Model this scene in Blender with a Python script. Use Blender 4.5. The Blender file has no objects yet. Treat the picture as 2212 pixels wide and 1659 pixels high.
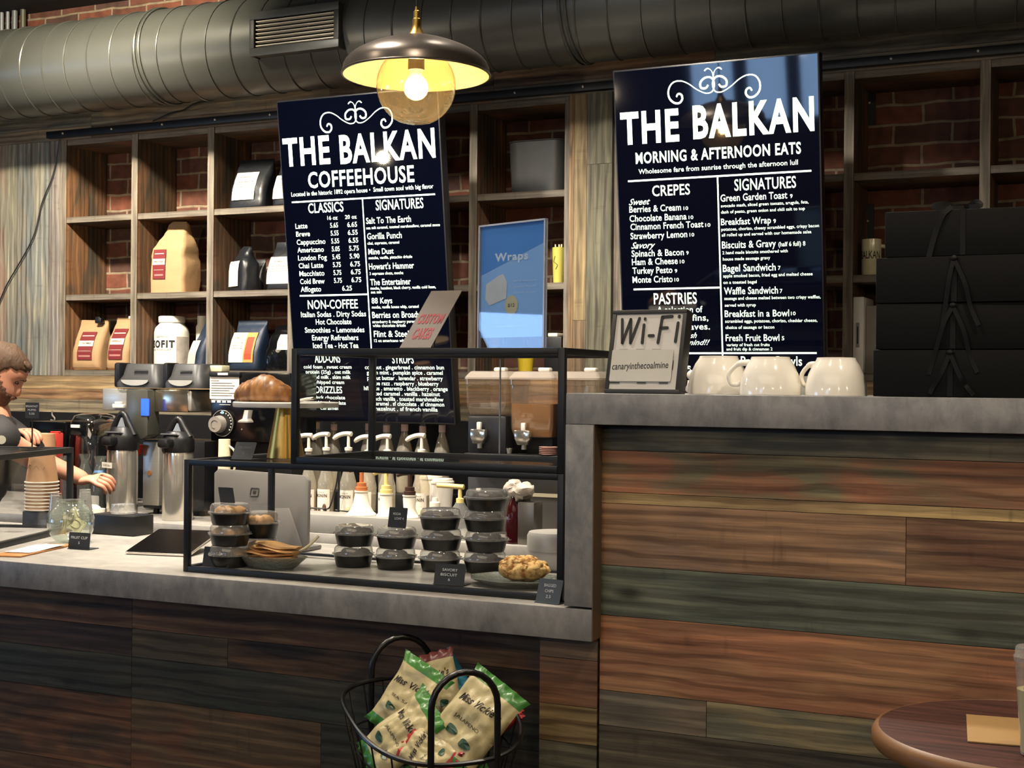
import bpy, bmesh, math, random
from mathutils import Vector, Matrix, noise

SC = bpy.context.scene
COL = SC.collection
R = math.radians
rng = random.Random(7)

# ------------------------------------------------------------------ camera
F_PX, CX, CY = 2950.0, 1106.0, 829.5
CAM = Vector((0.0, 0.0, 1.385))
YAW, ROLL = R(24.9), R(0.51)
_fw = Vector((-math.sin(YAW), math.cos(YAW), 0))
_rt = Vector((math.cos(YAW), math.sin(YAW), 0))
_up = Vector((0, 0, 1))
C_RT = _rt * math.cos(ROLL) + _up * math.sin(ROLL)
C_UP = -_rt * math.sin(ROLL) + _up * math.cos(ROLL)
cam_d = bpy.data.cameras.new('camera')
cam_d.sensor_fit = 'HORIZONTAL'
cam_d.sensor_width = 36.0
cam_d.lens = 36.0 * F_PX / 2212.0
cam_d.clip_start, cam_d.clip_end = 0.05, 60
cam = bpy.data.objects.new('camera', cam_d)
COL.objects.link(cam)
M = Matrix((C_RT, C_UP, -_fw)).transposed().to_4x4()
M.translation = CAM
cam.matrix_world = M
SC.camera = cam

SC.view_settings.view_transform = 'Standard'
SC.view_settings.look = 'None'
SC.view_settings.exposure = 0.0
SC.view_settings.gamma = 1.0
SC.view_settings.use_curve_mapping = False
SC.cycles.max_bounces = 8
SC.cycles.transparent_max_bounces = 24
SC.cycles.caustics_reflective = False
SC.cycles.caustics_refractive = False
SC.cycles.sample_clamp_indirect = 4.0


def ray(px, py):
    return _fw + C_RT * ((px - CX) / F_PX) - C_UP * ((py - CY) / F_PX)


def at(px, py, Y):
    d = ray(px, py)
    return CAM + d * (Y / d.y)


def atz(px, py, Z):
    d = ray(px, py)
    return CAM + d * ((Z - CAM.z) / d.z)


def mpp(px, Y):
    """metres per photo pixel at depth plane Y"""
    d = ray(px, 830)
    return (Y / d.y) / F_PX


def XA(px, Y):
    return at(px, 830, Y).x


# ------------------------------------------------------------------ world and lights
def lin(h):
    h = h.lstrip('#')
    v = [int(h[i:i + 2], 16) / 255 for i in (0, 2, 4)]
    return tuple((x / 12.92 if x <= 0.04045 else ((x + 0.055) / 1.055) ** 2.4) for x in v) + (1.0,)


W = bpy.data.worlds.new('sky')
SC.world = W
W.use_nodes = True
W.node_tree.nodes['Background'].inputs[0].default_value = (0.36, 0.60, 1.0, 1)
W.node_tree.nodes['Background'].inputs[1].default_value = 8.0


def light(kind, name, loc, target, energy, color, size=0.3, size_y=None, spot=None, blend=0.5):
    d = bpy.data.lights.new(name, kind)
    d.energy = energy
    d.color = color
    if kind == 'AREA':
        d.size = size
        if size_y:
            d.shape = 'RECTANGLE'
            d.size_y = size_y
    else:
        d.shadow_soft_size = size
    if kind == 'SPOT':
        d.spot_size = R(spot)
        d.spot_blend = blend
    o = bpy.data.objects.new(name, d)
    COL.objects.link(o)
    o.location = loc
    o.rotation_euler = (Vector(target) - Vector(loc)).to_track_quat('-Z', 'Y').to_euler()
    return o


WARM = (1.0, 0.84, 0.64)
NEUT = (1.0, 0.90, 0.76)
# downlights in the ceiling over the guests' side, over the counter and over the barista's aisle
for i, (x, y, tx, ty, tz, e, sp) in enumerate((
        (-2.5, 1.95, -2.3, 2.7, 0.8, 55, 85), (-1.1, 1.85, -1.0, 2.7, 0.7, 60, 85),
        (0.3, 1.7, 0.2, 2.65, 0.7, 75, 85))):
    light('SPOT', 'ceiling_downlight', (x, y, 3.05), (tx, ty, tz), e, WARM, 0.06, spot=sp, blend=0.7)
# unseen fill bulbs added on the guests' side to light soffit and shelves
for x, y in ((-3.6, -0.9), (-1.4, -1.2), (0.9, -0.9), (2.2, 0.6)):
    light('POINT', 'guest_side_fill_bulb', (x, y, 2.15), (0, 0, 0), 26, (1.0, 0.82, 0.58), 0.035)
for i, (x, y, tx, ty, tz, e, sp) in enumerate((
        (-3.9, 3.35, -3.9, 4.3, 1.1, 300, 100), (-2.7, 3.3, -2.7, 4.1, 0.95, 300, 100),
        (-1.6, 3.3, -1.5, 4.1, 0.95, 220, 100), (-2.0, 2.75, -1.75, 2.8, 0.9, 120, 80),
        (-3.1, 2.75, -3.0, 2.8, 0.9, 120, 80), (-0.2, 2.9, -0.1, 3.0, 0.9, 45, 90), (-1.6, 3.75, -0.16, 2.2, 0.855, 190, 26))):
    light('SPOT', 'aisle_downlight', (x, y, 3.05), (tx, ty, tz), e, NEUT, 0.05, spot=sp, blend=0.6)
# unseen spot at ceiling height that washes the duct on the left
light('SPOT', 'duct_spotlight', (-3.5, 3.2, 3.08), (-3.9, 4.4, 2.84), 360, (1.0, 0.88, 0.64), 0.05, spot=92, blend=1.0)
# shadeless bulbs added to light the soffit, standing for unseen pendants of the row
for x, e in ((-3.3, 16), (-4.5, 16), (0.4, 5)):
    light('POINT', 'counter_fill_bulb', (x, 2.95, 2.1), (0, 0, 0), e, (1.0, 0.83, 0.58), 0.025)
o = light('AREA', 'window_daylight_portal', (-9.05, -1.0, 1.5), (0, -1.0, 1.5), 1, (1, 1, 1), 1.15, 2.6)
o.rotation_euler = (0, R(-90), 0)
o.data.cycles.is_portal = True
# soft fill panel added in place of the room's other lamps
light('AREA', 'room_fill_light', (-0.8, -0.8, 3.1), (-0.8, -0.6, 0), 60, WARM, 4.0, 2.5)
for i, (a, b) in enumerate(((-3.98, -3.5), (-3.44, -3.0), (-2.94, -2.5))):
    o = light('AREA', 'window_daylight_portal', ((a + b) / 2, -4.16, 2.185), ((a + b) / 2, 0, 2.185), 1, (1, 1, 1), b - a, 1.13)
    o.data.cycles.is_portal = True


# ------------------------------------------------------------------ objects
def tag(o, label=None, cat=None, group=None, kind=None):
    if label: o['label'] = label
    if cat: o['category'] = cat
    if group: o['group'] = group
    if kind: o['kind'] = kind
    return o


def thing(name, label, cat, loc=(0, 0, 0), rot=(0, 0, 0), group=None):
    o = bpy.data.objects.new(name, None)
    o.empty_display_size = 0.05
    COL.objects.link(o)
    o.location = loc
    o.rotation_euler = rot
    return tag(o, label, cat, group)


def dup(root, loc, rotz=None, label=None, group=None, scale=None):
    r = root.copy()
    COL.objects.link(r)
    r.location = loc
    if rotz is not None:
        e = root.rotation_euler.copy()
        e.z = rotz
        r.rotation_euler = e
    if scale is not None:
        r.scale = scale
    if label: r['label'] = label
    if group: r['group'] = group
    for ch in list(root.children):
        c = ch.copy()
        COL.objects.link(c)
        c.parent = r
        for g in list(ch.children):
            d = g.copy()
            COL.objects.link(d)
            d.parent = c
    return r


def catmull(pts, n=8, closed=False):
    P = [Vector(p) for p in pts]
    out = []
    N = len(P)
    rngi = range(N) if closed else range(N - 1)
    for i in rngi:
        if closed:
            p0, p1, p2, p3 = P[(i - 1) % N], P[i], P[(i + 1) % N], P[(i + 2) % N]
        else:
            p0, p1, p2, p3 = P[max(i - 1, 0)], P[i], P[i + 1], P[min(i + 2, N - 1)]
        for k in range(n):
            t = k / n
            out.append(0.5 * ((2 * p1) + (p2 - p0) * t + (2 * p0 - 5 * p1 + 4 * p2 - p3) * t * t + (3 * p1 - p0 - 3 * p2 + p3) * t ** 3))
    if not closed:
        out.append(P[-1].copy())
    return out


class MB:
    def __init__(self):
        self.bm = bmesh.new()
        self.uv = None
        self.mi = 0

    def _merge(self, t):
        m = {v: self.bm.verts.new(v.co) for v in t.verts}
        for f in t.faces:
            try:
                g = self.bm.faces.new([m[v] for v in f.verts])
                g.material_index = self.mi
            except ValueError:
                pass
        t.free()
        return self

    def box(self, c, s, bevel=0.0, rot=None, seg=2):
        t = bmesh.new()
        bmesh.ops.create_cube(t, size=1)
        for v in t.verts:
            v.co = Vector((v.co.x * s[0], v.co.y * s[1], v.co.z * s[2]))
        if bevel:
            bmesh.ops.bevel(t, geom=list(t.edges), offset=min(bevel, min(s) * 0.49), segments=seg, affect='EDGES', profile=0.5)
        m = rot.to_matrix() if rot is not None and hasattr(rot, 'to_matrix') else (rot or Matrix.Identity(3))
        for v in t.verts:
            v.co = m @ v.co + Vector(c)
        return self._merge(t)

    def box2(self, a, b, bevel=0.0):
        a, b = Vector(a), Vector(b)
        return self.box((a + b) / 2, [abs(x) for x in (b - a)], bevel)

    def ring(self, pts):
        return [self.bm.verts.new(p) for p in pts]

    def loft(self, rings, cap=True, closed=True):
        rs = [self.ring(r) for r in rings]
        n = len(rs[0])
        for a, b in zip(rs, rs[1:]):
            for i in range(n if closed else n - 1):
                j = (i + 1) % n
                try:
                    f = self.bm.faces.new((a[i], a[j], b[j], b[i]))
                    f.material_index = self.mi
                except ValueError:
                    pass
        if cap:
            for r, rev in ((rs[0], True), (rs[-1], False)):
                try:
                    f = self.bm.faces.new(r[::-1] if rev else r)
                    f.material_index = self.mi
                except ValueError:
                    pass
        return self

    def lathe(self, prof, c=(0, 0, 0), seg=24, sx=1, sy=1, cap=True):
        c = Vector(c)
        rings = []
        for r, z in prof:
            r = max(r, 1e-5)
            rings.append([c + Vector((r * sx * math.cos(2 * math.pi * i / seg), r * sy * math.sin(2 * math.pi * i / seg), z)) for i in range(seg)])
        return self.loft(rings, cap)

    def cyl(self, p0, p1, r0, r1=None, seg=16, cap=True):
        p0, p1 = Vector(p0), Vector(p1)
        r1 = r0 if r1 is None else r1
        q = (p1 - p0).to_track_quat('Z', 'Y')
        ring = lambda p, r: [p + q @ Vector((r * math.cos(2 * math.pi * i / seg), r * math.sin(2 * math.pi * i / seg), 0)) for i in range(seg)]
        return self.loft([ring(p0, r0), ring(p1, r1)], cap)

    def tube(self, pts, r, seg=8, closed=False, cap=True, flat=None):
        P = [Vector(p) for p in pts]
        n = len(P)
        rings = []
        up = None
        for i in range(n):
            a = P[(i - 1) % n] if (closed or i > 0) else P[i]
            b = P[(i + 1) % n] if (closed or i < n - 1) else P[i]
            d = (b - a)
            if d.length < 1e-9: d = Vector((0, 0, 1))
            d.normalize()
            if up is None:
                up = Vector((0, 0, 1)) if abs(d.z) < 0.9 else Vector((1, 0, 0))
            x = up.cross(d)
            if x.length < 1e-6: x = Vector((1, 0, 0)).cross(d)
            x.normalize()
            y = d.cross(x)
            up = y
            rr = r[i] if isinstance(r, (list, tuple)) else r
            rings.append([P[i] + x * rr * math.cos(2 * math.pi * k / seg) + y * rr * math.sin(2 * math.pi * k / seg) for k in range(seg)])
        if closed:
            rings.append(rings[0])
            rs = [self.ring(q) for q in rings[:-1]]
            rs.append(rs[0])
            for a, b in zip(rs, rs[1:]):
                for i in range(seg):
                    j = (i + 1) % seg
                    try:
                        self.bm.faces.new((a[i], a[j], b[j], b[i])).material_index = self.mi
                    except ValueError:
                        pass
            return self
        return self.loft(rings, cap)

    def sphere(self, c, r, seg=16, rings=10, rot=None):
        r = (r, r, r) if not isinstance(r, (tuple, list)) else r
        t = bmesh.new()
        bmesh.ops.create_uvsphere(t, u_segments=seg, v_segments=rings, radius=1)
        m = rot if rot is not None else Matrix.Identity(3)
        for v in t.verts:
            v.co = m @ Vector((v.co.x * r[0], v.co.y * r[1], v.co.z * r[2])) + Vector(c)
        return self._merge(t)

    def prism(self, pts, z0, z1, bevel=0.0):
        """polygon in local XY extruded from z0 to z1"""
        t = bmesh.new()
        a = [t.verts.new((p[0], p[1], z0)) for p in pts]
        b = [t.verts.new((p[0], p[1], z1)) for p in pts]
        n = len(pts)
        t.faces.new(a[::-1])
        t.faces.new(b)
        for i in range(n):
            j = (i + 1) % n
            t.faces.new((a[i], a[j], b[j], b[i]))
        if bevel:
            bmesh.ops.bevel(t, geom=list(t.edges), offset=bevel, segments=2, affect='EDGES', profile=0.5)
        return self._merge(t)

    def quad(self, pts, uvs=None, col=None):
        f = self.bm.faces.new([self.bm.verts.new(p) for p in pts])
        f.material_index = self.mi
        return f

    def apply(self, mtx):
        for v in self.bm.verts:
            v.co = mtx @ v.co
        return self

    def jitter(self, amp, scale, seed=0):
        for v in self.bm.verts:
            p = v.co * scale + Vector((seed * 7.3, seed * 3.1, seed))
            v.co += noise.noise_vector(p) * amp
        return self

    def build(self, name, mats, parent=None, smooth=40, recalc=True):
        if recalc:
            bmesh.ops.recalc_face_normals(self.bm, faces=self.bm.faces)
        me = bpy.data.meshes.new(name)
        self.bm.to_mesh(me)
        self.bm.free()
        for m in (mats if isinstance(mats, (list, tuple)) else [mats]):
            me.materials.append(m)
        if smooth and len(me.polygons):
            me.polygons.foreach_set('use_smooth', [True] * len(me.polygons))
            me.set_sharp_from_angle(angle=R(smooth))
        o = bpy.data.objects.new(name, me)
        COL.objects.link(o)
        if parent is not None:
            o.parent = parent
        return o


def rrect(w, h, r, n=5, cx=0, cy=0):
    """rounded rectangle points (ccw)"""
    out = []
    r = min(r, w / 2 - 1e-5, h / 2 - 1e-5)
    for ax, ay, a0 in ((w / 2 - r, h / 2 - r, 0), (-w / 2 + r, h / 2 - r, 90), (-w / 2 + r, -h / 2 + r, 180), (w / 2 - r, -h / 2 + r, 270)):
        for k in range(n + 1):
            a = R(a0 + 90 * k / n)
            out.append((cx + ax + r * math.cos(a), cy + ay + r * math.sin(a)))
    return out


# ------------------------------------------------------------------ text
_CAP = 0.729
_tc = {}


def text_geo(s, bold=0.0, shear=0.0):
    key = (s, bold, shear)
    if key in _tc:
        return _tc[key]
    cu = bpy.data.curves.new('t', 'FONT')
    cu.body = s
    cu.size = 1.0
    cu.offset = bold
    cu.space_character = 1.0 + max(bold - 0.006, 0) * 5.5
    cu.shear = shear
    cu.resolution_u = 3
    ob = bpy.data.objects.new('t', cu)
    me = ob.to_mesh()
    vs = [v.co.to_2d() for v in me.vertices]
    fs = [tuple(p.vertices) for p in me.polygons]
    ob.to_mesh_clear()
    bpy.data.objects.remove(ob)
    bpy.data.curves.remove(cu)
    if not vs:
        return [], [], 0, 1
    x0 = min(v.x for v in vs)
    x1 = max(v.x for v in vs)
    _tc[key] = (vs, fs, x0, x1)
    return _tc[key]


def put_text(mb, s, x, y, w, h, z=0.0, bold=0.0, shear=0.0, align='l', fn=None, rot=0.0):
    """letters in local XY, baseline at (x, y), fitted to width w (None: natural) and cap height h"""
    vs, fs, x0, x1 = text_geo(s, bold, shear)
    if not fs:
        return
    sy = h / _CAP
    sx = sy if w is None else w / (x1 - x0)
    ww = (x1 - x0) * sx
    ox = x - (ww / 2 if align == 'c' else ww if align == 'r' else 0)
    cr, sr = math.cos(rot), math.sin(rot)
    bv = []
    for v in vs:
        lx, ly = (v.x - x0) * sx, v.y * sy
        if rot:
            lx, ly = lx * cr - ly * sr, lx * sr + ly * cr
        px, py = ox + lx, y + ly
        p = Vector((px, py, z)) if fn is None else fn(px, py, z)
        bv.append(mb.bm.verts.new(p))
    for f in fs:
        try:
            g = mb.bm.faces.new([bv[i] for i in f])
            g.material_index = mb.mi
        except ValueError:
            pass


# ------------------------------------------------------------------ materials
_mats = {}


def new_mat(name):
    m = bpy.data.materials.new(name)
    m.use_nodes = True
    nt = m.node_tree
    return m, nt, nt.nodes['Principled BSDF'], nt.links


def mat(name, hexc, rough=0.5, metal=0.0, var=0.12, scale=18.0, bump=0.0, bscale=60.0, spec=0.5, coat=0.0, stretch=(1, 1, 1), emit=0.0, trans=0.0, sheen=0.0, sss=0.0):
    if name in _mats:
        return _mats[name]
    m, nt, b, L = new_mat(name)
    col = lin(hexc)
    N = nt.nodes.new
    tc = N('ShaderNodeTexCoord')
    mp = N('ShaderNodeMapping')
    mp.inputs['Scale'].default_value = stretch
    L.new(tc.outputs['Object'], mp.inputs['Vector'])
    nz = N('ShaderNodeTexNoise')
    nz.inputs['Scale'].default_value = scale
    nz.inputs['Detail'].default_value = 4
    L.new(mp.outputs['Vector'], nz.inputs['Vector'])
    mx = N('ShaderNodeMix')
    mx.data_type = 'RGBA'
    mx.inputs['A'].default_value = tuple(c * (1 - var) for c in col[:3]) + (1,)
    mx.inputs['B'].default_value = tuple(min(1, c * (1 + var)) for c in col[:3]) + (1,)
    L.new(nz.outputs['Fac'], mx.inputs['Factor'])
    L.new(mx.outputs['Result'], b.inputs['Base Color'])
    b.inputs['Roughness'].default_value = rough
    b.inputs['Metallic'].default_value = metal
    b.inputs['Specular IOR Level'].default_value = spec
    b.inputs['Coat Weight'].default_value = coat
    b.inputs['Transmission Weight'].default_value = trans
    b.inputs['Sheen Weight'].default_value = sheen
    if sss:
        b.inputs['Subsurface Weight'].default_value = sss
        b.inputs['Subsurface Radius'].default_value = (0.02, 0.01, 0.006)
    if emit:
        L.new(mx.outputs['Result'], b.inputs['Emission Color'])
        b.inputs['Emission Strength'].default_value = emit
    if bump:
        n2 = N('ShaderNodeTexNoise')
        n2.inputs['Scale'].default_value = bscale
        n2.inputs['Detail'].default_value = 5
        L.new(mp.outputs['Vector'], n2.inputs['Vector'])
        bp = N('ShaderNodeBump')
        bp.inputs['Strength'].default_value = bump
        bp.inputs['Distance'].default_value = 0.01
        L.new(n2.outputs['Fac'], bp.inputs['Height'])
        L.new(bp.outputs['Normal'], b.inputs['Normal'])
    _mats[name] = m
    return m


def glass(name, tint='#ffffff', refl=1.0, dens=1.0, rough=0.02, min_refl=0.03):
    """thin clear sheet: lets light straight through, mirrors at grazing angles"""
    if name in _mats:
        return _mats[name]
    m, nt, b, L = new_mat(name)
    nt.nodes.remove(b)
    N = nt.nodes.new
    out = nt.nodes['Material Output']
    tr = N('ShaderNodeBsdfTransparent')
    tr.inputs[0].default_value = lin(tint)
    gl = N('ShaderNodeBsdfGlossy')
    gl.inputs['Roughness'].default_value = rough
    gl.inputs['Color'].default_value = (1, 1, 1, 1)
    lw = N('ShaderNodeFresnel')
    gm = N('ShaderNodeNewGeometry')
    ir = N('ShaderNodeMix')
    ir.data_type = 'FLOAT'
    ir.inputs['A'].default_value = 1.45
    ir.inputs['B'].default_value = 1 / 1.45
    L.new(gm.outputs['Backfacing'], ir.inputs['Factor'])
    L.new(ir.outputs['Result'], lw.inputs['IOR'])
    nz = N('ShaderNodeTexNoise')
    nz.inputs['Scale'].default_value = 9
    ma = N('ShaderNodeMath')
    ma.operation = 'MULTIPLY_ADD'
    ma.inputs[1].default_value = refl
    ma.inputs[2].default_value = min_refl * refl * 0.4
    L.new(lw.outputs[0], ma.inputs[0])
    mm = N('ShaderNodeMath')
    mm.operation = 'MULTIPLY_ADD'
    mm.inputs[1].default_value = 0.008
    L.new(nz.outputs['Fac'], mm.inputs[0])
    L.new(ma.outputs[0], mm.inputs[2])
    mm.use_clamp = True
    ms = N('ShaderNodeMixShader')
    L.new(mm.outputs[0], ms.inputs[0])
    L.new(tr.outputs[0], ms.inputs[1])
    L.new(gl.outputs[0], ms.inputs[2])
    L.new(ms.outputs[0], out.inputs[0])
    _mats[name] = m
    return m


def plastic_clear(name, tint='#f2f2f0', body=0.12, refl=1.0):
    """clear plastic with a little milky body"""
    if name in _mats:
        return _mats[name]
    m = glass(name, tint, refl=refl)
    nt = m.node_tree
    N, L = nt.nodes.new, nt.links
    out = nt.nodes['Material Output']
    src = out.inputs[0].links[0].from_socket
    df = N('ShaderNodeBsdfPrincipled')
    df.inputs['Base Color'].default_value = lin(tint)
    df.inputs['Roughness'].default_value = 0.25
    ms = N('ShaderNodeMixShader')
    ms.inputs[0].default_value = body
    L.new(src, ms.inputs[1])
    L.new(df.outputs[0], ms.inputs[2])
    L.new(ms.outputs[0], out.inputs[0])
    return m


def wood_planks(name, rough=0.55, grain=1.0, patch=1.0):
    """reclaimed boards: colours 'tint' and 'tint_b' per board, UV in metres along / across the grain"""
    m, nt, b, L = new_mat(name)
    N = nt.nodes.new

    def mapping(sc):
        mp = N('ShaderNodeMapping')
        mp.inputs['Scale'].default_value = sc
        L.new(uv.outputs['UV'], mp.inputs['Vector'])
        return mp

    def nz(mp, scale, detail=4, dist=0.0, rough_=0.55):
        n = N('ShaderNodeTexNoise')
        n.inputs['Scale'].default_value = scale
        n.inputs['Detail'].default_value = detail
        n.inputs['Distortion'].default_value = dist
        n.inputs['Roughness'].default_value = rough_
        L.new(mp.outputs[0], n.inputs['Vector'])
        return n

    def ramp(src, a, bb):
        r = N('ShaderNodeMapRange')
        r.inputs['From Min'].default_value = a
        r.inputs['From Max'].default_value = bb
        r.interpolation_type = 'SMOOTHSTEP'
        L.new(src, r.inputs['Value'])
        return r.outputs[0]

    def mix(f, a, bb, blend='MIX'):
        x = N('ShaderNodeMix')
        x.data_type = 'RGBA'
        x.blend_type = blend
        for s, v in (('Factor', f), ('A', a), ('B', bb)):
            if isinstance(v, (float, int)):
                x.inputs[s].default_value = v
            elif isinstance(v, tuple):
                x.inputs[s].default_value = v
            else:
                L.new(v, x.inputs[s])
        return x.outputs['Result']

    uv = N('ShaderNodeUVMap')
    uv.uv_map = 'grain'
    ta = N('ShaderNodeAttribute')
    ta.attribute_name = 'tint'
    tb = N('ShaderNodeAttribute')
    tb.attribute_name = 'tint_b'
    patches = nz(mapping((2.2, 7.0, 1)), 1.6, 3, 0.6)
    base = mix(ramp(patches.outputs['Fac'], 0.42, 0.62), ta.outputs['Color'], tb.outputs['Color'])
    streak = nz(mapping((1.5, 42.0, 1)), 2.0, 6, 0.35, 0.62)
    base = mix(0.85 * grain, base, mix(ramp(streak.outputs['Fac'], 0.28, 0.72), (0.58, 0.56, 0.54, 1), (1.32, 1.30, 1.27, 1)), 'MULTIPLY')
    # growth rings: wavy bands across the grain, broken up by a slow noise
    wv = N('ShaderNodeTexWave')
    wv.wave_type = 'BANDS'
    wv.bands_direction = 'Y'
    wv.inputs['Scale'].default_value = 11
    wv.inputs['Distortion'].default_value = 5.0
    wv.inputs['Detail'].default_value = 2.5
    wv.inputs['Detail Scale'].default_value = 1.0
    L.new(mapping((0.28, 1.0, 1)).outputs[0], wv.inputs['Vector'])
    ringmask = nz(mapping((1.6, 5.0, 1)), 1.3, 2)
    rm = N('ShaderNodeMath')
    rm.operation = 'MULTIPLY'
    L.new(ramp(wv.outputs['Fac'], 0.55, 0.95), rm.inputs[0])
    L.new(ramp(ringmask.outputs['Fac'], 0.40, 0.60), rm.inputs[1])
    base = mix(rm.outputs[0], base, mix(1.0, base, (0.55, 0.51, 0.48, 1), 'MULTIPLY'))
    rm2 = N('ShaderNodeMath')
    rm2.operation = 'MULTIPLY'
    L.new(ramp(wv.outputs['Fac'], 0.42, 0.08), rm2.inputs[0])
    L.new(ramp(ringmask.outputs['Fac'], 0.60, 0.42), rm2.inputs[1])
    base = mix(rm2.outputs[0], base, mix(1.0, base, (1.5, 1.48, 1.40, 1), 'MULTIPLY'))
    # pale saw marks across the board
    saw = nz(mapping((38.0, 4.0, 1)), 1.0, 3, 0.2)
    sm = N('ShaderNodeMath')
    sm.operation = 'MULTIPLY'
    L.new(ramp(saw.outputs['Fac'], 0.56, 0.72), sm.inputs[0])
    L.new(ramp(patches.outputs['Fac'], 0.5, 0.35), sm.inputs[1])
    sc_ = N('ShaderNodeMath')
    sc_.operation = 'MULTIPLY'
    sc_.inputs[1].default_value = 0.6
    L.new(sm.outputs[0], sc_.inputs[0])
    base = mix(sc_.outputs[0], base, mix(1.0, base, (0.5, 0.47, 0.45, 1), 'MULTIPLY'))
    # knots
    vo = N('ShaderNodeTexVoronoi')
    vo.inputs['Scale'].default_value = 1.0
    L.new(mapping((2.3, 5.0, 1)).outputs[0], vo.inputs['Vector'])
    kn = ramp(vo.outputs['Distance'], 0.11, 0.03)
    base = mix(kn, base, mix(1.0, base, (0.22, 0.2, 0.19, 1), 'MULTIPLY'))
    L.new(base, b.inputs['Base Color'])
    b.inputs['Roughness'].default_value = rough
    b.inputs['Specular IOR Level'].default_value = 0.35
    bp = N('ShaderNodeBump')
    bp.inputs['Strength'].default_value = 0.25
    bp.inputs['Distance'].default_value = 0.004
    L.new(streak.outputs['Fac'], bp.inputs['Height'])
    L.new(bp.outputs['Normal'], b.inputs['Normal'])
    _mats[name] = m
    return m


def soft(h, k=0.28, gain=0.95):
    c = lin(h)
    g = 0.30 * c[0] + 0.55 * c[1] + 0.15 * c[2]
    return tuple((x * (1 - k) + g * k) * gain * w for x, w in zip(c[:3], (0.95, 0.98, 0.87))) + (1.0,)


def planks(name, boards, material, parent=None, depth=0.018):
    """boards: (O, U, V, w, h, col, col_b, along) - rectangle at O spanned by unit U*w, V*h; along 'u' or 'v' is the grain. One mesh: boards are its surface pattern."""
    bm = bmesh.new()
    uvl = bm.loops.layers.uv.new('grain')
    ca = bm.loops.layers.float_color.new('tint')
    cb = bm.loops.layers.float_color.new('tint_b')
    r = random.Random(name)
    for O, U, V, w, h, c1, c2, along in boards:
        O, U, V = Vector(O), Vector(U), Vector(V)
        nrm = U.cross(V).normalized()
        su, sv = r.uniform(0, 40), r.uniform(0, 40)
        g = 0.0006
        P = [O + U * g + V * g, O + U * (w - g) + V * g, O + U * (w - g) + V * (h - g), O + U * g + V * (h - g)]
        Q = [p - nrm * depth for p in P]
        top = [bm.verts.new(p) for p in P]
        bot = [bm.verts.new(p) for p in Q]
        faces = [bm.faces.new(top)] + [bm.faces.new((bot[i], bot[(i + 1) % 4], top[(i + 1) % 4], top[i])) for i in range(4)]
        q1, q2 = soft(c1), soft(c2)
        for f in faces:
            for lp in f.loops:
                d = lp.vert.co - O
                a, bb = d.dot(U), d.dot(V)
                if f is not faces[0]:
                    a += d.dot(nrm) * 0.5
                    bb += d.dot(nrm) * 0.5
                lp[uvl].uv = (a + su, bb + sv) if along == 'u' else (bb + su, a + sv)
                lp[ca] = q1
                lp[cb] = q2
    me = bpy.data.meshes.new(name)
    bm.to_mesh(me)
    bm.free()
    me.materials.append(material)
    o = bpy.data.objects.new(name, me)
    COL.objects.link(o)
    if parent is not None:
        o.parent = parent
    return o


def concrete(name, hexa, hexb, rough=0.45, scale=9.0):
    m, nt, b, L = new_mat(name)
    N = nt.nodes.new
    tc = N('ShaderNodeTexCoord')

    def nz(scale, det, dist=0.0, sc=(1, 1, 1)):
        mp = N('ShaderNodeMapping')
        mp.inputs['Scale'].default_value = sc
        L.new(tc.outputs['Object'], mp.inputs['Vector'])
        n = N('ShaderNodeTexNoise')
        n.inputs['Scale'].default_value = scale
        n.inputs['Detail'].default_value = det
        n.inputs['Distortion'].default_value = dist
        n.inputs['Roughness'].default_value = 0.62
        L.new(mp.outputs[0], n.inputs['Vector'])
        return n.outputs['Fac']

    cr = N('ShaderNodeValToRGB')
    cr.color_ramp.elements[0].position = 0.34
    cr.color_ramp.elements[0].color = lin(hexa)
    cr.color_ramp.elements[1].position = 0.68
    cr.color_ramp.elements[1].color = lin(hexb)
    ad = N('ShaderNodeMix')
    ad.data_type = 'FLOAT'
    ad.inputs['Factor'].default_value = 0.4
    L.new(nz(scale, 8, 0.6), ad.inputs['A'])
    L.new(nz(scale * 4, 6, 0.3, (1, 1, 0.5)), ad.inputs['B'])
    L.new(ad.outputs['Result'], cr.inputs['Fac'])
    L.new(cr.outputs['Color'], b.inputs['Base Color'])
    b.inputs['Roughness'].default_value = rough
    _mats[name] = m
    return m


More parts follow.
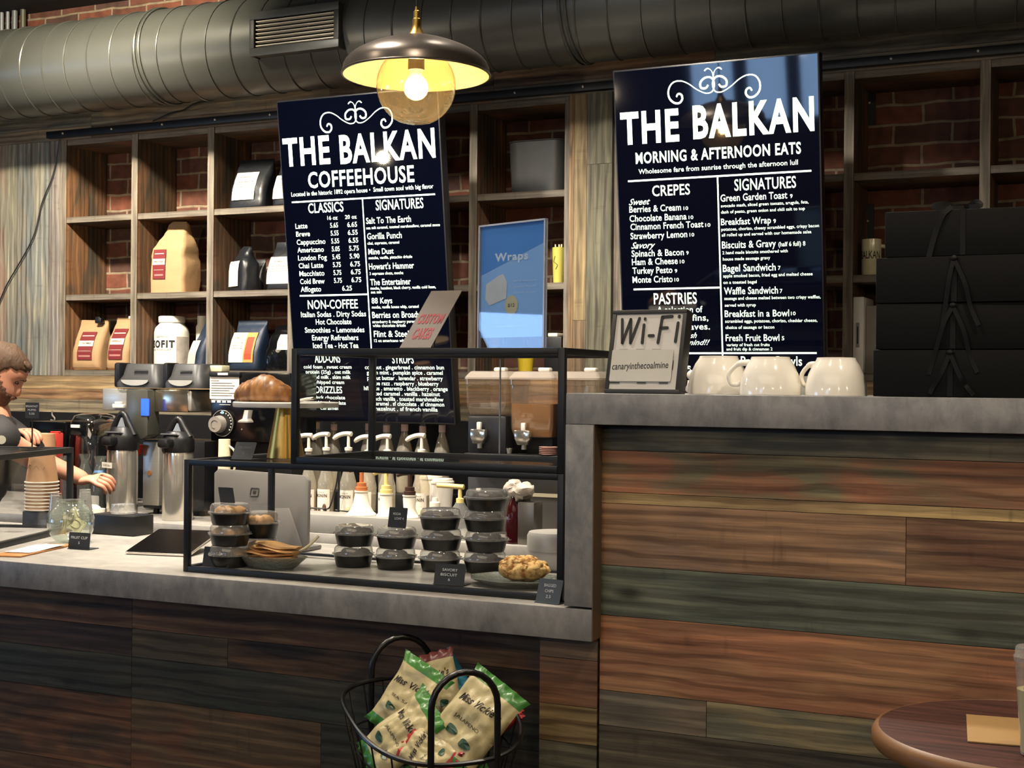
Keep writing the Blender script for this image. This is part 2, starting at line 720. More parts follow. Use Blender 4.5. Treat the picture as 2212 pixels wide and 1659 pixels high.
def brick_mat(name):
    m, nt, b, L = new_mat(name)
    N = nt.nodes.new
    tc = N('ShaderNodeTexCoord')
    sx = N('ShaderNodeSeparateXYZ')
    L.new(tc.outputs['Object'], sx.inputs[0])
    cb = N('ShaderNodeCombineXYZ')
    L.new(sx.outputs['X'], cb.inputs['X'])
    L.new(sx.outputs['Z'], cb.inputs['Y'])
    wob = N('ShaderNodeTexNoise')
    wob.inputs['Scale'].default_value = 7
    L.new(cb.outputs[0], wob.inputs['Vector'])
    vm = N('ShaderNodeVectorMath')
    vm.operation = 'MULTIPLY_ADD'
    vm.inputs[1].default_value = (0.02, 0.02, 0)
    L.new(wob.outputs['Color'], vm.inputs[0])
    L.new(cb.outputs[0], vm.inputs[2])
    br = N('ShaderNodeTexBrick')
    br.inputs['Scale'].default_value = 1.0
    br.inputs['Brick Width'].default_value = 0.205
    br.inputs['Row Height'].default_value = 0.073
    br.inputs['Mortar Size'].default_value = 0.006
    br.inputs['Mortar Smooth'].default_value = 0.3
    br.inputs['Bias'].default_value = -0.1
    br.inputs['Color1'].default_value = lin('#6b3c2b')
    br.inputs['Color2'].default_value = lin('#42302a')
    br.inputs['Mortar'].default_value = lin('#84745f')
    L.new(vm.outputs[0], br.inputs['Vector'])
    n2 = N('ShaderNodeTexNoise')
    n2.inputs['Scale'].default_value = 22
    n2.inputs['Detail'].default_value = 6
    L.new(cb.outputs[0], n2.inputs['Vector'])
    mx = N('ShaderNodeMix')
    mx.data_type = 'RGBA'
    mx.blend_type = 'MULTIPLY'
    mx.inputs['Factor'].default_value = 0.8
    L.new(br.outputs['Color'], mx.inputs['A'])
    mr = N('ShaderNodeMapRange')
    mr.inputs['From Min'].default_value = 0.3
    mr.inputs['From Max'].default_value = 0.7
    mr.inputs['To Min'].default_value = 0.55
    mr.inputs['To Max'].default_value = 1.3
    L.new(n2.outputs['Fac'], mr.inputs['Value'])
    L.new(mr.outputs[0], mx.inputs['B'])
    L.new(mx.outputs['Result'], b.inputs['Base Color'])
    b.inputs['Roughness'].default_value = 0.85
    bp = N('ShaderNodeBump')
    bp.inputs['Strength'].default_value = 0.6
    bp.inputs['Distance'].default_value = 0.008
    bp.invert = True
    L.new(br.outputs['Fac'], bp.inputs['Height'])
    L.new(bp.outputs['Normal'], b.inputs['Normal'])
    _mats[name] = m
    return m


WOOD = wood_planks('reclaimed_wood')
WOODS = wood_planks('shelf_wood', rough=0.6, grain=0.8)
CONC = concrete('grey_laminate', '#656466', '#969491', rough=0.45, scale=12)
CONC_TOP = concrete('grey_laminate_top', '#85827e', '#aea9a1', rough=0.35, scale=7)
BRICK = brick_mat('old_red_brick')
BLACK = mat('black_powder_coat', '#0c0c0d', 0.45, spec=0.5)
BLACKG = mat('black_gloss', '#08080a', 0.18)
BLKPL = mat('black_plastic', '#17171a', 0.38)
DGREY = mat('dark_grey_plastic', '#3a3a3b', 0.45)
STEEL = mat('brushed_steel', '#c8c3b8', 0.36, metal=0.7, stretch=(1, 1, 30), scale=6)
CHROME = mat('polished_steel', '#d8d2c6', 0.2, metal=0.8)
BRASS = mat('brass', '#d2ac5c', 0.34, metal=1.0)
WHITE = mat('white_ceramic', '#e6e1d6', 0.12, var=0.03, coat=0.4)
WHITEP = mat('white_plastic', '#e9e2d2', 0.4, var=0.04)
PAPER = mat('white_paper', '#e8e2d8', 0.8, var=0.04)
INK = mat('black_ink', '#141312', 0.7, var=0.05)
WINK = mat('chalk_ink', '#c9cdd0', 0.8, var=0.05)
CARD = mat('black_card', '#1d2126', 0.7, var=0.1)
KRAFT = mat('kraft_paper', '#b08a58', 0.75, var=0.1, bump=0.15, bscale=40)
GLASS = glass('case_glass', refl=0.45)
GLASSO = plastic_clear('clear_glass_ware', '#eef4ee', body=0.06, refl=2.2)
PLC = plastic_clear('clear_plastic', body=0.16, refl=1.5)
# ------------------------------------------------------------------ key planes
YF = 2.59            # front face of the grey counter frame
YP = YF + 0.045      # wood face under the bar
YS = 4.75            # front edge of the wall shelving
YBR = 5.02           # brick wall
ZL = at(900, 1285, YF).z        # low worktop
ZL = 0.927
ZT = at(1500, 852.5, YF).z      # bar top
ZC = 3.16
YB0, YB1 = 3.95, 4.75
ZB = 0.87            # back worktop
HX = Vector((1, 0, 0))
HZ = Vector((0, 0, 1))


def structure(name, mb, m, smooth=0, label=None):
    o = mb.build(name, m, None, smooth)
    o['kind'] = 'structure'
    return o


# ------------------------------------------------------------------ room
FLOORM = wood_planks('floor_wood')
fb = []
for i in range(40):
    x = -9.0 + i * 0.33
    c = rng.choice(['#4a3a2c', '#54412f', '#3f3228'])
    fb.append(((x, -4.2, 0), HX, Vector((0, 1, 0)), 0.33, 9.4, c, '#5c4632', 'v'))
planks('floor', fb, FLOORM, depth=0.02)['kind'] = 'structure'
structure('ceiling', MB().box2((-9, -4.2, ZC), (4.2, 5.2, ZC + 0.1)), mat('ceiling_paint', '#1c1f25', 0.8))
structure('wall_back', MB().box2((-9, YBR, 0), (4.2, YBR + 0.2, ZC)), BRICK)
PLAST = mat('plaster', '#6b6156', 0.85)
mb = MB().box2((-9.1, -4.2, 0), (-9, -2.3, ZC)).box2((-9.1, 0.3, 0), (-9, 5.2, ZC)).box2((-9.1, -2.3, 0), (-9, 0.3, 0.9)).box2((-9.1, -2.3, 2.1), (-9, 0.3, ZC))
structure('wall_left', mb, PLAST)
mb = MB()
for y0, y1 in ((-2.3, -2.26), (-1.02, -0.98), (0.26, 0.3)):
    mb.box2((-9.07, y0, 0.9), (-9.02, y1, 2.1))
mb.box2((-9.07, -2.3, 0.9), (-9.02, 0.3, 0.94)).box2((-9.07, -2.3, 2.06), (-9.02, 0.3, 2.1))
w = structure('window_4', mb, mat('window_frame_paint', '#26262a', 0.5))
MB().box2((-9.05, -2.28, 0.92), (-9.045, 0.28, 2.08)).build('window_pane', glass('window_glass'), w, 0)
structure('wall_right', MB().box2((4.1, -4.2, 0), (4.2, 5.2, ZC)), PLAST)
# street-side wall with a row of tall windows
wx = [(-3.98, -3.5), (-3.44, -3.0), (-2.94, -2.5)]
wz0, wz1 = 1.62, 2.75
mb = MB()
mb.box2((-9, -4.2, 0), (4.2, -4.1, wz0)).box2((-9, -4.2, wz1), (4.2, -4.1, ZC))
xs = [-9] + [v for p in wx for v in p] + [4.2]
for a, b in zip(xs[::2], xs[1::2]):
    mb.box2((a, -4.2, wz0), (b, -4.1, wz1))
structure('wall_front', mb, PLAST)
for i, (a, b) in enumerate(wx):
    mb = MB()
    t = 0.035
    mb.box2((a, -4.17, wz0), (a + t, -4.12, wz1)).box2((b - t, -4.17, wz0), (b, -4.12, wz1))
    mb.box2((a, -4.17, wz0), (b, -4.12, wz0 + t)).box2((a, -4.17, wz1 - t), (b, -4.12, wz1))
    w = structure('window_%d' % (i + 1), mb, mat('window_frame_paint', '#26262a', 0.5))
    g = MB().box2((a + t, -4.15, wz0 + t), (b - t, -4.145, wz1 - t)).build('window_pane', glass('window_glass'), w, 0)

# soffit boards above the shelving and planked wall to its left
zs0 = at(134, 303, YS).z            # underside of the soffit boards / top of shelving
xL = XA(-120, YS)
x128 = XA(128, YS)
bd = []
cols = [('#766b64', '#5d5a57'), ('#856e58', '#6c645c'), ('#5d4b3d', '#735741'), ('#745c48', '#855c42')]
x = xL
k = 0
while x < 1.6:
    w = (0.95, 1.35, 0.8)[k % 3]
    bd.append(((x, YS, zs0), HX, HZ, w * 0.93, 0.055, *cols[(k + 1) % 4], 'u'))
    bd.append(((x, YS, zs0 + 0.055), HX, HZ, w * 0.93, 0.14, *cols[k % 4], 'u'))
    bd.append(((x, YS, zs0 + 0.195), HX, HZ, w * 0.93, 0.12, *cols[(k + 2) % 4], 'u'))
    x += w * 0.93
    k += 1
o = planks('trim_1', bd, WOOD, depth=0.05)
o['kind'] = 'structure'
zb0 = 1.405
bd = []
edges = [-420, -330, -250, -170, -110, -60, -14, 11, 34, 70, 104, 127]
vc = ['#88705d', '#73706e', '#896250', '#6f6f71', '#85705f', '#6b7378', '#ac765f', '#948c73', '#897e73', '#7a8088', '#8a7678']
vb = ['#6c6c70', '#8f735a', '#716457', '#94705a', '#6a6b70', '#98846a', '#9e9382', '#767066', '#64707f', '#9c917f', '#767078']
def blend(h):
    a = [int(h[1 + 2 * i:3 + 2 * i], 16) for i in range(3)]
    return '#%02x%02x%02x' % tuple(int(0.5 * x + 0.5 * y) for x, y in zip(a, (112, 109, 112)))


for i in range(len(edges) - 1):
    a, b = XA(edges[i], YS), XA(edges[i + 1], YS)
    bd.append(((a, YS, zb0), HX, HZ, b - a, zs0 - zb0, blend(vc[i]), blend(vb[i]), 'v'))
o = planks('wall_side', bd, WOOD, depth=0.3)
o['kind'] = 'structure'
# wood backsplash under the shelving, dark tiles below it
zt = [zb0, at(100, 840, YS).z, at(100, 862, YS).z, at(100, 890, YS).z]
bd = []
x = xL
k = 0
bc = [('#9a7a52', '#8a6a45'), ('#8a5f3c', '#9c7148'), ('#85745f', '#6f6353')]
while x < 2.0:
    w = (1.3, 0.9, 1.6)[k % 3]
    for j in range(3):
        bd.append(((x + 0.2 * j, YS, zt[j + 1]), HX, HZ, w, zt[j] - zt[j + 1], *bc[j], 'u'))
    x += w
    k += 1
o = planks('trim_2', bd, WOOD, depth=0.03)
o['kind'] = 'structure'
structure('wall_backsplash', MB().box2((-9, YS + 0.0, 0), (4.1, YS + 0.05, zt[3])), mat('dark_tile', '#141416', 0.75, spec=0.2))
# planked pillar between the two menu boards
pxs = [1230, 1240, 1268, 1322]
pc = [('#8a6a45', '#97724a'), ('#8c744f', '#7a6544'), ('#6b6656', '#5c594e')]
bd = []
for i in range(3):
    a, b = XA(pxs[i], YS), XA(pxs[i + 1], YS)
    z = zb0 - 0.1
    hs = [0.32, zs0 - z - 0.32] if i == 1 else ([0.9, zs0 - z - 0.9] if i == 2 else [zs0 - z])
    for j, hh in enumerate(hs):
        q = pc[i] if not (i == 1 and j == 0) else ('#6b5540', '#7a6048')
        bd.append(((a, YS - 0.02, z), HX, HZ, b - a, hh, *q, 'v'))
        z += hh
o = planks('wall_pillar', bd, WOOD, depth=0.28)
o['kind'] = 'structure'

# ------------------------------------------------------------------ wall shelving
SHW = [('#786b66', '#6b625e'), ('#756962', '#7c706a')]
INW = [('#8a5a36', '#5e4a3c'), ('#7a5238', '#54483e'), ('#6b4a34', '#4c443c')]


def shelf_unit(name, label, xs, zr, end_cap=True):
    root = thing(name, label, 'shelf', (0, YS, 0))
    dep = YBR - YS - 0.004
    Y0 = Vector((0, -YS, 0))
    for i, x in enumerate(xs):
        t = 0.034
        x0 = x - t / 2
        bd = [((x0, 0, zr[-1] - 0.026), HX, HZ, t, zr[0] - zr[-1] + 0.026, *SHW[i % 2], 'v')]
        bd.append(((x0 + t, 0, zr[-1]), Vector((0, 1, 0)), HZ, dep * 0.55, zr[0] - zr[-1], *INW[i % 3], 'v'))
        bd.append(((x0 + t, dep * 0.55, zr[-1]), Vector((0, 1, 0)), HZ, dep * 0.45, zr[0] - zr[-1], *INW[(i + 1) % 3], 'v'))
        planks('upright', bd, WOODS, root, depth=0.015)
    t = 0.026
    for j, z in enumerate(zr):
        for i in range(len(xs) - 1):
            a, b = xs[i] + 0.017, xs[i + 1] - 0.017
            bd = [((a, 0.004, z - t), HX, HZ, b - a, t, *SHW[(i + j) % 2], 'u'),
                  ((a, dep, z), HX, Vector((0, -1, 0)), b - a, dep - 0.004, *INW[(i + j) % 3], 'u')]
            # top face must look up, underside down
            bd[1] = ((a, 0.004, z), HX, Vector((0, 1, 0)), b - a, dep - 0.004, *INW[(i + j) % 3], 'u')
            bd.append(((a, dep, z - t), HX, Vector((0, -1, 0)), b - a, dep - 0.004, *INW[(i + j + 1) % 3], 'u'))
            planks('shelf_board', bd, WOODS, root, depth=0.004)
    return root


zr = [at(134, 303, YS).z, at(134, 470, YS).z, at(134, 637, YS).z, zb0 + 0.026]
xsA = [XA(p, YS) for p in (133, 286.5, 451, 627, 815, 1018)] + [XA(1224, YS)]
shelf_unit('wall_shelf', 'long wood cubby shelf with coffee bags on the brick wall left of the planked pillar', xsA, zr)
xsB = [XA(p, YS) for p in (1332, 1570, 1829, 2123)] + [XA(2440, YS)]
shelfB = shelf_unit('wall_shelf', 'wood cubby shelf over brick on the right, behind the tall black boxes', xsB, zr)
# black steel straps screwed to the brick inside the cubbies
for (px, y0, y1, root) in ((223, 318, 440, 0), (222, 525, 592, 0), (1881, 175, 270, 1), (1877, 440, 515, 1)):
    a, b = at(px, y0, YBR - 0.005), at(px, y1, YBR - 0.005)
    br = thing('wall_bracket', {223: 'black steel strap in the top left empty cubby', 222: 'black steel strap in the empty cubby of the second row',
                               1881: 'black steel strap on brick in the top cubby right of the menu', 1877: 'black steel strap on brick above the lettered mug'}[px], 'bracket', (0, 0, 0), group=None)
    MB().box2((a.x - 0.018, YBR - 0.006, b.z), (a.x + 0.018, YBR, a.z)).build('strap', BLACK, br)
    MB().sphere((a.x - 0.004, YBR - 0.008, (a.z + b.z) / 2), 0.007, 10, 6).build('screw', CHROME, br)

# black rail under the soffit and two thin cables
zr0 = at(105, 292, YS - 0.02).z
mr = thing('mounting_rail', 'long black metal rail screwed along the boards above the shelves', 'rail', (0, YS, 0))
xr0 = XA(105, YS)
mb = MB().box2((xr0, -0.03, zr0 - 0.016), (1.5, -0.001, zr0 + 0.014), 0.002)
mb.build('rail_bar', BLACK, mr)
for i in range(16):
    if i == 0:
        sc0 = MB().sphere((0, 0, 0), 0.006, 8, 5).build('screw', STEEL, mr)
        sc_ = sc0
    else:
        sc_ = sc0.copy(); COL.objects.link(sc_)
    sc_.location = (xr0 + 0.1 + i * 0.28, -0.031, zr0)
c1 = [at(445, 216, YS - 0.02), at(420, 224, YS - 0.02), at(395, 238, YS - 0.02), at(370, 244, YS - 0.02), at(330, 262, YS - 0.03)]
o = MB().tube(catmull(c1, 6), 0.003, 6).build('cable', BLKPL)
tag(o, 'thin black wire dropping from the duct to the rail', 'cable')
c2 = [at(128, 300, YS - 0.012), at(122, 340, YS - 0.012), at(112, 385, YS - 0.012), at(90, 440, YS - 0.012), at(76, 500, YS - 0.012), at(58, 540, YS - 0.012),
      at(35, 580, YS - 0.012), at(10, 625, YS - 0.012), at(-15, 690, YS - 0.012)]
o = MB().tube(catmull(c2, 6), 0.003, 6).build('cable', BLKPL)
tag(o, 'thin black wire hanging diagonally across the planked wall on the left', 'cable')

# ------------------------------------------------------------------ spiral duct
YD, ZD, RD = 4.45, 2.705, 0.187
DUCT = mat('duct_paint', '#3c3d3a', 0.36, spec=0.6, var=0.06)
duct = thing('air_duct', 'large round dark grey spiral ventilation duct under the ceiling', 'duct', (0, YD, ZD))
xd0, xd1 = -7.6, 2.6
MB().cyl((xd0, 0, 0), (xd1, 0, 0), RD, seg=72).build('duct_tube', DUCT, duct)
mb = MB()
pitch = 0.118
nt_ = int((xd1 - xd0) / pitch)
pts = []
for i in range(nt_ * 40):
    a = 2 * math.pi * i / 40
    pts.append((xd0 + pitch * i / 40, (RD + 0.001) * math.cos(a), -(RD + 0.001) * math.sin(a)))
mb.tube(pts, 0.0035, 5)
mb.build('spiral_seam', DUCT, duct)
xj = XA(355, YD)
mb = MB()
for s in (-0.011, 0.011):
    mb.tube([(xj + s, (RD + 0.003) * math.cos(2 * math.pi * i / 48), (RD + 0.003) * math.sin(2 * math.pi * i / 48)) for i in range(48)], 0.006, 6, closed=True)
mb.build('joint_collar', DUCT, duct)
xj = XA(1250, YD)
mb = MB()
for s in (-0.011, 0.011):
    mb.tube([(xj + s, (RD + 0.003) * math.cos(2 * math.pi * i / 48), (RD + 0.003) * math.sin(2 * math.pi * i / 48)) for i in range(48)], 0.006, 6, closed=True)
mb.build('joint_collar', DUCT, duct)
# register: saddle frame standing off the tube, slats inside
xa, xb = XA(541, YD - RD), XA(733, YD - RD)
gz0, gz1 = at(640, 112, YD - RD - 0.02).z - ZD, at(640, 15, YD - RD - 0.02).z - ZD
reg = MB()
yf = -RD - 0.028
fw = 0.03
for (a, b) in (((xa, gz1 - fw), (xb, gz1)), ((xa, gz0), (xb, gz0 + fw)), ((xa, gz0 + fw), (xa + fw * 0.7, gz1 - fw)), ((xb - fw * 0.7, gz0 + fw), (xb, gz1 - fw))):
    reg.box2((a[0], yf, a[1]), (b[0], yf + 0.012, b[1]), 0.002)
reg.box2((xa + 0.01, yf + 0.01, gz1 - 0.012), (xb - 0.01, -0.1, gz1 - 0.004)).box2((xa + 0.01, yf + 0.01, gz0 + 0.004), (xb - 0.01, -0.1, gz0 + 0.012))
reg.box2((xa + 0.004, yf + 0.01, gz0), (xa + 0.012, -0.1, gz1)).box2((xb - 0.012, yf + 0.01, gz0), (xb - 0.004, -0.1, gz1))
vent = reg.build('vent_register', mat('vent_paint', '#3a3a37', 0.45), duct)
MB().box2((xa + 0.02, -RD - 0.003, gz0 + 0.02), (xb - 0.02, -RD + 0.004, gz1 - 0.02)).build('vent_backing', mat('vent_dark', '#060606', 0.9), vent)
mb = MB()
for i in range(7):
    z = gz0 + fw + (i + 0.5) * (gz1 - gz0 - 2 * fw) / 7
    mb.box(((xa + xb) / 2, yf + 0.014, z), (xb - xa - 0.05, 0.014, 0.0035), rot=Matrix.Rotation(R(-8), 3, 'X'))
mb.build('vent_slats', mat('vent_metal', '#d6cdbd', 0.4, metal=0.2), vent)

# pipes in the top left corner against the brick
for px, w, hx in ((7, 9, '#8c9094'), (20, 8, '#8b8f92'), (35, 12, '#74777a'), (53, 12, '#5c5a50')):
    p = at(px, 60, YBR - 0.06)
    r = w * mpp(px, YBR) / 2
    mb = MB().cyl((0, 0, 2.3), (0, 0, ZC), r, seg=14)
    mb.cyl((0, 0, 2.96), (0, 0, 3.0), r * 1.25, seg=14)
    o = mb.build('pipe', mat('pipe_' + hx[1:], hx, 0.4, metal=0.3))
    o.location = (p.x, YBR - 0.07, 0)
    tag(o, {7: 'leftmost of the thin vertical pipes behind the duct', 20: 'second thin vertical pipe behind the duct from the left', 35: 'thicker grey vertical pipe behind the duct', 53: 'brownish vertical pipe beside the bricks behind the duct'}[px], 'pipe')

# ------------------------------------------------------------------ counters
bt = thing('worktop', 'low grey concrete look counter top with thick front edge', 'worktop', (0, 0, 0))
xR = XA(1283, YF)
xl0 = XA(-420, YF)
YLB = 3.30
tk = 0.064
mb = MB().box2((xl0, YF + 0.002, ZL - tk), (XA(1223, YF), YLB, ZL), 0.0015)
mb.build('slab', CONC_TOP, bt)
mb = MB().box2((xl0, YF, at(640, 1327, YF).z), (xR, YF + 0.045, ZL - 0.0005), 0.0015)
mb.build('front_edge', CONC, bt)
base = thing('counter_base', 'plank clad counter front under the low grey worktop', 'counter', (0, 0, 0))
ylow = YF + 0.24
rows = [1262, 1332, 1393, 1482, 1640, 1800, 2000, 2300]
lc = [('#7a5138', '#86603c'), ('#4a3732', '#55402f'), ('#3d403b', '#4a453c'), ('#5c4432', '#82502f'), ('#6e4a33', '#7d6238'), ('#4b4640', '#5c4c3c'), ('#6b4a34', '#7a5a3c')]
bd = []
xlowr = XA(1170, YP) - 0.004
segx = [xl0, XA(290, ylow), xlowr]
for i in range(len(rows) - 1):
    za = at(290, rows[i] + 26, ylow).z if i else ZL - tk - 0.001
    zb = max(at(290, rows[i + 1] + 26, ylow).z, 0.0)
    cuts = segx if i in (0, 2, 4, 6) else ([xl0, XA(290, ylow), XA(497, ylow), xlowr] if i == 1 else [xl0, XA(290, ylow), XA(700, ylow), xlowr])
    for j in range(len(cuts) - 1):
        q = lc[i]
        if i == 1 and j == 1: q = ('#6b5a42', '#5c5040')
        if i == 1 and j == 2: q = ('#41332e', '#6b4a30')
        if i == 3 and j == 1: q = ('#6b5236', '#7d4d30')
        if i == 3 and j == 2: q = ('#4d453a', '#3f4038')
        bd.append(((cuts[j], ylow, zb), HX, HZ, cuts[j + 1] - cuts[j], za - zb, *q, 'u'))
    if zb <= 0: break
planks('plank_cladding', bd, WOOD, base, depth=0.02)
MB().box2((xl0, ylow + 0.02, 0), (XA(1168, YP) - 0.01, YLB - 0.03, ZL - tk - 0.001)).build('carcass', mat('carcass_board', '#33302c', 0.7), base)

bar = thing('bar_partition', 'tall bar partition with grey laminate frame and wide plank cladding', 'counter', (0, 0, 0))
xbar1 = 1.9
ztb = at(1500, 922, YF).z
mb = MB().box2((XA(1223, YF), YF, ztb), (xbar1, YF + 0.40, ZT), 0.0015)
mb.build('bar_top', CONC, bar)
zlow = at(1281, 1384.5, YF).z
mb = MB().box2((XA(1223, YF), YF - 0.0008, ZL + 0.004), (xR, YF + 0.4, ztb - 0.0008), 0.001)
mb.build('end_panel', CONC, bar)
mb = MB().box2((xR, YP - 0.045, zlow), (xR + 0.002, YP, ztb)).build('frame_return', mat('laminate_edge', '#5b4c3c', 0.5), bar)
# plank face under the bar: rows measured down the left edge
rr = [925, 972, 1062, 1086, 1220, 1328, 1490, 1566, 1680, 1820, 2000, 2300]
rc = [('#6b6151', '#474743'), ('#9b5c39', '#786b4d'), ('#b08d54', '#9b774d'), ('#9b6e4c', '#896551'), ('#545a52', '#61655a'), ('#9e5e3a', '#a66e43'), ('#635a53', '#786153'), ('#544a3f', '#433d38'), ('#7c5339', '#6b533f'), ('#53554f', '#615a51'), ('#895b3f', '#78533a')]
bd = []
x0, x1 = xR, xbar1
for i in range(len(rr) - 1):
    za = at(1303, rr[i], YP).z if i else ztb
    zb = max(at(1303, rr[i + 1], YP).z, 0.0)
    cuts = [x0, x1]
    if i == 6: cuts = [x0, XA(1532, YP), x1]
    if i in (3, 8): cuts = [x0, XA(1960, YP), x1]
    for j in range(len(cuts) - 1):
        q = rc[i]
        if i == 6 and j == 1: q = ('#7a6a4d', '#5f5c50')
        if i == 3 and j == 1: q = ('#7d4f38', '#8a6244')
        if i == 5 and j == 1: q = ('#875036', '#7d4f38')
        bd.append(((cuts[j], YP, zb), HX, HZ, cuts[j + 1] - cuts[j], za - zb, *q, 'u'))
    if zb <= 0: break
planks('plank_cladding', bd, WOOD, bar, depth=0.02)
# narrow corner board beside it
pr = [1384, 1425, 1525, 1605, 1760, 1900, 2300]
pcx = [('#7a5c48', '#6b5142'), ('#85543a', '#7a5038'), ('#8f7347', '#846a42'), ('#5f594c', '#54503f'), ('#7a5138', '#6b4a34'), ('#4a4c46', '#565048')]
bd = []
for i in range(len(pr) - 1):
    za, zb = (at(1170, pr[i] - 8, YP).z if i else zlow - 0.0005), max(at(1170, pr[i + 1] - 8, YP).z, 0)
    bd.append(((XA(1171, YP), YP, zb), HX, HZ, XA(1296, YP) - XA(1171, YP), za - zb, *pcx[i], 'u'))
    if zb <= 0: break
planks('corner_board', bd, WOOD, bar, depth=0.15)
MB().box2((xR + 0.01, YP + 0.021, 0), (xbar1, YF + 0.36, ztb)).build('carcass', mat('carcass_board', '#33302c', 0.7), bar)

bw = thing('back_worktop', 'pale grey worktop along the back wall under the coffee machines', 'worktop')
MB().box2((-8.5, YB0, ZB - 0.04), (3.5, YB1 - 0.002, ZB), 0.002).build('slab', CONC_TOP, bw)
bc_ = thing('back_cabinet', 'dark base cabinets under the back worktop', 'cabinet')
MB().box2((-8.5, YB0 + 0.03, 0), (3.5, YB1 - 0.002, ZB - 0.041)).build('carcass', mat('dark_laminate', '#2a2826', 0.5), bc_)
for i in range(12):
    xa_ = -6.0 + i * 0.6
    d = MB().box2((xa_ + 0.005, YB0 + 0.01, 0.1), (xa_ + 0.595, YB0 + 0.029, ZB - 0.05), 0.002).build('door', mat('dark_laminate', '#2a2826', 0.5), bc_)
    MB().box2((xa_ + 0.2, YB0 - 0.012, ZB - 0.1), (xa_ + 0.4, YB0 + 0.008, ZB - 0.09), 0.002).build('handle', STEEL, d)

# ------------------------------------------------------------------ pendant lamp
YL = 2.95
pc0 = at(899, 165, YL)
q = mpp(899, YL)
lamp = thing('pendant_lamp', 'brass and dark metal pendant lamp with glass globe over the counter', 'lamp', (pc0.x, YL, 0))
zz = lambda py: at(899, py, YL).z
rr_ = 160 * q
prof = []
zrim, ztop = zz(162), zz(82)
for i in range(13):
    t = i / 12
    r = rr_ * (1 - 0.74 * t ** 1.55) if i < 12 else rr_ * 0.22
    prof.append((r, zrim + (ztop - zrim) * (t ** 0.62)))
prof_in = [(max(r - 0.003, 0.002), z - 0.0025) for r, z in prof]
mb = MB().lathe(prof, seg=64, cap=False)
sh = mb.build('shade', mat('shade_dark_metal', '#6a625c', 0.3, metal=0.75), lamp)
mb = MB().lathe(prof_in, seg=64, cap=False)
mb.build('shade_lining', mat('cream_enamel', '#ede0bd', 0.4, var=0.02), sh)
MB().tube([(rr_ * math.cos(2 * math.pi * i / 64), rr_ * math.sin(2 * math.pi * i / 64), zrim) for i in range(64)], 0.0028, 6, closed=True).build('rim', mat('shade_dark_metal', '#5a524c'), sh)
mb = MB().lathe([(0.026, zz(86)), (0.0225, zz(78)), (0.014, zz(66)), (0.0105, zz(55)), (0.0105, zz(42)), (0.008, zz(40)), (0.008, zz(25)), (0.005, zz(23)), (0.004, zz(15))], seg=24)
mb.build('neck', BRASS, lamp)
MB().cyl((0, 0, zz(17)), (0, 0, ZC), 0.0028, seg=8).build('cord', BLKPL, lamp)
MB().cyl((0, 0, zz(152)), (0, 0, zz(100)), 18 * q, seg=20).build('socket', mat('socket_steel', '#8a8478', 0.35, metal=0.8), lamp)
gr = 86 * q
gz = zz(185)
prof = [(gr * 0.55 * (1 if i else 1), gz + gr * 0.835) for i in range(1)]
for i in range(17):
    a = R(56 - i * (56 + 64) / 16)
    prof.append((gr * math.cos(a), gz + gr * math.sin(a)))
prof += [(gr * 0.36, gz - gr * 0.92), (gr * 0.30, gz - gr * 0.925), (0.0, gz - gr * 0.925)]
MB().lathe(prof, seg=48, cap=False).build('glass_globe', plastic_clear('globe_glass', '#fff4dc', body=0.035, refl=1.2), lamp)
br_ = 27 * q
bz = zz(190)
prof = [(0.011, zz(150)), (0.013, zz(158)), (br_ * 0.8, bz + br_ * 0.62)]
for i in range(9):
    a = R(25 - i * 115 / 8)
    prof.append((br_ * math.cos(a), bz + br_ * math.sin(a)))
bl = MB().lathe(prof, seg=24, cap=False).build('light_bulb', plastic_clear('bulb_glass', '#fff2d6', body=0.12, refl=1.0), lamp)
FIL = mat('glowing_filament', '#ffca80', 0.5, emit=120.0)
mb = MB()
for k in range(6):
    a = R(60 * k)
    mb.cyl((0.006 * math.cos(a), 0.006 * math.sin(a), zz(166)), (0.009 * math.cos(a + 0.3), 0.009 * math.sin(a + 0.3), zz(203)), 0.0016, seg=6)
mb.build('filament', FIL, bl)
light('POINT', 'pendant_bulb', (pc0.x, YL, bz), (0, 0, 0), 6.5, (1.0, 0.82, 0.55), 0.012)

# ------------------------------------------------------------------ menu screens
TILT = R(7.6)
SCRN = mat('screen_black', '#02030a', 0.035, spec=0.6, var=0.02)
_b = SCRN.node_tree.nodes['Principled BSDF']
_b.inputs['Emission Color'].default_value = lin('#080b1c')
_b.inputs['Emission Strength'].default_value = 0.35
LIT = mat('lit_lettering', '#e9ffe9', 0.5, var=0.01, emit=1.0)


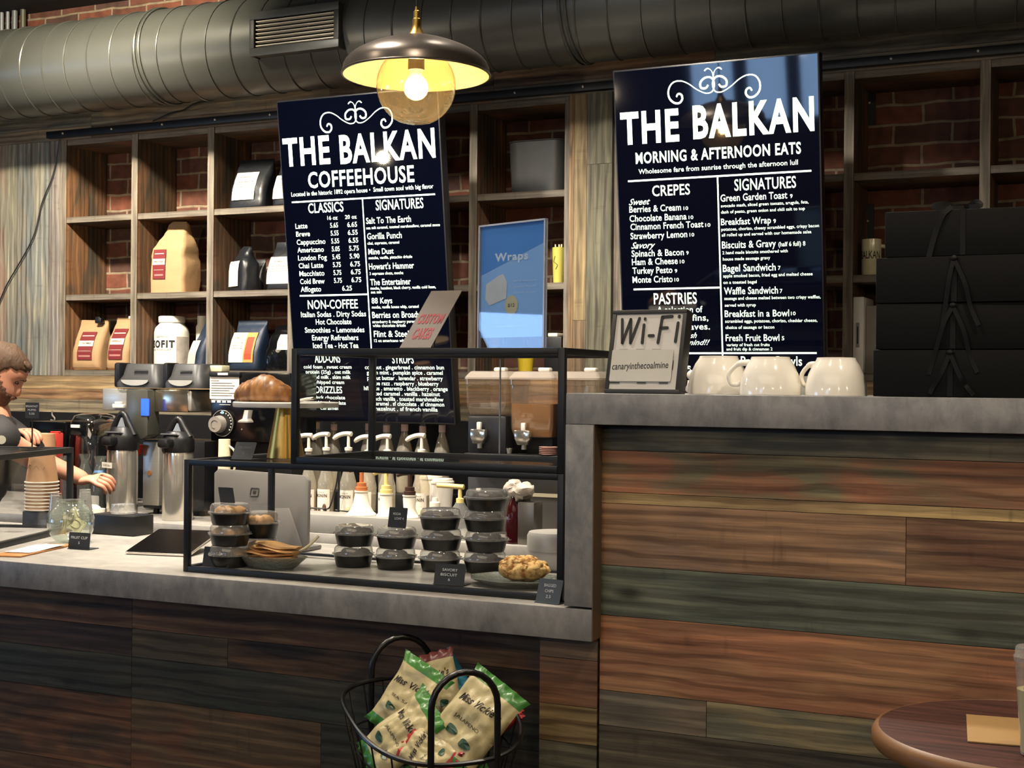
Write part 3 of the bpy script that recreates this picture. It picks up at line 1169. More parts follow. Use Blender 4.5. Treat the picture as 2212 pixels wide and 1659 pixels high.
class Panel:
    """flat panel tilted about its x axis; local x right, y up, z towards the room"""

    def __init__(self, name, label, cat, tl, tr, Y, tilt, H=None, group=None, yaw=0.0):
        A, B = at(*tl, Y), at(*tr, Y)
        self.W = (B - A).length
        self.H = H or self.W * 16 / 9
        rm = Matrix.Rotation(yaw, 3, 'Z') @ Matrix.Rotation(math.pi / 2 + tilt, 3, 'X')
        self.U, self.V, self.N = rm @ Vector((1, 0, 0)), rm @ Vector((0, 1, 0)), rm @ Vector((0, 0, 1))
        z = (A.z + B.z) / 2
        top = Vector(((A.x + B.x) / 2, Y, z))
        self.O = top - self.V * self.H / 2
        self.root = thing(name, label, cat, self.O, rm.to_euler(), group)

    def uv(self, px, py):
        d = ray(px, py)
        t = (self.O - CAM).dot(self.N) / d.dot(self.N)
        p = CAM + d * t - self.O
        return p.dot(self.U), p.dot(self.V)

    def text(self, mb, s, x0, y0, x1, y1, h, z=0.002, bold=0.012, shear=0.0):
        a, b = self.uv(x0, y0), self.uv(x1, y1)
        m = self.uv((x0 + x1) / 2, (y0 + y1) / 2 - h)
        yb = (a[1] + b[1]) / 2
        put_text(mb, s, a[0], yb, b[0] - a[0], m[1] - yb, z, bold, shear)

    def bar(self, mb, x0, y0, x1, y1, t, z=0.002):
        a, b = Vector(self.uv(x0, y0)), Vector(self.uv(x1, y1))
        d = (b - a).normalized()
        if abs(d.x) > abs(d.y):
            ym = (a.y + b.y) / 2
            a.y = b.y = ym
            n = Vector((0, t / 2))
        else:
            xm = (a.x + b.x) / 2
            a.x = b.x = xm
            n = Vector((t / 2, 0))
        mb.quad([(*(a - n), z), (*(b - n), z), (*(b + n), z), (*(a + n), z)])


def ornament(P, mb, cx, cy, s, slope=0):
    L1 = [(-268, 62), (-255, 42), (-232, 50), (-226, 80), (-250, 105), (-290, 98), (-322, 60), (-322, 5), (-290, -38), (-235, -45), (-180, -22), (-120, 22), (-60, 52), (-15, 48), (4, 15),
          (2, -25), (-22, -52), (-62, -50), (-92, -22), (-88, 14), (-55, 18), (-38, -2)]
    L2 = [(-62, -98), (-42, -112), (-20, -104), (-4, -78), (2, -40)]
    u, v = P.uv(cx, cy)
    for sg in (1, -1):
        for L, r in ((L1, 7.5), (L2, 5)):
            pts = [(u + sg * x * s, v - y * s, 0.002) for x, y in L]
            P_ = catmull(pts, 6)
            a = []
            for i, p in enumerate(P_):
                d = (P_[min(i + 1, len(P_) - 1)] - P_[max(i - 1, 0)])
                n = Vector((-d.y, d.x, 0)).normalized() * r * s * (0.75 + 0.25 * math.sin(i / len(P_) * 9))
                a.append((p + n, p - n))
            vs = [(mb.bm.verts.new(p), mb.bm.verts.new(q_)) for p, q_ in a]
            for (p1, q1), (p2, q2) in zip(vs, vs[1:]):
                mb.bm.faces.new((p1, q1, q2, p2))


def tv(P, xarm):
    t = 0.006
    mb = MB().box((0, 0, -0.0225), (P.W, P.H, 0.045), 0.004)
    mb.build('casing', BLKPL, P.root)
    MB().box((0, 0, 0.0008), (P.W - 2 * t, P.H - 2 * t, 0.0012)).build('screen', SCRN, P.root)
    mb = MB().box((0, 0.1, -0.07), (0.34, 0.3, 0.05), 0.01)
    wm = mb.build('wall_mount', BLACK, P.root)
    ax = (xarm - P.O.x)
    inv = P.root.rotation_euler.to_matrix().inverted()
    a0 = Vector((ax, 0.1, -0.09))
    a1 = inv @ (Vector((xarm, YS + 0.004, (P.O + P.V * 0.1).z)) - P.O)
    MB().tube([a0, a1], 0.022, 8).build('mount_arm', BLACK, wm)


LT = Panel('menu_screen', 'left lit menu screen headed COFFEEHOUSE with drink prices', 'screen', (596.5, 216), (946, 188), 4.27, TILT, H=None)
LT.H = (Vector(LT.uv(596, 216)) - Vector(LT.uv(641, 907))).length
RT = Panel('menu_screen', 'right lit menu screen headed MORNING & AFTERNOON EATS', 'screen', (1323, 156), (1770, 107), 4.27, TILT)
for P in (LT, RT):
    top = P.O + P.V * (P.W * 16 / 9) / 2
    P.O = top - P.V * P.H / 2
    P.root.location = P.O
    tv(P, xsA[4] if P is LT else xsB[1])
mb = MB()
T = LT.text
T(mb, 'THE', 614, 357, 714.6, 353, 61, bold=0.03)
T(mb, 'BALKAN', 736, 351, 941.7, 339.5, 63, bold=0.03)
T(mb, 'COFFEEHOUSE', 667, 405, 896, 393, 36, bold=0.02)
T(mb, 'Located in the historic 1892 opera house •  Small town soul with big flavor', 630, 423, 937, 408.5, 10)
LT.bar(mb, 630.6, 436, 940.5, 420.6, 0.006)
LT.bar(mb, 782, 431, 804.5, 757, 0.005)
T(mb, 'CLASSICS', 667, 460, 743, 457, 22)
T(mb, 'SIGNATURES', 812.7, 453.6, 915.6, 449.5, 23)
T(mb, '16 oz', 708, 475, 730, 474, 9)
T(mb, '20 oz', 746, 473, 771, 472, 9)
for i, (s, w, p1, p2) in enumerate((('Latte', 26, '5.65', '6.65'), ('Breve', 30, '5.55', '6.55'), ('Cappuccino', 62, '5.55', '6.55'), ('Americano', 57, '5.05', '5.75'), ('London Fog', 62, '5.45', '5.90'),
                                    ('Chai Latte', 53, '5.75', '6.75'), ('Macchiato', 54, '5.75', '6.75'), ('Cold Brew', 53, '5.75', '6.75'), ('Affogato', 44, None, None))):
    x, y = 639 + 1.45 * i, 493.5 + 17.05 * i
    T(mb, s, x, y, x + w, y, 11.5)
    if p1:
        T(mb, p1, 714 + 1.2 * i, y - 2, 731 + 1.2 * i, y - 2, 11)
        T(mb, p2, 751 + 1.3 * i, y - 3.5, 772 + 1.3 * i, y - 3.5, 11)
T(mb, '6.25', 740, 628, 761, 627, 11)
for s, x0, y0, x1, y1, h in (
        ('Salt To The Earth', 791.7, 483, 888.6, 479.7, 14), ('sea salt caramel, toasted marshmallow, caramel sauce', 792, 494.6, 951, 489, 6.5),
        ('Gorilla Punch', 794, 517, 868.6, 514, 14), ('chai, espresso, caramel', 794.6, 528.6, 863, 526, 6.5),
        ('Mine Dust', 796.5, 549.6, 851, 548, 13), ('matcha, vanilla, pistachio drizzle', 797, 560, 891, 557, 6.5),
        ("Howart's Hammer", 798, 583, 895, 578.5, 14), ('3 espresso shots, mocha', 799, 594, 872, 592, 6.5),
        ('The Entertainer', 800.6, 616.6, 888, 613.5, 14), ('mocha, hazelnut, black cherry, vanilla cold foam,', 801, 626, 942, 622, 6.5), ('sea salt', 802, 634, 825, 633.5, 6.5),
        ('88 Keys', 803.7, 656, 848, 654.5, 13), ('mocha, vanilla house whip, caramel', 804, 667, 905, 664, 6.5),
        ('Berries on Broadway', 805, 688, 925, 684, 14), ('strawberry & raspberry puree', 805, 699, 897, 696, 6.5), ('white chocolate drizzle', 806, 707, 877, 705, 6.5),
        ('Flint & Steel', 808.5, 729, 884, 726, 14), ('12 oz americano with cream', 809, 740, 900, 737, 6.5)):
    T(mb, s, x0, y0, x1, y1, h)
LT.bar(mb, 648, 638, 795, 636.7, 0.006)
T(mb, 'NON-COFFEE', 666, 667, 774, 666, 20)
for s, x0, y0, x1, h in (('Italian Sodas . Dirty Sodas', 651, 684, 791.6, 12), ('Hot Chocolate', 683, 700.5, 760, 12), ('Smoothies - Lemonades', 659.5, 718, 788, 12), ('Energy Refreshers', 675, 734.8, 775, 12),
                         ('Iced Tea - Hot Tea', 677, 751.6, 775, 12), ('ADD-ONS', 681, 783, 736, 19), ('cold foam . sweet cream', 656.6, 796, 760, 8), ('protein (25g) . oat milk', 661.5, 807, 758, 8),
                         ('almond milk . skim milk', 661.5, 818, 758, 8), ('whipped cream', 679, 829, 744, 8), ('DRIZZLES', 683, 849, 740, 15), ('dark chocolate', 680.7, 862, 746, 8), ('white chocolate', 681, 873.5, 747.6, 8),
                         ('caramel', 693, 885, 731, 8), ('SYRUPS', 848, 784.7, 894.6, 18), ('coconut . gingerbread . cinnamon bun', 789, 797.5, 959.7, 9), ('green mint . pumpkin spice . caramel', 793, 809, 957, 9),
                         ('peanut butter . lavendar . strawberry', 794, 821, 957, 9), ('blue razz . raspberry . blueberry', 804, 832.5, 948, 9), ('hibiscus . amaretto . blackberry . orange', 787, 843.5, 967.7, 9),
                         ('salted caramel . vanilla . hazelnut', 800, 854.6, 951, 9), ('french vanilla . toasted marshmallow', 798, 866, 958.5, 9), ('sf caramel . sf chocolate . sf cinnamon', 799, 876.5, 960, 9),
                         ('sf hazelnut . sf french vanilla', 800, 887.5, 946, 9)):
    T(mb, s, x0, y0, x1, y0, h)
ornament(LT, mb, 768.7, 251, LT.W / 353 * 0.2411)
mb.build('menu_lettering', LIT, LT.root, smooth=0)

mb = MB()
T = RT.text
T(mb, 'THE', 1342, 311, 1468, 302, 69, bold=0.035)
T(mb, 'BALKAN', 1498, 299, 1759.6, 278, 72, bold=0.035)
T(mb, 'MORNING & AFTERNOON EATS', 1374, 355.6, 1730.7, 329, 25, bold=0.025)
T(mb, 'Wholesome fare from sunrise through the afternoon lull', 1380, 378.5, 1724, 352.7, 11)
RT.bar(mb, 1357, 394.6, 1753, 365.7, 0.006)
RT.bar(mb, 1548.7, 381, 1563, 768, 0.005)
T(mb, 'CREPES', 1409.6, 424, 1491, 419.5, 24)
T(mb, 'SIGNATURES', 1587, 413, 1720, 404, 26)
T(mb, 'Sweet', 1359, 443.5, 1405, 441, 14, shear=0.5)
T(mb, 'Savory', 1364, 537.5, 1416, 535, 14, shear=0.5)
for s, x0, y0, x1, y1, h in (
        ('Berries & Cream', 1360, 459, 1471.5, 454.5, 14.5), ('10', 1477, 454, 1487, 453, 8), ('Chocolate Banana', 1360.6, 479, 1483.6, 474, 14.5), ('10', 1488, 473.5, 1498, 473, 8),
        ('Cinnamon French Toast', 1362.6, 497, 1520, 490.6, 14.5), ('10', 1524, 490, 1535, 489.5, 8), ('Strawberry Lemon', 1362.7, 517, 1485, 512, 14.5), ('10', 1490, 511, 1500, 510.5, 8),
        ('Spinach & Bacon', 1365, 555.7, 1477.6, 550, 14.5), ('9', 1483, 550, 1488, 549.8, 8), ('Ham & Cheese', 1365.7, 572.7, 1464.5, 570, 14.5), ('10', 1469, 569, 1479, 568.5, 8),
        ('Turkey Pesto', 1367, 592, 1453, 589, 14.5), ('9', 1458, 589, 1463.5, 588.8, 8), ('Monte Cristo', 1367, 611, 1453.6, 609, 14.5), ('10', 1457.5, 608, 1467, 607.7, 8),
        ('PASTRIES', 1413, 657.5, 1506, 655, 25), ('A selection of', 1420, 676, 1518, 674, 14), ('bagels, muffins,', 1398, 694, 1530.6, 692, 14), ('breads, loaves.', 1402, 713, 1534, 711, 14),
        ('Green Garden Toast', 1557, 436, 1701, 428, 16), ('9', 1707, 428, 1712.5, 427.5, 9), ('avocado mash, sliced green tomato, arugula, feta,', 1557.6, 449.6, 1747, 437.5, 7),
        ('dash of pesto, green onion and chili salt to top', 1558, 462, 1739, 452.7, 7),
        ('Breakfast Wrap', 1558, 486.6, 1665.8, 482, 15), ('9', 1671, 482, 1676.5, 481.5, 9), ('potatoes, chorizo, cheesy scrambled eggs, crispy bacon', 1558.6, 501, 1769.6, 488, 7),
        ('all rolled up and served with our homemade salsa', 1559.4, 512.7, 1753, 501.8, 7),
        ('Biscuits & Gravy', 1560, 536.5, 1676.6, 533, 16), ('(half 6 full) 8', 1682, 533, 1740, 529.6, 10), ('2 hand made biscuits smothered with', 1561, 550.6, 1702, 543.6, 7),
        ('house made sausage gravy', 1562, 564, 1664, 558.7, 7),
        ('Bagel Sandwich', 1562, 588, 1676, 583, 16), ('7', 1681, 583, 1686.5, 582.5, 9), ('apple smoked bacon, fried egg and melted cheese', 1562.7, 600.8, 1755.6, 593, 7), ('on a toasted bagel', 1563, 614, 1635, 611, 7),
        ('Waffle Sandwich', 1564.5, 636.7, 1681, 633, 16), ('7', 1685, 633, 1690.5, 632.5, 9), ('sausage and cheese melted between two crispy waffles,', 1565, 650, 1773, 642, 7), ('served with syrup', 1566, 663, 1633, 661, 7),
        ('Breakfast in a Bowl', 1566, 686, 1705, 681.5, 15), ('10', 1709, 681, 1719, 680.5, 8), ('scrambled eggs, potatoes, chorizo, cheddar cheese,', 1567, 699, 1766, 693, 7), ('choice of sausage or bacon', 1567.7, 712, 1673, 708, 7),
        ('Fresh Fruit Bowl', 1568, 738, 1684, 734.7, 15), ('5', 1689, 735, 1694.5, 734.5, 9), ('variety of fresh cut fruits', 1569.5, 748.6, 1663, 746.6, 6.5), ('and fruit dip & cinnamon 2', 1569.7, 757.7, 1669, 756, 6.5),
        ('Protein Bowls .', 1601, 791, 1745, 788, 21), ('Smoothies .', 1385, 803, 1506, 802, 20)):
    T(mb, s, x0, y0, x1, y1, h)
T(mb, "Ask what's fresh", 1400, 731, 1506, 729, 12, shear=0.5)
T(mb, 'on your mind!!', 1420, 746, 1534, 744, 12, shear=0.5)
RT.bar(mb, 1369, 626.6, 1555, 619.5, 0.006)
RT.bar(mb, 1376, 764.5, 1764.5, 761, 0.006)
ornament(RT, mb, 1541.5, 183, RT.W / 445 * 0.2411 * 1.26)
mb.build('menu_lettering', LIT, RT.root, smooth=0)
# ------------------------------------------------------------------ pastry cases
YC0, YC1 = 2.645, 3.005
FT = 0.014
zlt = at(660, 1002.5, YC0).z      # top of lower case
zut = at(900, 752, YC0).z         # top of upper case


def frame_bars(mb, x0, x1, y0, y1, z0, z1, t, skip=()):
    for x in (x0 + t / 2, x1 - t / 2):
        for y in (y0 + t / 2, y1 - t / 2):
            mb.box((x, y, (z0 + z1) / 2), (t, t, z1 - z0), 0.001)
    for z in (z0 + t / 2, z1 - t / 2):
        for y in (y0 + t / 2, y1 - t / 2):
            mb.box(((x0 + x1) / 2, y, z), (x1 - x0 - 2 * t, t, t), 0.001)
        for x in (x0 + t / 2, x1 - t / 2):
            mb.box((x, (y0 + y1) / 2, z), (t, y1 - y0 - 2 * t, t), 0.001)


def case(name, label, x0, x1, y0, y1, z0, z1, t, floor_mat, top_mat, back=True):
    xc, yc = (x0 + x1) / 2, (y0 + y1) / 2
    root = thing(name, label, 'display case', (xc, yc, z0))
    mb = MB()
    frame_bars(mb, x0 - xc, x1 - xc, y0 - yc, y1 - yc, 0, z1 - z0, t)
    mb.build('frame', BLACK, root, 30)
    h = z1 - z0
    w, d = x1 - x0, y1 - y0
    g = 0.004
    MB().box((0, -d / 2 + t / 2, h / 2), (w - 2 * t, g, h - 2 * t)).build('front_pane', GLASS, root, 0)
    MB().box((-w / 2 + t / 2, 0, h / 2), (g, d - 2 * t, h - 2 * t)).build('side_pane', GLASS, root, 0)
    MB().box((w / 2 - t / 2, 0, h / 2), (g, d - 2 * t, h - 2 * t)).build('side_pane', GLASS, root, 0)
    if floor_mat: MB().box((0, 0, 0.006), (w - 2 * t, d - 2 * t, 0.004)).build('floor_panel', floor_mat, root, 0)
    if top_mat: MB().box((0, 0, h - 0.004), (w - 2 * t, d - 2 * t, 0.004)).build('top_panel', top_mat, root, 0)
    return root


TRAY = mat('case_tray_metal', '#a3a09a', 0.2, var=0.05, spec=0.6)
xc0, xc1 = XA(399, YC0), XA(1219, YC0)
lower = case('display_case', 'long lower black framed glass pastry case standing on the worktop', xc0, xc1, YC0, YC1, ZL + 0.0005, zlt, FT, TRAY, GLASS)
xu0 = XA(629, YC0)
upper = case('display_case', 'empty upper black framed glass case stacked on the pastry case', xu0, xc1, YC0, YC1, zlt + 0.0005, zut, 0.015, GLASS, GLASS)
hh = zut - zlt
wid = xc1 - xu0
MB().box((-wid / 2 + (XA(1085, YC1) - xu0), (YC1 - YC0) / 2 - 0.012, hh / 2), (0.003, 0.004, hh - 0.035)).build('sliding_door_edge', mat('glass_edge', '#b9c2c0', 0.2, trans=0.3), upper)
MB().box((-wid / 4, (YC1 - YC0) / 2 - 0.006, hh / 2), (wid / 2, 0.004, hh - 0.03)).build('sliding_door', GLASS, upper, 0)
MB().box((wid / 4, (YC1 - YC0) / 2 - 0.012, hh / 2), (wid / 2, 0.004, hh - 0.03)).build('sliding_door', GLASS, upper, 0)
LROT = R(18.4)
ycq = 3.2
xcq = XA(161, ycq)
zq = at(158, 966, ycq).z
lw, ld = 0.46, 0.5
_c, _s = math.cos(LROT), math.sin(LROT)


def lq(u, v):
    # point on the left case: u to the left of its back right corner, v towards the room
    return Vector((xcq - u * _c + v * _s, ycq - u * _s - v * _c, 0))


left = case('display_case', 'black framed glass case at the left end of the worktop, below the breakfast card', -lw / 2, lw / 2, -ld / 2, ld / 2, ZL + 0.0005, zq, 0.016, TRAY, None)
ctr = lq(lw / 2, ld / 2)
left.location = (ctr.x, ctr.y, ZL + 0.0005)
left.rotation_euler = (0, 0, LROT)
MB().box((0, 0, zq - ZL - 0.004), (lw - 0.035, ld - 0.035, 0.004)).build('top_pane', GLASS, left, 0)
MB().box((0, ld / 2 - 0.008, (zq - ZL) / 2), (lw - 0.03, 0.004, zq - ZL - 0.03)).build('back_pane', GLASS, left, 0)

# ------------------------------------------------------------------ price cards
def card(label, px, py, w_px, h_px, Y, tilt, lines, yaw=0.0, foot=True, m=CARD, z=None, ink=WINK):
    p = at(px, py, Y)
    s = mpp(px, Y)
    w, h = w_px * s, h_px * s / math.cos(tilt)
    root = thing('price_card', label, 'price card', (p.x, Y, p.z if z is None else z), (0, 0, yaw))
    rm = Matrix.Rotation(math.pi / 2 - tilt, 4, 'X')
    mb = MB().prism(rrect(w, h, 0.002, 3, 0, h / 2), -0.0008, 0.0008)
    mb.apply(rm)
    mb.build('card', m, root, 0)
    if foot:
        MB().box((0, 0.018, 0.0009), (w, 0.045, 0.0014)).build('foot', m, root, 0)
    if lines:
        mb = MB()
        for s_, x, y, ww, hh_ in lines:
            put_text(mb, s_, x * w, y * h, ww * w, hh_ * h, 0.0012, 0.0, align='c')
        mb.apply(rm)
        mb.build('card_lettering', ink, root, 0)
    return root


zfl = ZL + 0.0095
card('black card lettered SAVORY BISCUIT inside the pastry case', 969, 1264, 72, 44, atz(969, 1264, zfl).y, R(14), [('SAVORY', 0.0, 0.66, 0.5, 0.13), ('BISCUIT', -0.02, 0.43, 0.55, 0.13), ('6', 0.0, 0.2, 0.06, 0.13)], R(2), z=zfl)
card('black card lettered POP TARTS at the left of the pastry case', 465, 1226, 66, 43, atz(465, 1226, zfl).y, R(12), [('POP TARTS', 0.02, 0.6, 0.66, 0.14), ('4', 0.0, 0.3, 0.06, 0.13)], R(4), z=zfl)
card('small grey card lettered BAGGED CHIPS standing outside the right end of the pastry case', 1182, 1308, 60, 50, YF + 0.03, R(20), [('BAGGED', 0.0, 0.68, 0.5, 0.13), ('CHIPS', 0.0, 0.45, 0.36, 0.13), ('2.5', 0.0, 0.22, 0.2, 0.13)], R(-8), z=ZL + 0.0004,
     m=mat('grey_card', '#3f4650', 0.6))
card('black card lettered FRUIT CUP in front of the tip jar', 170, 1186, 56, 36, atz(170, 1186, ZL + 0.0015).y, R(6), [('FRUIT CUP', 0.0, 0.62, 0.78, 0.16), ('5', 0.0, 0.32, 0.06, 0.15)], R(3), z=ZL + 0.0005)
card('blank looking black card on top of the lower case beside the cake stand', 522, 992, 52, 37, atz(522, 992, zlt + 0.002).y, R(28), [('CROISSANT', 0.02, 0.62, 0.66, 0.14), ('5', 0.0, 0.3, 0.05, 0.13)], R(3), z=zlt + 0.0009,
     ink=mat('faint_ink', '#55585b', 0.8))
# breakfast card on a stalk
yk = lq(0.22, 0.06).y
p = at(70, 965, yk)
s = mpp(70, yk)
bk = thing('price_card', 'black BREAKFAST MUFFIN card on a thin stalk above the left case', 'price card', (p.x, yk, zq + 0.0005))
dz = p.z - zq
bk.location.x = XA(70, yk)
mb = MB().prism(rrect(38 * s, 34 * s, 0.002, 3, 0, (965 - 887) * s + dz), -0.001, 0.001).apply(Matrix.Rotation(math.pi / 2, 4, 'X'))
mb.build('card', CARD, bk, 0)
mb = MB()
for t_, y, w in (('BREAKFAST', 880, 34), ('MUFFIN', 888, 23), ('5.50', 896, 15)):
    put_text(mb, t_, 0, (965 - y) * s + dz, w * s, 4.5 * s, 0.0015, align='c')
mb.apply(Matrix.Rotation(math.pi / 2, 4, 'X')).build('card_lettering', WINK, bk, 0)
MB().cyl((0, 0.001, 0), (0, 0.001, (965 - 905) * s + dz), 0.0022, seg=8).box((0, 0, 0.002), (0.05, 0.04, 0.004), 0.001).build('stalk', BLACK, bk)

# ------------------------------------------------------------------ takeaway bowls in the pastry case
BOWL = mat('black_bowl_plastic', '#0d0d0d', 0.32, var=0.05)
LID = plastic_clear('lid_plastic', '#f4f4f2', body=0.17, refl=1.6)


def food_bowl(label, loc, rb, hb, hl, first=None, fill=None, group=None):
    root = thing('takeaway_bowl', label, 'bowl', loc, group=group)
    MB().lathe([(0.0, 0.0), (rb * 0.84, 0.0), (rb * 0.87, 0.003), (rb * 0.97, hb * 0.8), (rb * 1.0, hb), (rb * 0.97, hb), (rb * 0.93, hb * 0.8), (rb * 0.83, 0.005), (0, 0.005)], seg=32, cap=False).build('bowl_base', BOWL, root)
    ld = MB().lathe([(rb * 1.06, hb - 0.002), (rb * 1.07, hb + 0.002), (rb * 0.98, hb + 0.003), (rb * 0.95, hb + hl * 0.7), (rb * 0.88, hb + hl * 0.95), (rb * 0.80, hb + hl * 0.95), (rb * 0.78, hb + hl), (0, hb + hl)], seg=32, cap=False)
    lo = ld.build('lid', LID, root)
    MB().box((rb * 1.08, 0, hb), (0.014, 0.02, 0.0012)).build('lid_tab', LID, lo)
    if fill:
        mb = MB()
        r = random.Random(label)
        for i in range(7):
            a = i * 0.9
            q = rb * (0.15 + 0.5 * r.random())
            mb.sphere((q * math.cos(a), q * math.sin(a), hb + 0.002), (rb * 0.34, rb * 0.3, hl * 0.55), 10, 7)
        mb.jitter(0.004, 60, 3)
        mb.build('filling', fill, root)
    return root


colsB = [(764, 1222, 2, 92, 'leftmost'), (855, 1227, 2, 94, 'second'), (951, 1231, 3, 96, 'third'), (1048, 1229, 4, 99, 'rightmost')]
ordn = {1: 'bottom', 2: 'second', 3: 'third', 4: 'top'}
FILLD = mat('dark_cake', '#2c1b12', 0.8, bump=0.4, bscale=90)
for px, py, n, wpx, nm in colsB:
    Y = min(atz(px, py, zfl).y, YC1 - 0.07)
    s = mpp(px, Y)
    rb = wpx * s / 2 / 1.07
    for k in range(n):
        pos = 'top' if k == n - 1 else ordn[k + 1]
        food_bowl('%s black lidded bowl in the %s stack of black bowls' % (pos, nm), (at(px, py, Y).x + (0.002 if k % 2 else -0.001), Y, zfl + k * 44.5 * s), rb, 26.5 * s, 17.5 * s, fill=FILLD, group='stacked black lidded bowls')
# the mocha loaf card is clipped on the second stack
Y = min(atz(855, 1227, zfl).y, YC1 - 0.07) - 0.02
card('small black card lettered MOCHA LOAF on the second stack of bowls', 857, 1137, 46, 43, Y, R(10), [('MOCHA', -0.05, 0.62, 0.42, 0.13), ('LOAF 4', 0.1, 0.4, 0.5, 0.13)], R(-3), foot=False, z=zfl + 2 * 44.5 * mpp(855, Y) + 0.001)
PIE = mat('golden_pastry', '#dba866', 0.6, var=0.3, scale=60, bump=0.3)
for px, py, top, nm, h in ((496, 1190, 1132, 'left', 1), (562, 1196, 1160, 'right', 1)):
    Y = atz(px, py + 14, zfl).y
    Y = YC0 + (0.08 if nm == 'left' else 0.165)
    s = mpp(px, Y)
    rb = (94 if nm == 'left' else 84) * s / 2 / 1.07
    x = at(px, py, Y).x
    n = 3 if nm == 'left' else 2
    base_z = zfl
    tot = at(px, top, Y).z - zfl
    pitch_ = tot / (n - 1)
    for k in range(n):
        # lower ones are clear boxes, the top one a black bowl
        lab = ('%s of the %s stack of lidded bowls with golden pies' % (('top', 'middle', 'bottom')[n - 1 - k] if n == 3 else ('top', 'bottom')[n - 1 - k], nm))
        food_bowl(lab, (x, Y, base_z + k * pitch_), rb, pitch_ * 0.58, pitch_ * 0.42, fill=PIE, group='lidded pie bowls')
    if nm == 'left':
        card('dark card with a pale panel leaning on the left stack of pies', 492, 1083, 38, 34, Y - 0.005, R(-14), [], R(0), foot=False, z=base_z + n * pitch_ + 0.001, m=mat('dark_card_back', '#33363a', 0.6))

# cut glass plates with pastries
CUT = mat('cut_glass', '#dfe8dc', 0.08, trans=0.85, var=0.05, bump=0.9, bscale=120)


def glass_plate(name, label, px, py, w_px, Y, h, oct_=False, sy=1.0):
    p = at(px, py, Y)
    r = w_px * mpp(px, Y) / 2
    root = thing(name, label, 'plate', (p.x, Y, zfl))
    seg = 8 if oct_ else 40
    MB().lathe([(0, 0), (r * 0.62, 0), (r * 0.68, 0.003), (r * 0.98, h), (r, h + 0.001), (r * 0.96, h + 0.002), (r * 0.66, 0.0065), (0, 0.005)], seg=seg, sy=sy, cap=False).build('plate_body', CUT, root, 25)
    return root, r


Yp = YC0 + 0.105
pl, r = glass_plate('glass_plate', 'cut glass dish holding flat folded pastries at the left of the pastry case', 586, 1215, 176, Yp, 0.028, sy=0.55)
FOLD = mat('folded_pastry', '#e0b074', 0.6, var=0.3, scale=40, bump=0.2)
rg = random.Random(4)
for i in range(6):
    mb = MB()
    w, d = r * (1.7 - 0.09 * i), r * 0.72
    n = 14
    rings = []
    for k in range(n + 1):
        t = k / n * 2 - 1
        half = d / 2 * math.sqrt(max(1 - t * t * 0.86, 0.02))
        zz_ = 0.0022 * math.sin(t * 4 + i * 2)
        ring = []
        for a in range(12):
            an = 2 * math.pi * a / 12
            ring.append((t * w / 2, half * math.cos(an), zz_ + 0.0034 * math.sin(an)))
        rings.append(ring)
    mb.loft(rings)
    o = mb.build('folded_pastry', FOLD)
    p = at(586, 1215, Yp)
    o.location = (p.x + (-0.012 + 0.006 * i), Yp + 0.004 * (i % 2), zfl + 0.021 + 0.0066 * i)
    o.rotation_euler = (0, R(-3 + 1.5 * i), R(rg.uniform(-12, 12)))
    tag(o, ('bottom', 'second', 'third', 'fourth', 'fifth', 'top')[i] + ' thin golden pastry of the pile on the cut glass dish', 'pastry', 'folded pastries on the glass dish')
# white serving tongs sticking out of the dish
tg = [at(640, 1196, Yp + 0.03), at(668, 1178, Yp + 0.05), at(688, 1158, Yp + 0.06)]
tong = MB().tube(catmull(tg, 6), 0.0035, 8).build('tongs', mat('cream_plastic', '#d8cfae', 0.4))
tag(tong, 'cream plastic tongs sticking up from the glass dish', 'tongs')
Yp2 = YC0 + 0.125
pl2, r2 = glass_plate('glass_plate', 'eight sided cut glass plate under the crumbly biscuit', 1112, 1255, 214, Yp2, 0.016, oct_=True, sy=0.8)
p = at(1130, 1255, Yp2)
mb = MB()
rg = random.Random(11)
sx_, sy_, sz_ = 60 * mpp(1130, Yp2), 0.045, 52 * mpp(1130, Yp2)
mb.sphere((0, 0, sz_ * 0.42), (sx_ * 0.92, sy_, sz_ * 0.46), 40, 24)
for i in range(110):
    a, b_ = rg.uniform(0, 6.28), rg.uniform(0.0, 1.25)
    mb.sphere((sx_ * 0.85 * math.cos(a) * math.cos(b_), sy_ * 0.85 * math.sin(a) * math.cos(b_), sz_ * (0.42 + 0.44 * math.sin(b_))), rg.uniform(0.004, 0.011), 8, 6)
mb.jitter(0.004, 70, 2)
mb.jitter(0.002, 190, 5)
m_, nt_, b_, L_ = new_mat('crumbly_biscuit')
tcn = nt_.nodes.new('ShaderNodeTexCoord')
nzn = nt_.nodes.new('ShaderNodeTexNoise')
nzn.inputs['Scale'].default_value = 75
nzn.inputs['Detail'].default_value = 6
crn = nt_.nodes.new('ShaderNodeValToRGB')
crn.color_ramp.elements[0].position = 0.36
crn.color_ramp.elements[0].color = lin('#9a5f28')
crn.color_ramp.elements[1].position = 0.56
crn.color_ramp.elements[1].color = lin('#e6c07c')
L_.new(tcn.outputs['Object'], nzn.inputs['Vector'])
L_.new(nzn.outputs['Fac'], crn.inputs['Fac'])
L_.new(crn.outputs['Color'], b_.inputs['Base Color'])
b_.inputs['Roughness'].default_value = 0.8
bpn = nt_.nodes.new('ShaderNodeBump')
bpn.inputs['Strength'].default_value = 0.8
bpn.inputs['Distance'].default_value = 0.004
L_.new(nzn.outputs['Fac'], bpn.inputs['Height'])
L_.new(bpn.outputs['Normal'], b_.inputs['Normal'])
o = mb.build('biscuit', m_)
o.location = (p.x, Yp2, zfl + 0.012)
tag(o, 'golden crumbly savory biscuit on the eight sided glass plate', 'biscuit')

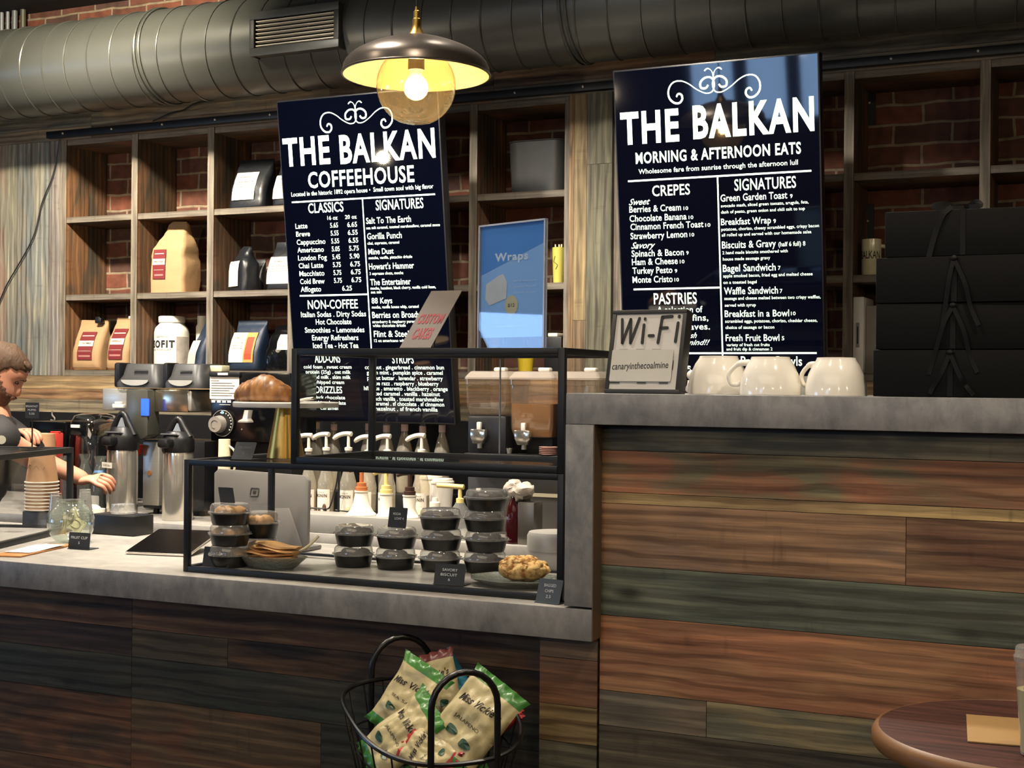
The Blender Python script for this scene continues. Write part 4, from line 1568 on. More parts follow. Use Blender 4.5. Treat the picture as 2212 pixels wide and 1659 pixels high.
# ------------------------------------------------------------------ things on top of the cases
# cake stand and croissant
Yk = YC0 + 0.19
p = at(617, 990, Yk)
s = mpp(617, Yk)
zt_ = at(617, 879, Yk).z
cs = thing('cake_stand', 'white round cake stand on a tapered brass foot', 'cake stand', (p.x, Yk, zlt + 0.0005))
hz = zt_ - zlt
MB().lathe([(0, 0), (40 * s, 0), (40 * s, 0.004), (22 * s, hz - 0.006), (22 * s, hz - 0.001), (0, hz - 0.001)], seg=40, cap=False).build('brass_foot', BRASS, cs)
MB().lathe([(0, hz - 0.001), (112 * s, hz - 0.001), (113.5 * s, hz + 0.002), (113.5 * s, hz + 0.010), (112 * s, hz + 0.012), (0, hz + 0.012)], seg=56, cap=False).build('plate', mat('pale_marble', '#dcdad6', 0.18, var=0.06, scale=8), cs)
# croissant: crescent of overlapping rolled segments
zc_ = zlt + hz + 0.0125
mb = MB()
L_ = 150 * s
N = 60
rings = []
for k in range(N + 1):
    t = k / N * 2 - 1
    ang = t * 0.55
    cx, cy = L_ / 2 * t, -0.03 * (1 - t * t)
    prof_ = (1 - abs(t) ** 2.3) ** 0.62
    ph = (abs(t) * 4.3) % 1.0
    step = 0.955 + 0.045 * math.sin(math.pi * min(ph * 1.15, 1.0))
    rad = (0.010 + 0.030 * prof_) * step * (1 - 0.2 * max(-t, 0))
    skew = 1.0 + 0.28 * math.exp(-((t - 0.22) / 0.3) ** 2)
    ring = []
    for a in range(20):
        an = 2 * math.pi * a / 20
        y = rad * 1.1 * math.cos(an)
        z = rad * 0.98 * math.sin(an) * skew
        ring.append((cx - y * math.sin(ang) * 0.5, cy + y, max(z, -0.013 * (0.5 + prof_)) + 0.013 * (0.5 + prof_) + 0.0005))
    rings.append(ring)
mb.loft(rings)
m_, nt_, b_, LL = new_mat('croissant_crust')
tcn = nt_.nodes.new('ShaderNodeTexCoord')
mpn = nt_.nodes.new('ShaderNodeMapping')
mpn.inputs['Scale'].default_value = (34, 12, 12)
nzn = nt_.nodes.new('ShaderNodeTexNoise')
nzn.inputs['Scale'].default_value = 1.6
nzn.inputs['Detail'].default_value = 4
crn = nt_.nodes.new('ShaderNodeValToRGB')
crn.color_ramp.elements[0].position = 0.3
crn.color_ramp.elements[0].color = lin('#4a2812')
crn.color_ramp.elements[1].position = 0.72
crn.color_ramp.elements[1].color = lin('#a8743f')
LL.new(tcn.outputs['Object'], mpn.inputs['Vector'])
LL.new(mpn.outputs[0], nzn.inputs['Vector'])
LL.new(nzn.outputs['Fac'], crn.inputs['Fac'])
LL.new(crn.outputs['Color'], b_.inputs['Base Color'])
b_.inputs['Roughness'].default_value = 0.38
bpn = nt_.nodes.new('ShaderNodeBump')
bpn.inputs['Strength'].default_value = 0.35
bpn.inputs['Distance'].default_value = 0.003
LL.new(nzn.outputs['Fac'], bpn.inputs['Height'])
LL.new(bpn.outputs['Normal'], b_.inputs['Normal'])
pcr = at(579, 870, Yk)
o = mb.build('croissant', m_, smooth=60)
o.location = (pcr.x, Yk - 0.005, zc_)
tag(o, 'large golden brown croissant lying on the cake stand', 'croissant')
# little spoon with a dark tip beside it
pa, pb = at(662, 872, Yk), at(722, 866, Yk)
sp = thing('cheese_knife', 'small white handled knife on the right of the cake stand', 'knife', (pa.x, Yk - 0.03, zc_))
MB().tube([(0, 0, 0.004), (0.02, 0, 0.008), (0.04, 0, 0.010)], 0.004, 10).build('handle', WHITEP, sp)
MB().box((0.06, 0, 0.0095), (0.045, 0.012, 0.0015)).build('blade', mat('dark_blade', '#2b1a1a', 0.3), sp)

# acrylic poster stand
Yw = YC0 + 0.12
a_, b__ = at(1031, 750, Yw), at(1171, 750, Yw)
yaww = 0.0
PW = Panel('poster_stand', 'blue wraps poster in a clear acrylic stand on top of the upper case', 'sign', (1033, 484), (1178, 464), Yw, R(-0.4), H=0.1, yaw=R(-21))
PW.W = 0.214
PW.H = (at(1033, 484, Yw).z - zut) 
PW.O = Vector((XA(1103, Yw), Yw, zut)) + PW.V * PW.H / 2 + Vector((0, 0, 0.001))
PW.root.location = PW.O
W_, H_ = PW.W, PW.H
MB().prism(rrect(W_, H_, 0.003, 3), 0.001, 0.004).build('acrylic_front', glass('acrylic', '#eef4fb', refl=1.1, min_refl=0.02), PW.root, 0)
MB().box((W_ / 2 - 0.002, 0, 0.0005), (0.004, H_, 0.009)).box((-W_ / 2 + 0.002, 0, 0.0005), (0.004, H_, 0.009)).box((0, H_ / 2 - 0.002, 0.0005), (W_, 0.004, 0.009)).build('acrylic_edge', mat('acrylic_edge', '#c9cfe0', 0.15, trans=0.4), PW.root)
MB().box((0, -H_ / 2 + 0.0015, -0.035), (W_, 0.003, 0.09)).build('acrylic_foot', glass('acrylic'), PW.root, 0)
pb_ = MB().box((0, 0.012, -0.0005), (W_ * 0.94, H_ * 0.90, 0.001)).build('poster', mat('poster_blue', '#a4cdfa', 0.5, var=0.03), PW.root, 0)
mb = MB()
w2, h2 = W_ * 0.47, H_ * 0.45
mb.prism([(-w2, h2 + 0.012), (-w2, 0.012 + h2 * 0.12), (w2, 0.012 + h2 * 0.62), (w2, h2 + 0.012)], 0.0002, 0.0004)
mb.build('poster_dark_band', mat('poster_navy', '#5f9ce0', 0.5, var=0.06), pb_, 0)
mb = MB()
put_text(mb, 'Wraps', 0.0, H_ * 0.20, W_ * 0.5, H_ * 0.065, 0.0007, 0.03)
mb2 = mb
for v in mb.bm.verts: v.co.x -= W_ * 0.26
mb.build('poster_title', mat('poster_white', '#f4f8fc', 0.6), pb_, 0)
mb = MB()
for i, t_ in enumerate(('BBQ Chicken', 'Jalapeno Popper', 'Chicken Caesar')):
    put_text(mb, t_, W_ * 0.20, H_ * (0.025 - 0.045 * i), W_ * 0.34, H_ * 0.017, 0.0007, 0.0, align='c')
put_text(mb, 'Available for Dine-in or To-go', -W_ * 0.02, -H_ * 0.325, W_ * 0.56, H_ * 0.014, 0.0007, 0.0, align='c')
mb.build('poster_lettering', mat('poster_pale', '#dcebfa', 0.6), pb_, 0)
mb = MB().prism([(-W_ * 0.40, -H_ * 0.10), (-W_ * 0.39, H_ * 0.02), (-W_ * 0.2, H_ * 0.085), (-W_ * 0.13, H_ * 0.095), (-W_ * 0.07, H_ * 0.03), (-W_ * 0.08, -H_ * 0.10), (-W_ * 0.33, -H_ * 0.15)], 0.0005, 0.0007)
mb.build('poster_wrap_picture', mat('poster_wrap', '#ece2d8', 0.6, var=0.15, scale=30), pb_, 0)
st = []
for i in range(32):
    a = 2 * math.pi * i / 32
    q_ = W_ * (0.105 if i % 2 else 0.092)
    st.append((-W_ * 0.0 + q_ * math.cos(a), -H_ * 0.155 + q_ * math.sin(a) * 1.05))
MB().prism(st, 0.0007, 0.0009).build('poster_price_star', mat('poster_star', '#e3d0a0', 0.6), pb_, 0)
mb = MB()
put_text(mb, '$12', 0.0, -H_ * 0.168, W_ * 0.1, H_ * 0.028, 0.0011, 0.02, align='c')
mb.build('poster_price', mat('poster_ink', '#4a4438', 0.6), pb_, 0)

# leaning paper card with red writing
Yr = YC0 + 0.09
pa, pb, pt = at(862, 751, Yr), at(929, 751, Yr), at(898, 626, Yr)
wr = pb.x - pa.x
RC = thing('paper_sign', 'leaning grey paper sign with red handwriting on the upper case', 'sign', ((pa.x + pb.x) / 2, Yr, zut + 0.0005))
hgt = (at(898, 626, Yr).z - zut)
lean = math.atan2((36 * mpp(880, Yr)) * 1.0, hgt)
# leans back and to the right: a sheet bent over its stand
dx, dy = 0.035, 0.09
mb = MB()
n = 10
rings = []
for k in range(n + 1):
    t = k / n
    c = Vector((dx * t, dy * t, hgt * t * 1.02))
    rings.append([c + Vector((x, 0.0012 * sg, 0)) for x, sg in ((-wr / 2, -1), (wr / 2, -1), (wr / 2, 1), (-wr / 2, 1))])
mb.loft(rings).build('sheet', mat('grey_paper', '#746e6b', 0.75, var=0.06), RC, 0)
mb = MB()
put_text(mb, 'CUSTOM', 0, 0.44, wr * 0.8, hgt * 0.16, 0, 0.04, align='c', fn=lambda x, y, z: Vector((x + dx * 0.44 + y * 0 + dx * (y - 0.44) / hgt, dy * (0.44 + (y - 0.44) / hgt) - 0.0022, hgt * 1.02 * (0.44 + (y - 0.44) / hgt))))
put_text(mb, 'CAKES', 0, 0.18, wr * 0.6, hgt * 0.18, 0, 0.04, align='c', fn=lambda x, y, z: Vector((x + dx * (0.18 + (y - 0.18) / hgt), dy * (0.18 + (y - 0.18) / hgt) - 0.0022, hgt * 1.02 * (0.18 + (y - 0.18) / hgt))))
mb.build('red_lettering', mat('red_marker', '#97404a', 0.7), RC, 0)
MB().box((0, 0.045, 0.0015), (wr * 1.1, 0.1, 0.003)).tube([(0, 0.09, 0.003), (0.02, 0.095, hgt * 0.8)], 0.002, 6).build('stand', BLACK, RC)

# wooden board on the left case
p = lq(0.30, 0.2)
wb = MB().lathe([(0, 0), (0.075, 0), (0.085, 0.006), (0.087, 0.016), (0.083, 0.018), (0.0, 0.014)], seg=36, cap=False).build('wooden_plate', mat('pale_wood', '#cdb083', 0.5, var=0.15, stretch=(1, 12, 1)))
wb.location = (p.x, p.y, zq + 0.0005)
tag(wb, 'pale wooden plate on top of the left glass case', 'plate')

# ------------------------------------------------------------------ worktop things on the left
# nested paper cups standing upside down
CUPP = mat('kraft_cup_paper', '#c2946c', 0.7, var=0.08)
RIM = mat('cup_rim_white', '#efe6d8', 0.5, var=0.03)


def paper_cup(label, loc, rb, rt, h, group, scale=1):
    root = thing('paper_cup', label, 'paper cup', loc, group=group)
    MB().lathe([(rt, 0.0), (rb, h), (rb * 0.96, h - 0.001), (rb * 0.9, h - 0.006), (0, h - 0.006)], seg=32, cap=False).build('cup_wall', CUPP, root)
    MB().tube([(rt * 1.02 * math.cos(2 * math.pi * i / 32), rt * 1.02 * math.sin(2 * math.pi * i / 32), 0.0022) for i in range(32)], 0.0024, 8, closed=True).build('rolled_rim', RIM, root)
    return root


Yu = 3.205
s = mpp(90, Yu)
p = at(90, 1102, Yu)
zcup = ZL + 0.0005
h1 = 62 * s
gap = 7.35 * s
c0 = None
nc = 9
zbase = at(90, 1101, Yu).z
hold = thing('cup_riser', 'small black stand under the stack of paper cups', 'stand', (p.x, Yu, ZL))
MB().box2((-0.04, -0.04, 0), (0.04, 0.04, zbase - ZL - 0.003), 0.003).build('riser_block', BLACK, hold)
names = ['bottom', 'second', 'third', 'fourth', 'fifth', 'sixth', 'seventh', 'eighth', 'top']
for k in range(nc):
    lab = '%s upside down kraft paper cup of the nested stack behind the left case' % names[k] + (' counted upward' if 0 < k < 8 else '')
    loc = (p.x, Yu, zbase + k * gap)
    if c0 is None:
        c0 = paper_cup(lab, loc, 26 * s, 34 * s, h1, 'nested kraft paper cups')
    else:
        dup(c0, loc, label=lab)
mb = MB()
tw = 'THE BALKAN'
zt0 = h1 * 0.55


def wrapcup(rr0):
    def f(x, y, z):
        r_ = rr0 + 0.0007
        a = -math.pi / 2 + x / r_
        return Vector((r_ * math.cos(a), r_ * math.sin(a), y))
    return f


mb.tube([Vector((30 * s * math.cos(a) * 1.0, 30 * s * math.sin(a), h1 * (0.5 + 0.1 * math.sin(a * 9)))) for a in [R(-140 + i * 5) for i in range(22)]], 0.0006, 5)
mb.sphere((-0.008, -29.3 * s, h1 * 0.62), (0.004, 0.002, 0.003), 8, 6)
topcup = [o for o in COL.objects if o.get('label', '').startswith('top upside down kraft')][0]
mb.build('printed_doodle', mat('brown_print', '#7d563b', 0.7), topcup)
# second stack, taller, just behind with a red sleeve
Yu2 = 4.05
s2 = mpp(95, Yu2)
p2 = at(94, 1000, Yu2)
zb2 = at(94, 1030, Yu2).z
hold2 = thing('cup_riser', 'black stand behind, carrying the taller single paper cup', 'stand', (p2.x, Yu2, ZB + 0.0006))
MB().box2((-0.045, -0.045, 0), (0.045, 0.045, zb2 - ZB - 0.003), 0.003).build('riser_block', BLACK, hold2)
cc = paper_cup('single upside down kraft cup with a bean print standing taller behind the nested stack', (p2.x, Yu2, zb2), 23 * s2, 29 * s2, (1030 - 937) * s2, None)
mb = MB().sphere((-0.012, -24.6 * s2, 78 * s2), (0.005, 0.0025, 0.006), 10, 8)
put_text(mb, 'BAL', 0.012, 76 * s2, 0.018, 0.006, 0, 0, align='c', fn=lambda x, y, z: Vector((x, -math.sqrt(max((24.6 * s2) ** 2 - x * x, 0)) - 0.001, y)))
mb.build('printed_mark', mat('brown_print', '#7d563b'), cc)
rs_ = thing('red_carton', 'slim red carton half hidden behind the tall kraft cup', 'carton', (XA(121, 4.12), 4.12, ZB + 0.0006))
hr_ = at(121, 936, 4.09).z - ZB
MB().box((0, 0, hr_ / 2), (0.045, 0.04, hr_), 0.004).build('carton_body', mat('red_paper', '#c0392f', 0.5), rs_)
MB().box((0, 0, hr_ + 0.003), (0.045, 0.012, 0.006), 0.002).build('carton_fold', mat('red_paper', '#c0392f', 0.5), rs_)
# clear plastic cups
Yx = 3.2
for j, (px, n) in enumerate(((141, 7), (160, 8))):
    s3 = mpp(px, Yx)
    q = at(px, 1112, Yx + 0.02)
    first = None
    for k in range(n):
        lab = 'clear plastic cup %s in the %s clear stack beside the kraft cups' % (('at the bottom', 'second from the bottom', 'third from the bottom', 'fourth from the bottom', 'fifth from the bottom', 'sixth from the bottom', 'seventh from the bottom', 'at the top')[k], ('left', 'right')[j])
        loc = (q.x + j * 0.006, Yx + (0.06 if j else -0.02), ZL + 0.0006 + k * 0.0085)
        if first is None:
            first = thing('plastic_cup', lab, 'plastic cup', loc, group='nested clear plastic cups')
            MB().lathe([(0.022, 0.0), (0.0165, 0.062), (0.0, 0.062)], seg=24, cap=False).build('cup_wall', PLC, first)
            MB().tube([(0.0228 * math.cos(2 * math.pi * i / 24), 0.0228 * math.sin(2 * math.pi * i / 24), 0.0012) for i in range(24)], 0.0012, 6, closed=True).build('rolled_rim', PLC, first)
        else:
            dup(first, loc, label=lab)

# tip jar with folded banknotes
pj = atz(153, 1172, ZL)
pj = at(153, 1172, 2.97)
s = mpp(153, 2.97)
rj = 50 * s
jar = thing('tip_jar', 'round glass tip jar stuffed with folded banknotes', 'jar', (pj.x, 2.97, ZL + 0.0005))
zj = rj * 0.86
prof = [(0, 0.0), (rj * 0.5, 0.0)]
for i in range(15):
    a = R(-58 + i * 112 / 14)
    prof.append((rj * math.cos(a), zj + rj * math.sin(a)))
prof += [(rj * 0.56, zj + rj * 0.9), (rj * 0.66, zj + rj * 0.97)]
MB().lathe(prof, seg=40, cap=False).build('jar_glass', GLASSO, jar)
BILL = mat('banknote_paper', '#b3ad86', 0.8, var=0.25, scale=90)
BILLD = mat('banknote_print', '#6b6a4c', 0.8, var=0.2, scale=120)
for i, (x, y, z, w, h, rx, ry, rz, lab) in enumerate(((0.012, -0.012, zj + 0.018, 0.052, 0.034, 75, -38, 8, 'banknote sticking out of the top of the tip jar'),
                                                       (-0.016, -0.014, zj - 0.004, 0.026, 0.056, 82, 0, -12, 'folded banknote standing inside the left of the tip jar'),
                                                       (0.004, 0.012, zj - 0.006, 0.05, 0.04, 60, 25, 30, 'crumpled banknote lying deep inside the tip jar'))):
    bn = thing('banknote', lab, 'banknote', (pj.x + x, 2.97 + y, ZL + z), (R(rx), R(ry), R(rz)))
    mb = MB()
    n = 8
    rings = []
    for k in range(n + 1):
        t = k / n - 0.5
        zz_ = 0.004 * math.sin(t * 6 + i)
        rings.append([(t * w, -h / 2, zz_ - 0.0006), (t * w, h / 2, zz_ - 0.0006), (t * w, h / 2, zz_ + 0.0006), (t * w, -h / 2, zz_ + 0.0006)])
    mb.loft(rings).build('paper', BILL, bn)
    mb = MB()
    pts = [(0.28 * w * math.cos(2 * math.pi * k / 20), 0.3 * h * math.sin(2 * math.pi * k / 20), 0.004 * math.sin(0.28 * math.cos(2 * math.pi * k / 20) * 6 + i) + 0.0012) for k in range(20)]
    mb.tube(pts, 0.0009, 4, closed=True)
    bdp = [(sx * w * 0.45, sy * h * 0.42, 0.004 * math.sin(sx * 0.45 * 6 + i) + 0.0012) for sx, sy in ((-1, -1), (1, -1), (1, 1), (-1, 1))]
    mb.tube(bdp, 0.0008, 4, closed=True)
    mb.build('printed_border', BILLD, bn)

# clipboard with receipts
_k = Vector((-2.695, 2.775, 0))
cb_ = thing('clipboard', 'tan clipboard lying at the left edge of the worktop', 'clipboard', (_k.x, _k.y, ZL + 0.0005), (0, 0, R(104)))
MB().box((0.0, 0, 0.002), (0.27, 0.085, 0.004), 0.001).build('board', mat('tan_board', '#a8713f', 0.5), cb_)
MB().box((0.09, 0.02, 0.006), (0.05, 0.014, 0.006), 0.002).build('clip', STEEL, cb_)
rp = MB()
n = 8
rings = []
for k in range(n + 1):
    t = k / n - 0.5
    z = 0.0014 * math.sin(t * 5) + 0.0025
    rings.append([(t * 0.17, -0.036, z), (t * 0.17, 0.036, z), (t * 0.17, 0.036, z + 0.0012), (t * 0.17, -0.036, z + 0.0012)])
rp = rp.loft(rings).build('receipt', PAPER)
rp.location = (cb_.location.x + 0.005, cb_.location.y + 0.003, ZL + 0.0042)
rp.rotation_euler = (0, 0, R(101))
tag(rp, 'white receipt lying on the tan clipboard', 'paper')

# tablet lying on the worktop
A, B, C_, D = atz(255, 1197, ZL), atz(395, 1203, ZL), atz(420, 1153, ZL), atz(325, 1151, ZL)
cen = (A + B + C_ + D) / 4
Ux = (B - A).normalized()
wt, dt = (B - A).length, ((D - A).length + (C_ - B).length) / 2
tb = thing('tablet', 'tablet computer lying face up with a dark screen on the worktop', 'tablet', ((A.x + B.x) / 2 + 0.02, (A.y + B.y) / 2, ZL + 0.0008), (0, 0, math.atan2(Ux.y, Ux.x)))
TM = Matrix.Rotation(R(13), 4, 'X') @ Matrix.Translation((0, 0.097, 0))
sk = (D - A).dot(Vector((Ux.x, Ux.y, 0)))
MB().prism(rrect(wt, 0.19, 0.008, 4), 0, 0.006, 0.0015).apply(TM).build('metal_body', CHROME, tb)
MB().box2((-0.05, 0.09, 0), (0.05, 0.15, 0.018), 0.003).build('stand_wedge', BLKPL, tb)
MB().prism(rrect(wt - 0.006, 0.184, 0.007, 4), 0.006, 0.0068).apply(TM).build('screen', BLACKG, tb)

# point of sale screen seen from behind
Ys = YC1 + 0.06
a_, b__ = at(470, 1022, Ys + 0.03), at(667, 1030, Ys + 0.03)
PS = thing('payment_terminal', 'back of a white point of sale screen behind the pastry case', 'payment terminal', ((a_.x + b__.x) / 2 - 0.004, Ys, ZL + 0.0005))
wps = b__.x - a_.x
zs_ = a_.z - ZL
GREYP = mat('terminal_grey', '#6b6864', 0.35, var=0.04)
hps = (zs_ - 0.02)
sp = wps / 205.0
tiltm = Matrix.Translation((0, 0.0, 0)) @ Matrix.Rotation(math.pi / 2 - R(14), 4, 'X')
q_ = lambda px, py: ((px - 572) * sp, (1163 - py) * sp + 0.012)
MB().prism([q_(500, 1160), q_(690, 1163), q_(672, 1036), q_(662, 1027), q_(466, 1021), q_(457, 1030), q_(470, 1098)], -0.007, 0.007, 0.0025).apply(tiltm).build('display', GREYP, PS)
MB().prism([q_(604, 1160), q_(680, 1158), q_(640, 1090), q_(605, 1092)], 0.0072, 0.012, 0.001).apply(tiltm).build('arm', GREYP, PS)
MB().box((0.02, 0.06, 0.006), (wps * 0.8, 0.12, 0.012), 0.004).build('base', GREYP, PS)
mb = MB()
fr = rrect(0.026, 0.022, 0.003, 3, *q_(557, 1063))
mb.tube([(x, y, 0.0075) for x, y in fr], 0.0016, 5, closed=True)
mb.box((*q_(557, 1063), 0.0078), (0.009, 0.007, 0.0012))
mb.apply(tiltm).build('logo_mark', mat('logo_dark', '#2a2826', 0.5), PS)
# small black tray box near the back edge
p = atz(262, 1153, ZL)
bx = thing('napkin_box', 'low black box at the back edge of the worktop in front of the flask', 'box', (p.x, p.y, ZL + 0.0005))
s = mpp(262, p.y)
MB().box((0, 0, 21 * s), (122 * s, 0.09, 42 * s), 0.003).build('box_body', BLACK, bx)
MB().box((0, 0, 42 * s), (110 * s, 0.08, 0.002)).build('box_top', BLKPL, bx)
wc = MB().lathe([(0, 0), (26 * s, 0), (27 * s, 4 * s), (25.5 * s, 6 * s), (24 * s, 20 * s), (23 * s, 20 * s), (0, 18 * s)], seg=28, cap=False).build('plastic_lid_stack', PLC)
wc.location = (XA(268, p.y), p.y, ZL + 0.0015 + 43 * s)
tag(wc, 'clear plastic cup lid on the low black box', 'lid')
# translucent white tub behind the biscuit
Yt = YC1 + 0.07
p = at(1186, 1225, Yt)
s = mpp(1186, Yt)
tubm = mat('milky_plastic', '#d9d6cf', 0.3, var=0.04, trans=0.3)
o = thing('plastic_tub', 'milky white plastic tub standing behind the pastry case at the right', 'tub', (at(1196, 1225, Yt).x, Yt, ZL + 0.0005))
ht = at(1190, 1150, Yt).z - ZL
MB().lathe([(0, 0), (50 * s, 0), (54 * s, 0.004), (56 * s, ht * 0.9), (53 * s, ht), (0, ht)], seg=32, cap=False).build('tub_body', tubm, o)
MB().lathe([(57 * s, ht * 0.55), (58 * s, ht * 0.56), (58 * s, ht * 0.92), (54 * s, ht * 1.02), (0, ht * 1.02)], seg=32, cap=False).build('tub_lid', tubm, o)
# ------------------------------------------------------------------ back counter: coffee machines
YA = 4.07
ZBB = ZB + 0.0006


def on_back(px, Y):
    return Vector((XA(px, Y), Y, ZBB))


def airpot(label, px, Y, w_px, top_py, neck_py, side):
    s = mpp(px, Y)
    p = on_back(px, Y)
    r = w_px * s / 2
    root = thing('airpot', label, 'coffee flask', p)
    zn = at(px, neck_py, Y).z - ZB
    zt = at(px, top_py, Y).z - ZB
    MB().lathe([(0, 0), (r * 0.97, 0), (r, 0.006), (r, zn - 0.012), (r * 0.97, zn), (0, zn)], seg=40, cap=False).build('steel_body', CHROME, root)
    hd = MB().lathe([(0, zn), (r * 1.02, zn), (r * 1.06, zn + 0.012), (r * 1.06, zn + 0.045), (r * 0.98, zn + 0.06), (r * 0.7, zn + (zt - zn) * 0.62), (0, zn + (zt - zn) * 0.64)], seg=36, cap=False)
    hd.box((0, -r * 1.05, zn + 0.035), (0.05, 0.07, 0.035), 0.012)
    h = hd.build('pump_head', BLKPL, root)
    # lever raised over the head, spout to the front
    lv = MB()
    lv.tube(catmull([(-r * 0.9, 0.0, zn + 0.06), (-r * 0.55, 0, zn + (zt - zn) * 0.75), (0.0, 0, zt), (r * 0.5, 0, zn + (zt - zn) * 0.72), (r * 0.95, 0, zn + 0.055)], 6), 0.012, 10)
    lv.build('lever', BLKPL, h)
    MB().prism([(-r * 0.45, zn + (zt - zn) * 0.45), (r * 0.5, zn + (zt - zn) * 0.45), (0.005, zt - 0.016)], -0.004, 0.004).apply(Matrix.Translation((0, -0.012, 0)) @ Matrix.Rotation(math.pi / 2, 4, 'X')).build('lever_shield', mat('smoky_plastic', '#8b929c', 0.15), h)
    MB().box((0, -r * 0.6, zn + 0.062), (r * 1.3, r * 0.9, 0.006), 0.003, rot=Matrix.Rotation(R(-14), 3, 'X')).build('head_plate', mat('grey_plate', '#55565a', 0.3), h)
    return root, r, zn


a1, r1, zn1 = airpot('steel airpot with a paper label, left of the coffee brewer post', 266, YA, 66, 893, 972, 1)
MB().prism(rrect(0.075, 0.021, 0.001, 2), 0, 0.001).apply(Matrix.Translation((-0.022, -r1 - 0.002, zn1 - 0.056)) @ Matrix.Rotation(R(-20), 4, 'Z') @ Matrix.Rotation(math.pi / 2, 4, 'X')).build('label', PAPER, a1, 0)
mb = MB()
put_text(mb, 'HOUSE  Blend', 0, -0.004, 0.055, 0.008, 0.0015, 0, align='c')
mb.apply(Matrix.Translation((-0.022, -r1 - 0.002, zn1 - 0.056)) @ Matrix.Rotation(R(-20), 4, 'Z') @ Matrix.Rotation(math.pi / 2, 4, 'X')).build('label_lettering', mat('grey_ink', '#5a5550', 0.8), a1, 0)
lv = [c for c in a1.children if c.name.startswith('pump_head')][0]
a2, r2, zn2 = airpot('steel airpot right of the coffee brewer post', 386, YA + 0.005, 66, 905, 977, 1)

# twin coffee brewer
Yb = 4.19
bp = on_back(322, Yb)
brw = thing('coffee_brewer', 'twin coffee brewer with blue display and two dark brew baskets on top', 'coffee machine', (bp.x, 4.35, ZBB))
sb = mpp(322, Yb)
X_ = lambda px: XA(px, Yb) - bp.x
Z_ = lambda py: at(322, py, Yb).z - ZB
yb = Yb - 4.35
mb = MB().box2((X_(310), yb, Z_(1092)), (X_(345), yb + 0.03, Z_(955)), 0.003)
mb.build('steel_post', STEEL, brw)
MB().cyl((X_(325), yb - 0.001, Z_(1022)), (X_(325), yb - 0.004, Z_(1022)), 5.5 * sb, seg=20).build('round_badge', mat('bronze_badge', '#9c6a32', 0.4), brw)
MB().box2((X_(303), yb + 0.02, Z_(1100)), (X_(436), yb + 0.2, Z_(950)), 0.006).build('housing', BLKPL, brw)
mb = MB()
for px in (322, 344, 420):
    mb.cyl((X_(px), yb + 0.05, 0), (X_(px), yb + 0.05, Z_(1098)), 0.012, seg=10)
mb.build('feet', BLACK, brw)
tw_ = MB().prism([(X_(299), Z_(946)), (X_(333), Z_(948)), (X_(345), Z_(940)), (X_(345), Z_(842)), (X_(333), Z_(840)), (X_(299), Z_(842))], -0.0, 0.07, 0.004).apply(Matrix.Translation((0, yb, 0)) @ Matrix.Rotation(math.pi / 2, 4, 'X'))
twr = tw_.build('control_tower', mat('tower_grey', '#57564f', 0.3, metal=0.3), brw)
_q = at(314, 880, Yb - 0.07)
LCD = mat('blue_display', '#2a55ff', 0.3, var=0.02, emit=1.3)
MB().prism(rrect(21 * sb, 36 * sb, 0.003, 3), 0, 0.002).apply(Matrix.Translation((_q.x - bp.x, yb - 0.0705, _q.z - ZB)) @ Matrix.Rotation(math.pi / 2, 4, 'X')).build('display', LCD, twr)
MB().box2((X_(233), yb - 0.03, Z_(888)), (X_(300), yb + 0.19, Z_(840)), 0.004).build('brew_head', STEEL, brw)
MB().box2((X_(345), yb - 0.03, Z_(889)), (X_(418), yb + 0.19, Z_(841)), 0.004).build('brew_head', mat('worn_steel', '#c2b9a2', 0.22, metal=0.95), brw)
MB().box2((X_(398), yb - 0.028, Z_(888)), (X_(424), yb + 0.18, Z_(842)), 0.01).build('side_panel', STEEL, brw)
for px0, px1 in ((262, 354), (366, 446)):
    xm = (X_(px0) + X_(px1)) / 2
    w = (X_(px1) - X_(px0))
    z0, z1 = Z_(838), Z_(786)
    mb = MB()
    ring = lambda ww, d, z: [(xm + x, yb + 0.06 + y, z) for x, y in rrect(ww, d, 0.03, 5)]
    mb.loft([ring(w * 1.02, 0.2, z0), ring(w * 1.02, 0.2, z0 + 0.02), ring(w * 0.86, 0.17, z0 + (z1 - z0) * 0.5), ring(w * 0.78, 0.15, z1 - 0.004), ring(w * 0.74, 0.14, z1)])
    hb = mb.build('brew_basket', DGREY, brw)
    MB().box2((xm - w * 0.6, yb - 0.02, z0), (xm - w * 0.47, yb + 0.06, z1 + 0.004), 0.008).build('basket_handle', BLKPL, hb)
    arc = [(xm + w * 0.32 * math.cos(a), z0 + 0.028 - 0.022 * math.sin(a)) for a in [math.pi * i / 12 for i in range(13)]]
    MB().prism(arc, 0, 0.004).apply(Matrix.Translation((0, yb - 0.042, 0.002)) @ Matrix.Rotation(math.pi / 2, 4, 'X')).build('thumb_rest', mat('light_grey_plastic', '#a9a8a2', 0.35), hb)
    mb = MB()
    for k in range(4):
        mb.box((xm + w * 0.06, yb - 0.0235, z0 + 0.05 + 0.0058 * k), (w * 0.32, 0.002, 0.0012))
    mb.build('vent_lines', BLKPL, hb)
rl = MB().prism([(X_(292), Z_(983)), (X_(307), Z_(985)), (X_(313), Z_(961)), (X_(303), Z_(960))], 0, 0.02, 0.003).apply(Matrix.Translation((0, yb - 0.002, 0)) @ Matrix.Rotation(math.pi / 2, 4, 'X'))
rl.build('red_tap_lever', mat('red_plastic', '#d8342c', 0.3), brw)
pl_ = MB().box2((X_(260), yb - 0.045, Z_(882)), (X_(283), yb - 0.032, Z_(874)), 0.001).box2((X_(265), yb - 0.045, Z_(874)), (X_(278), yb - 0.032, Z_(869)), 0.001).build('white_tag', PAPER, brw)

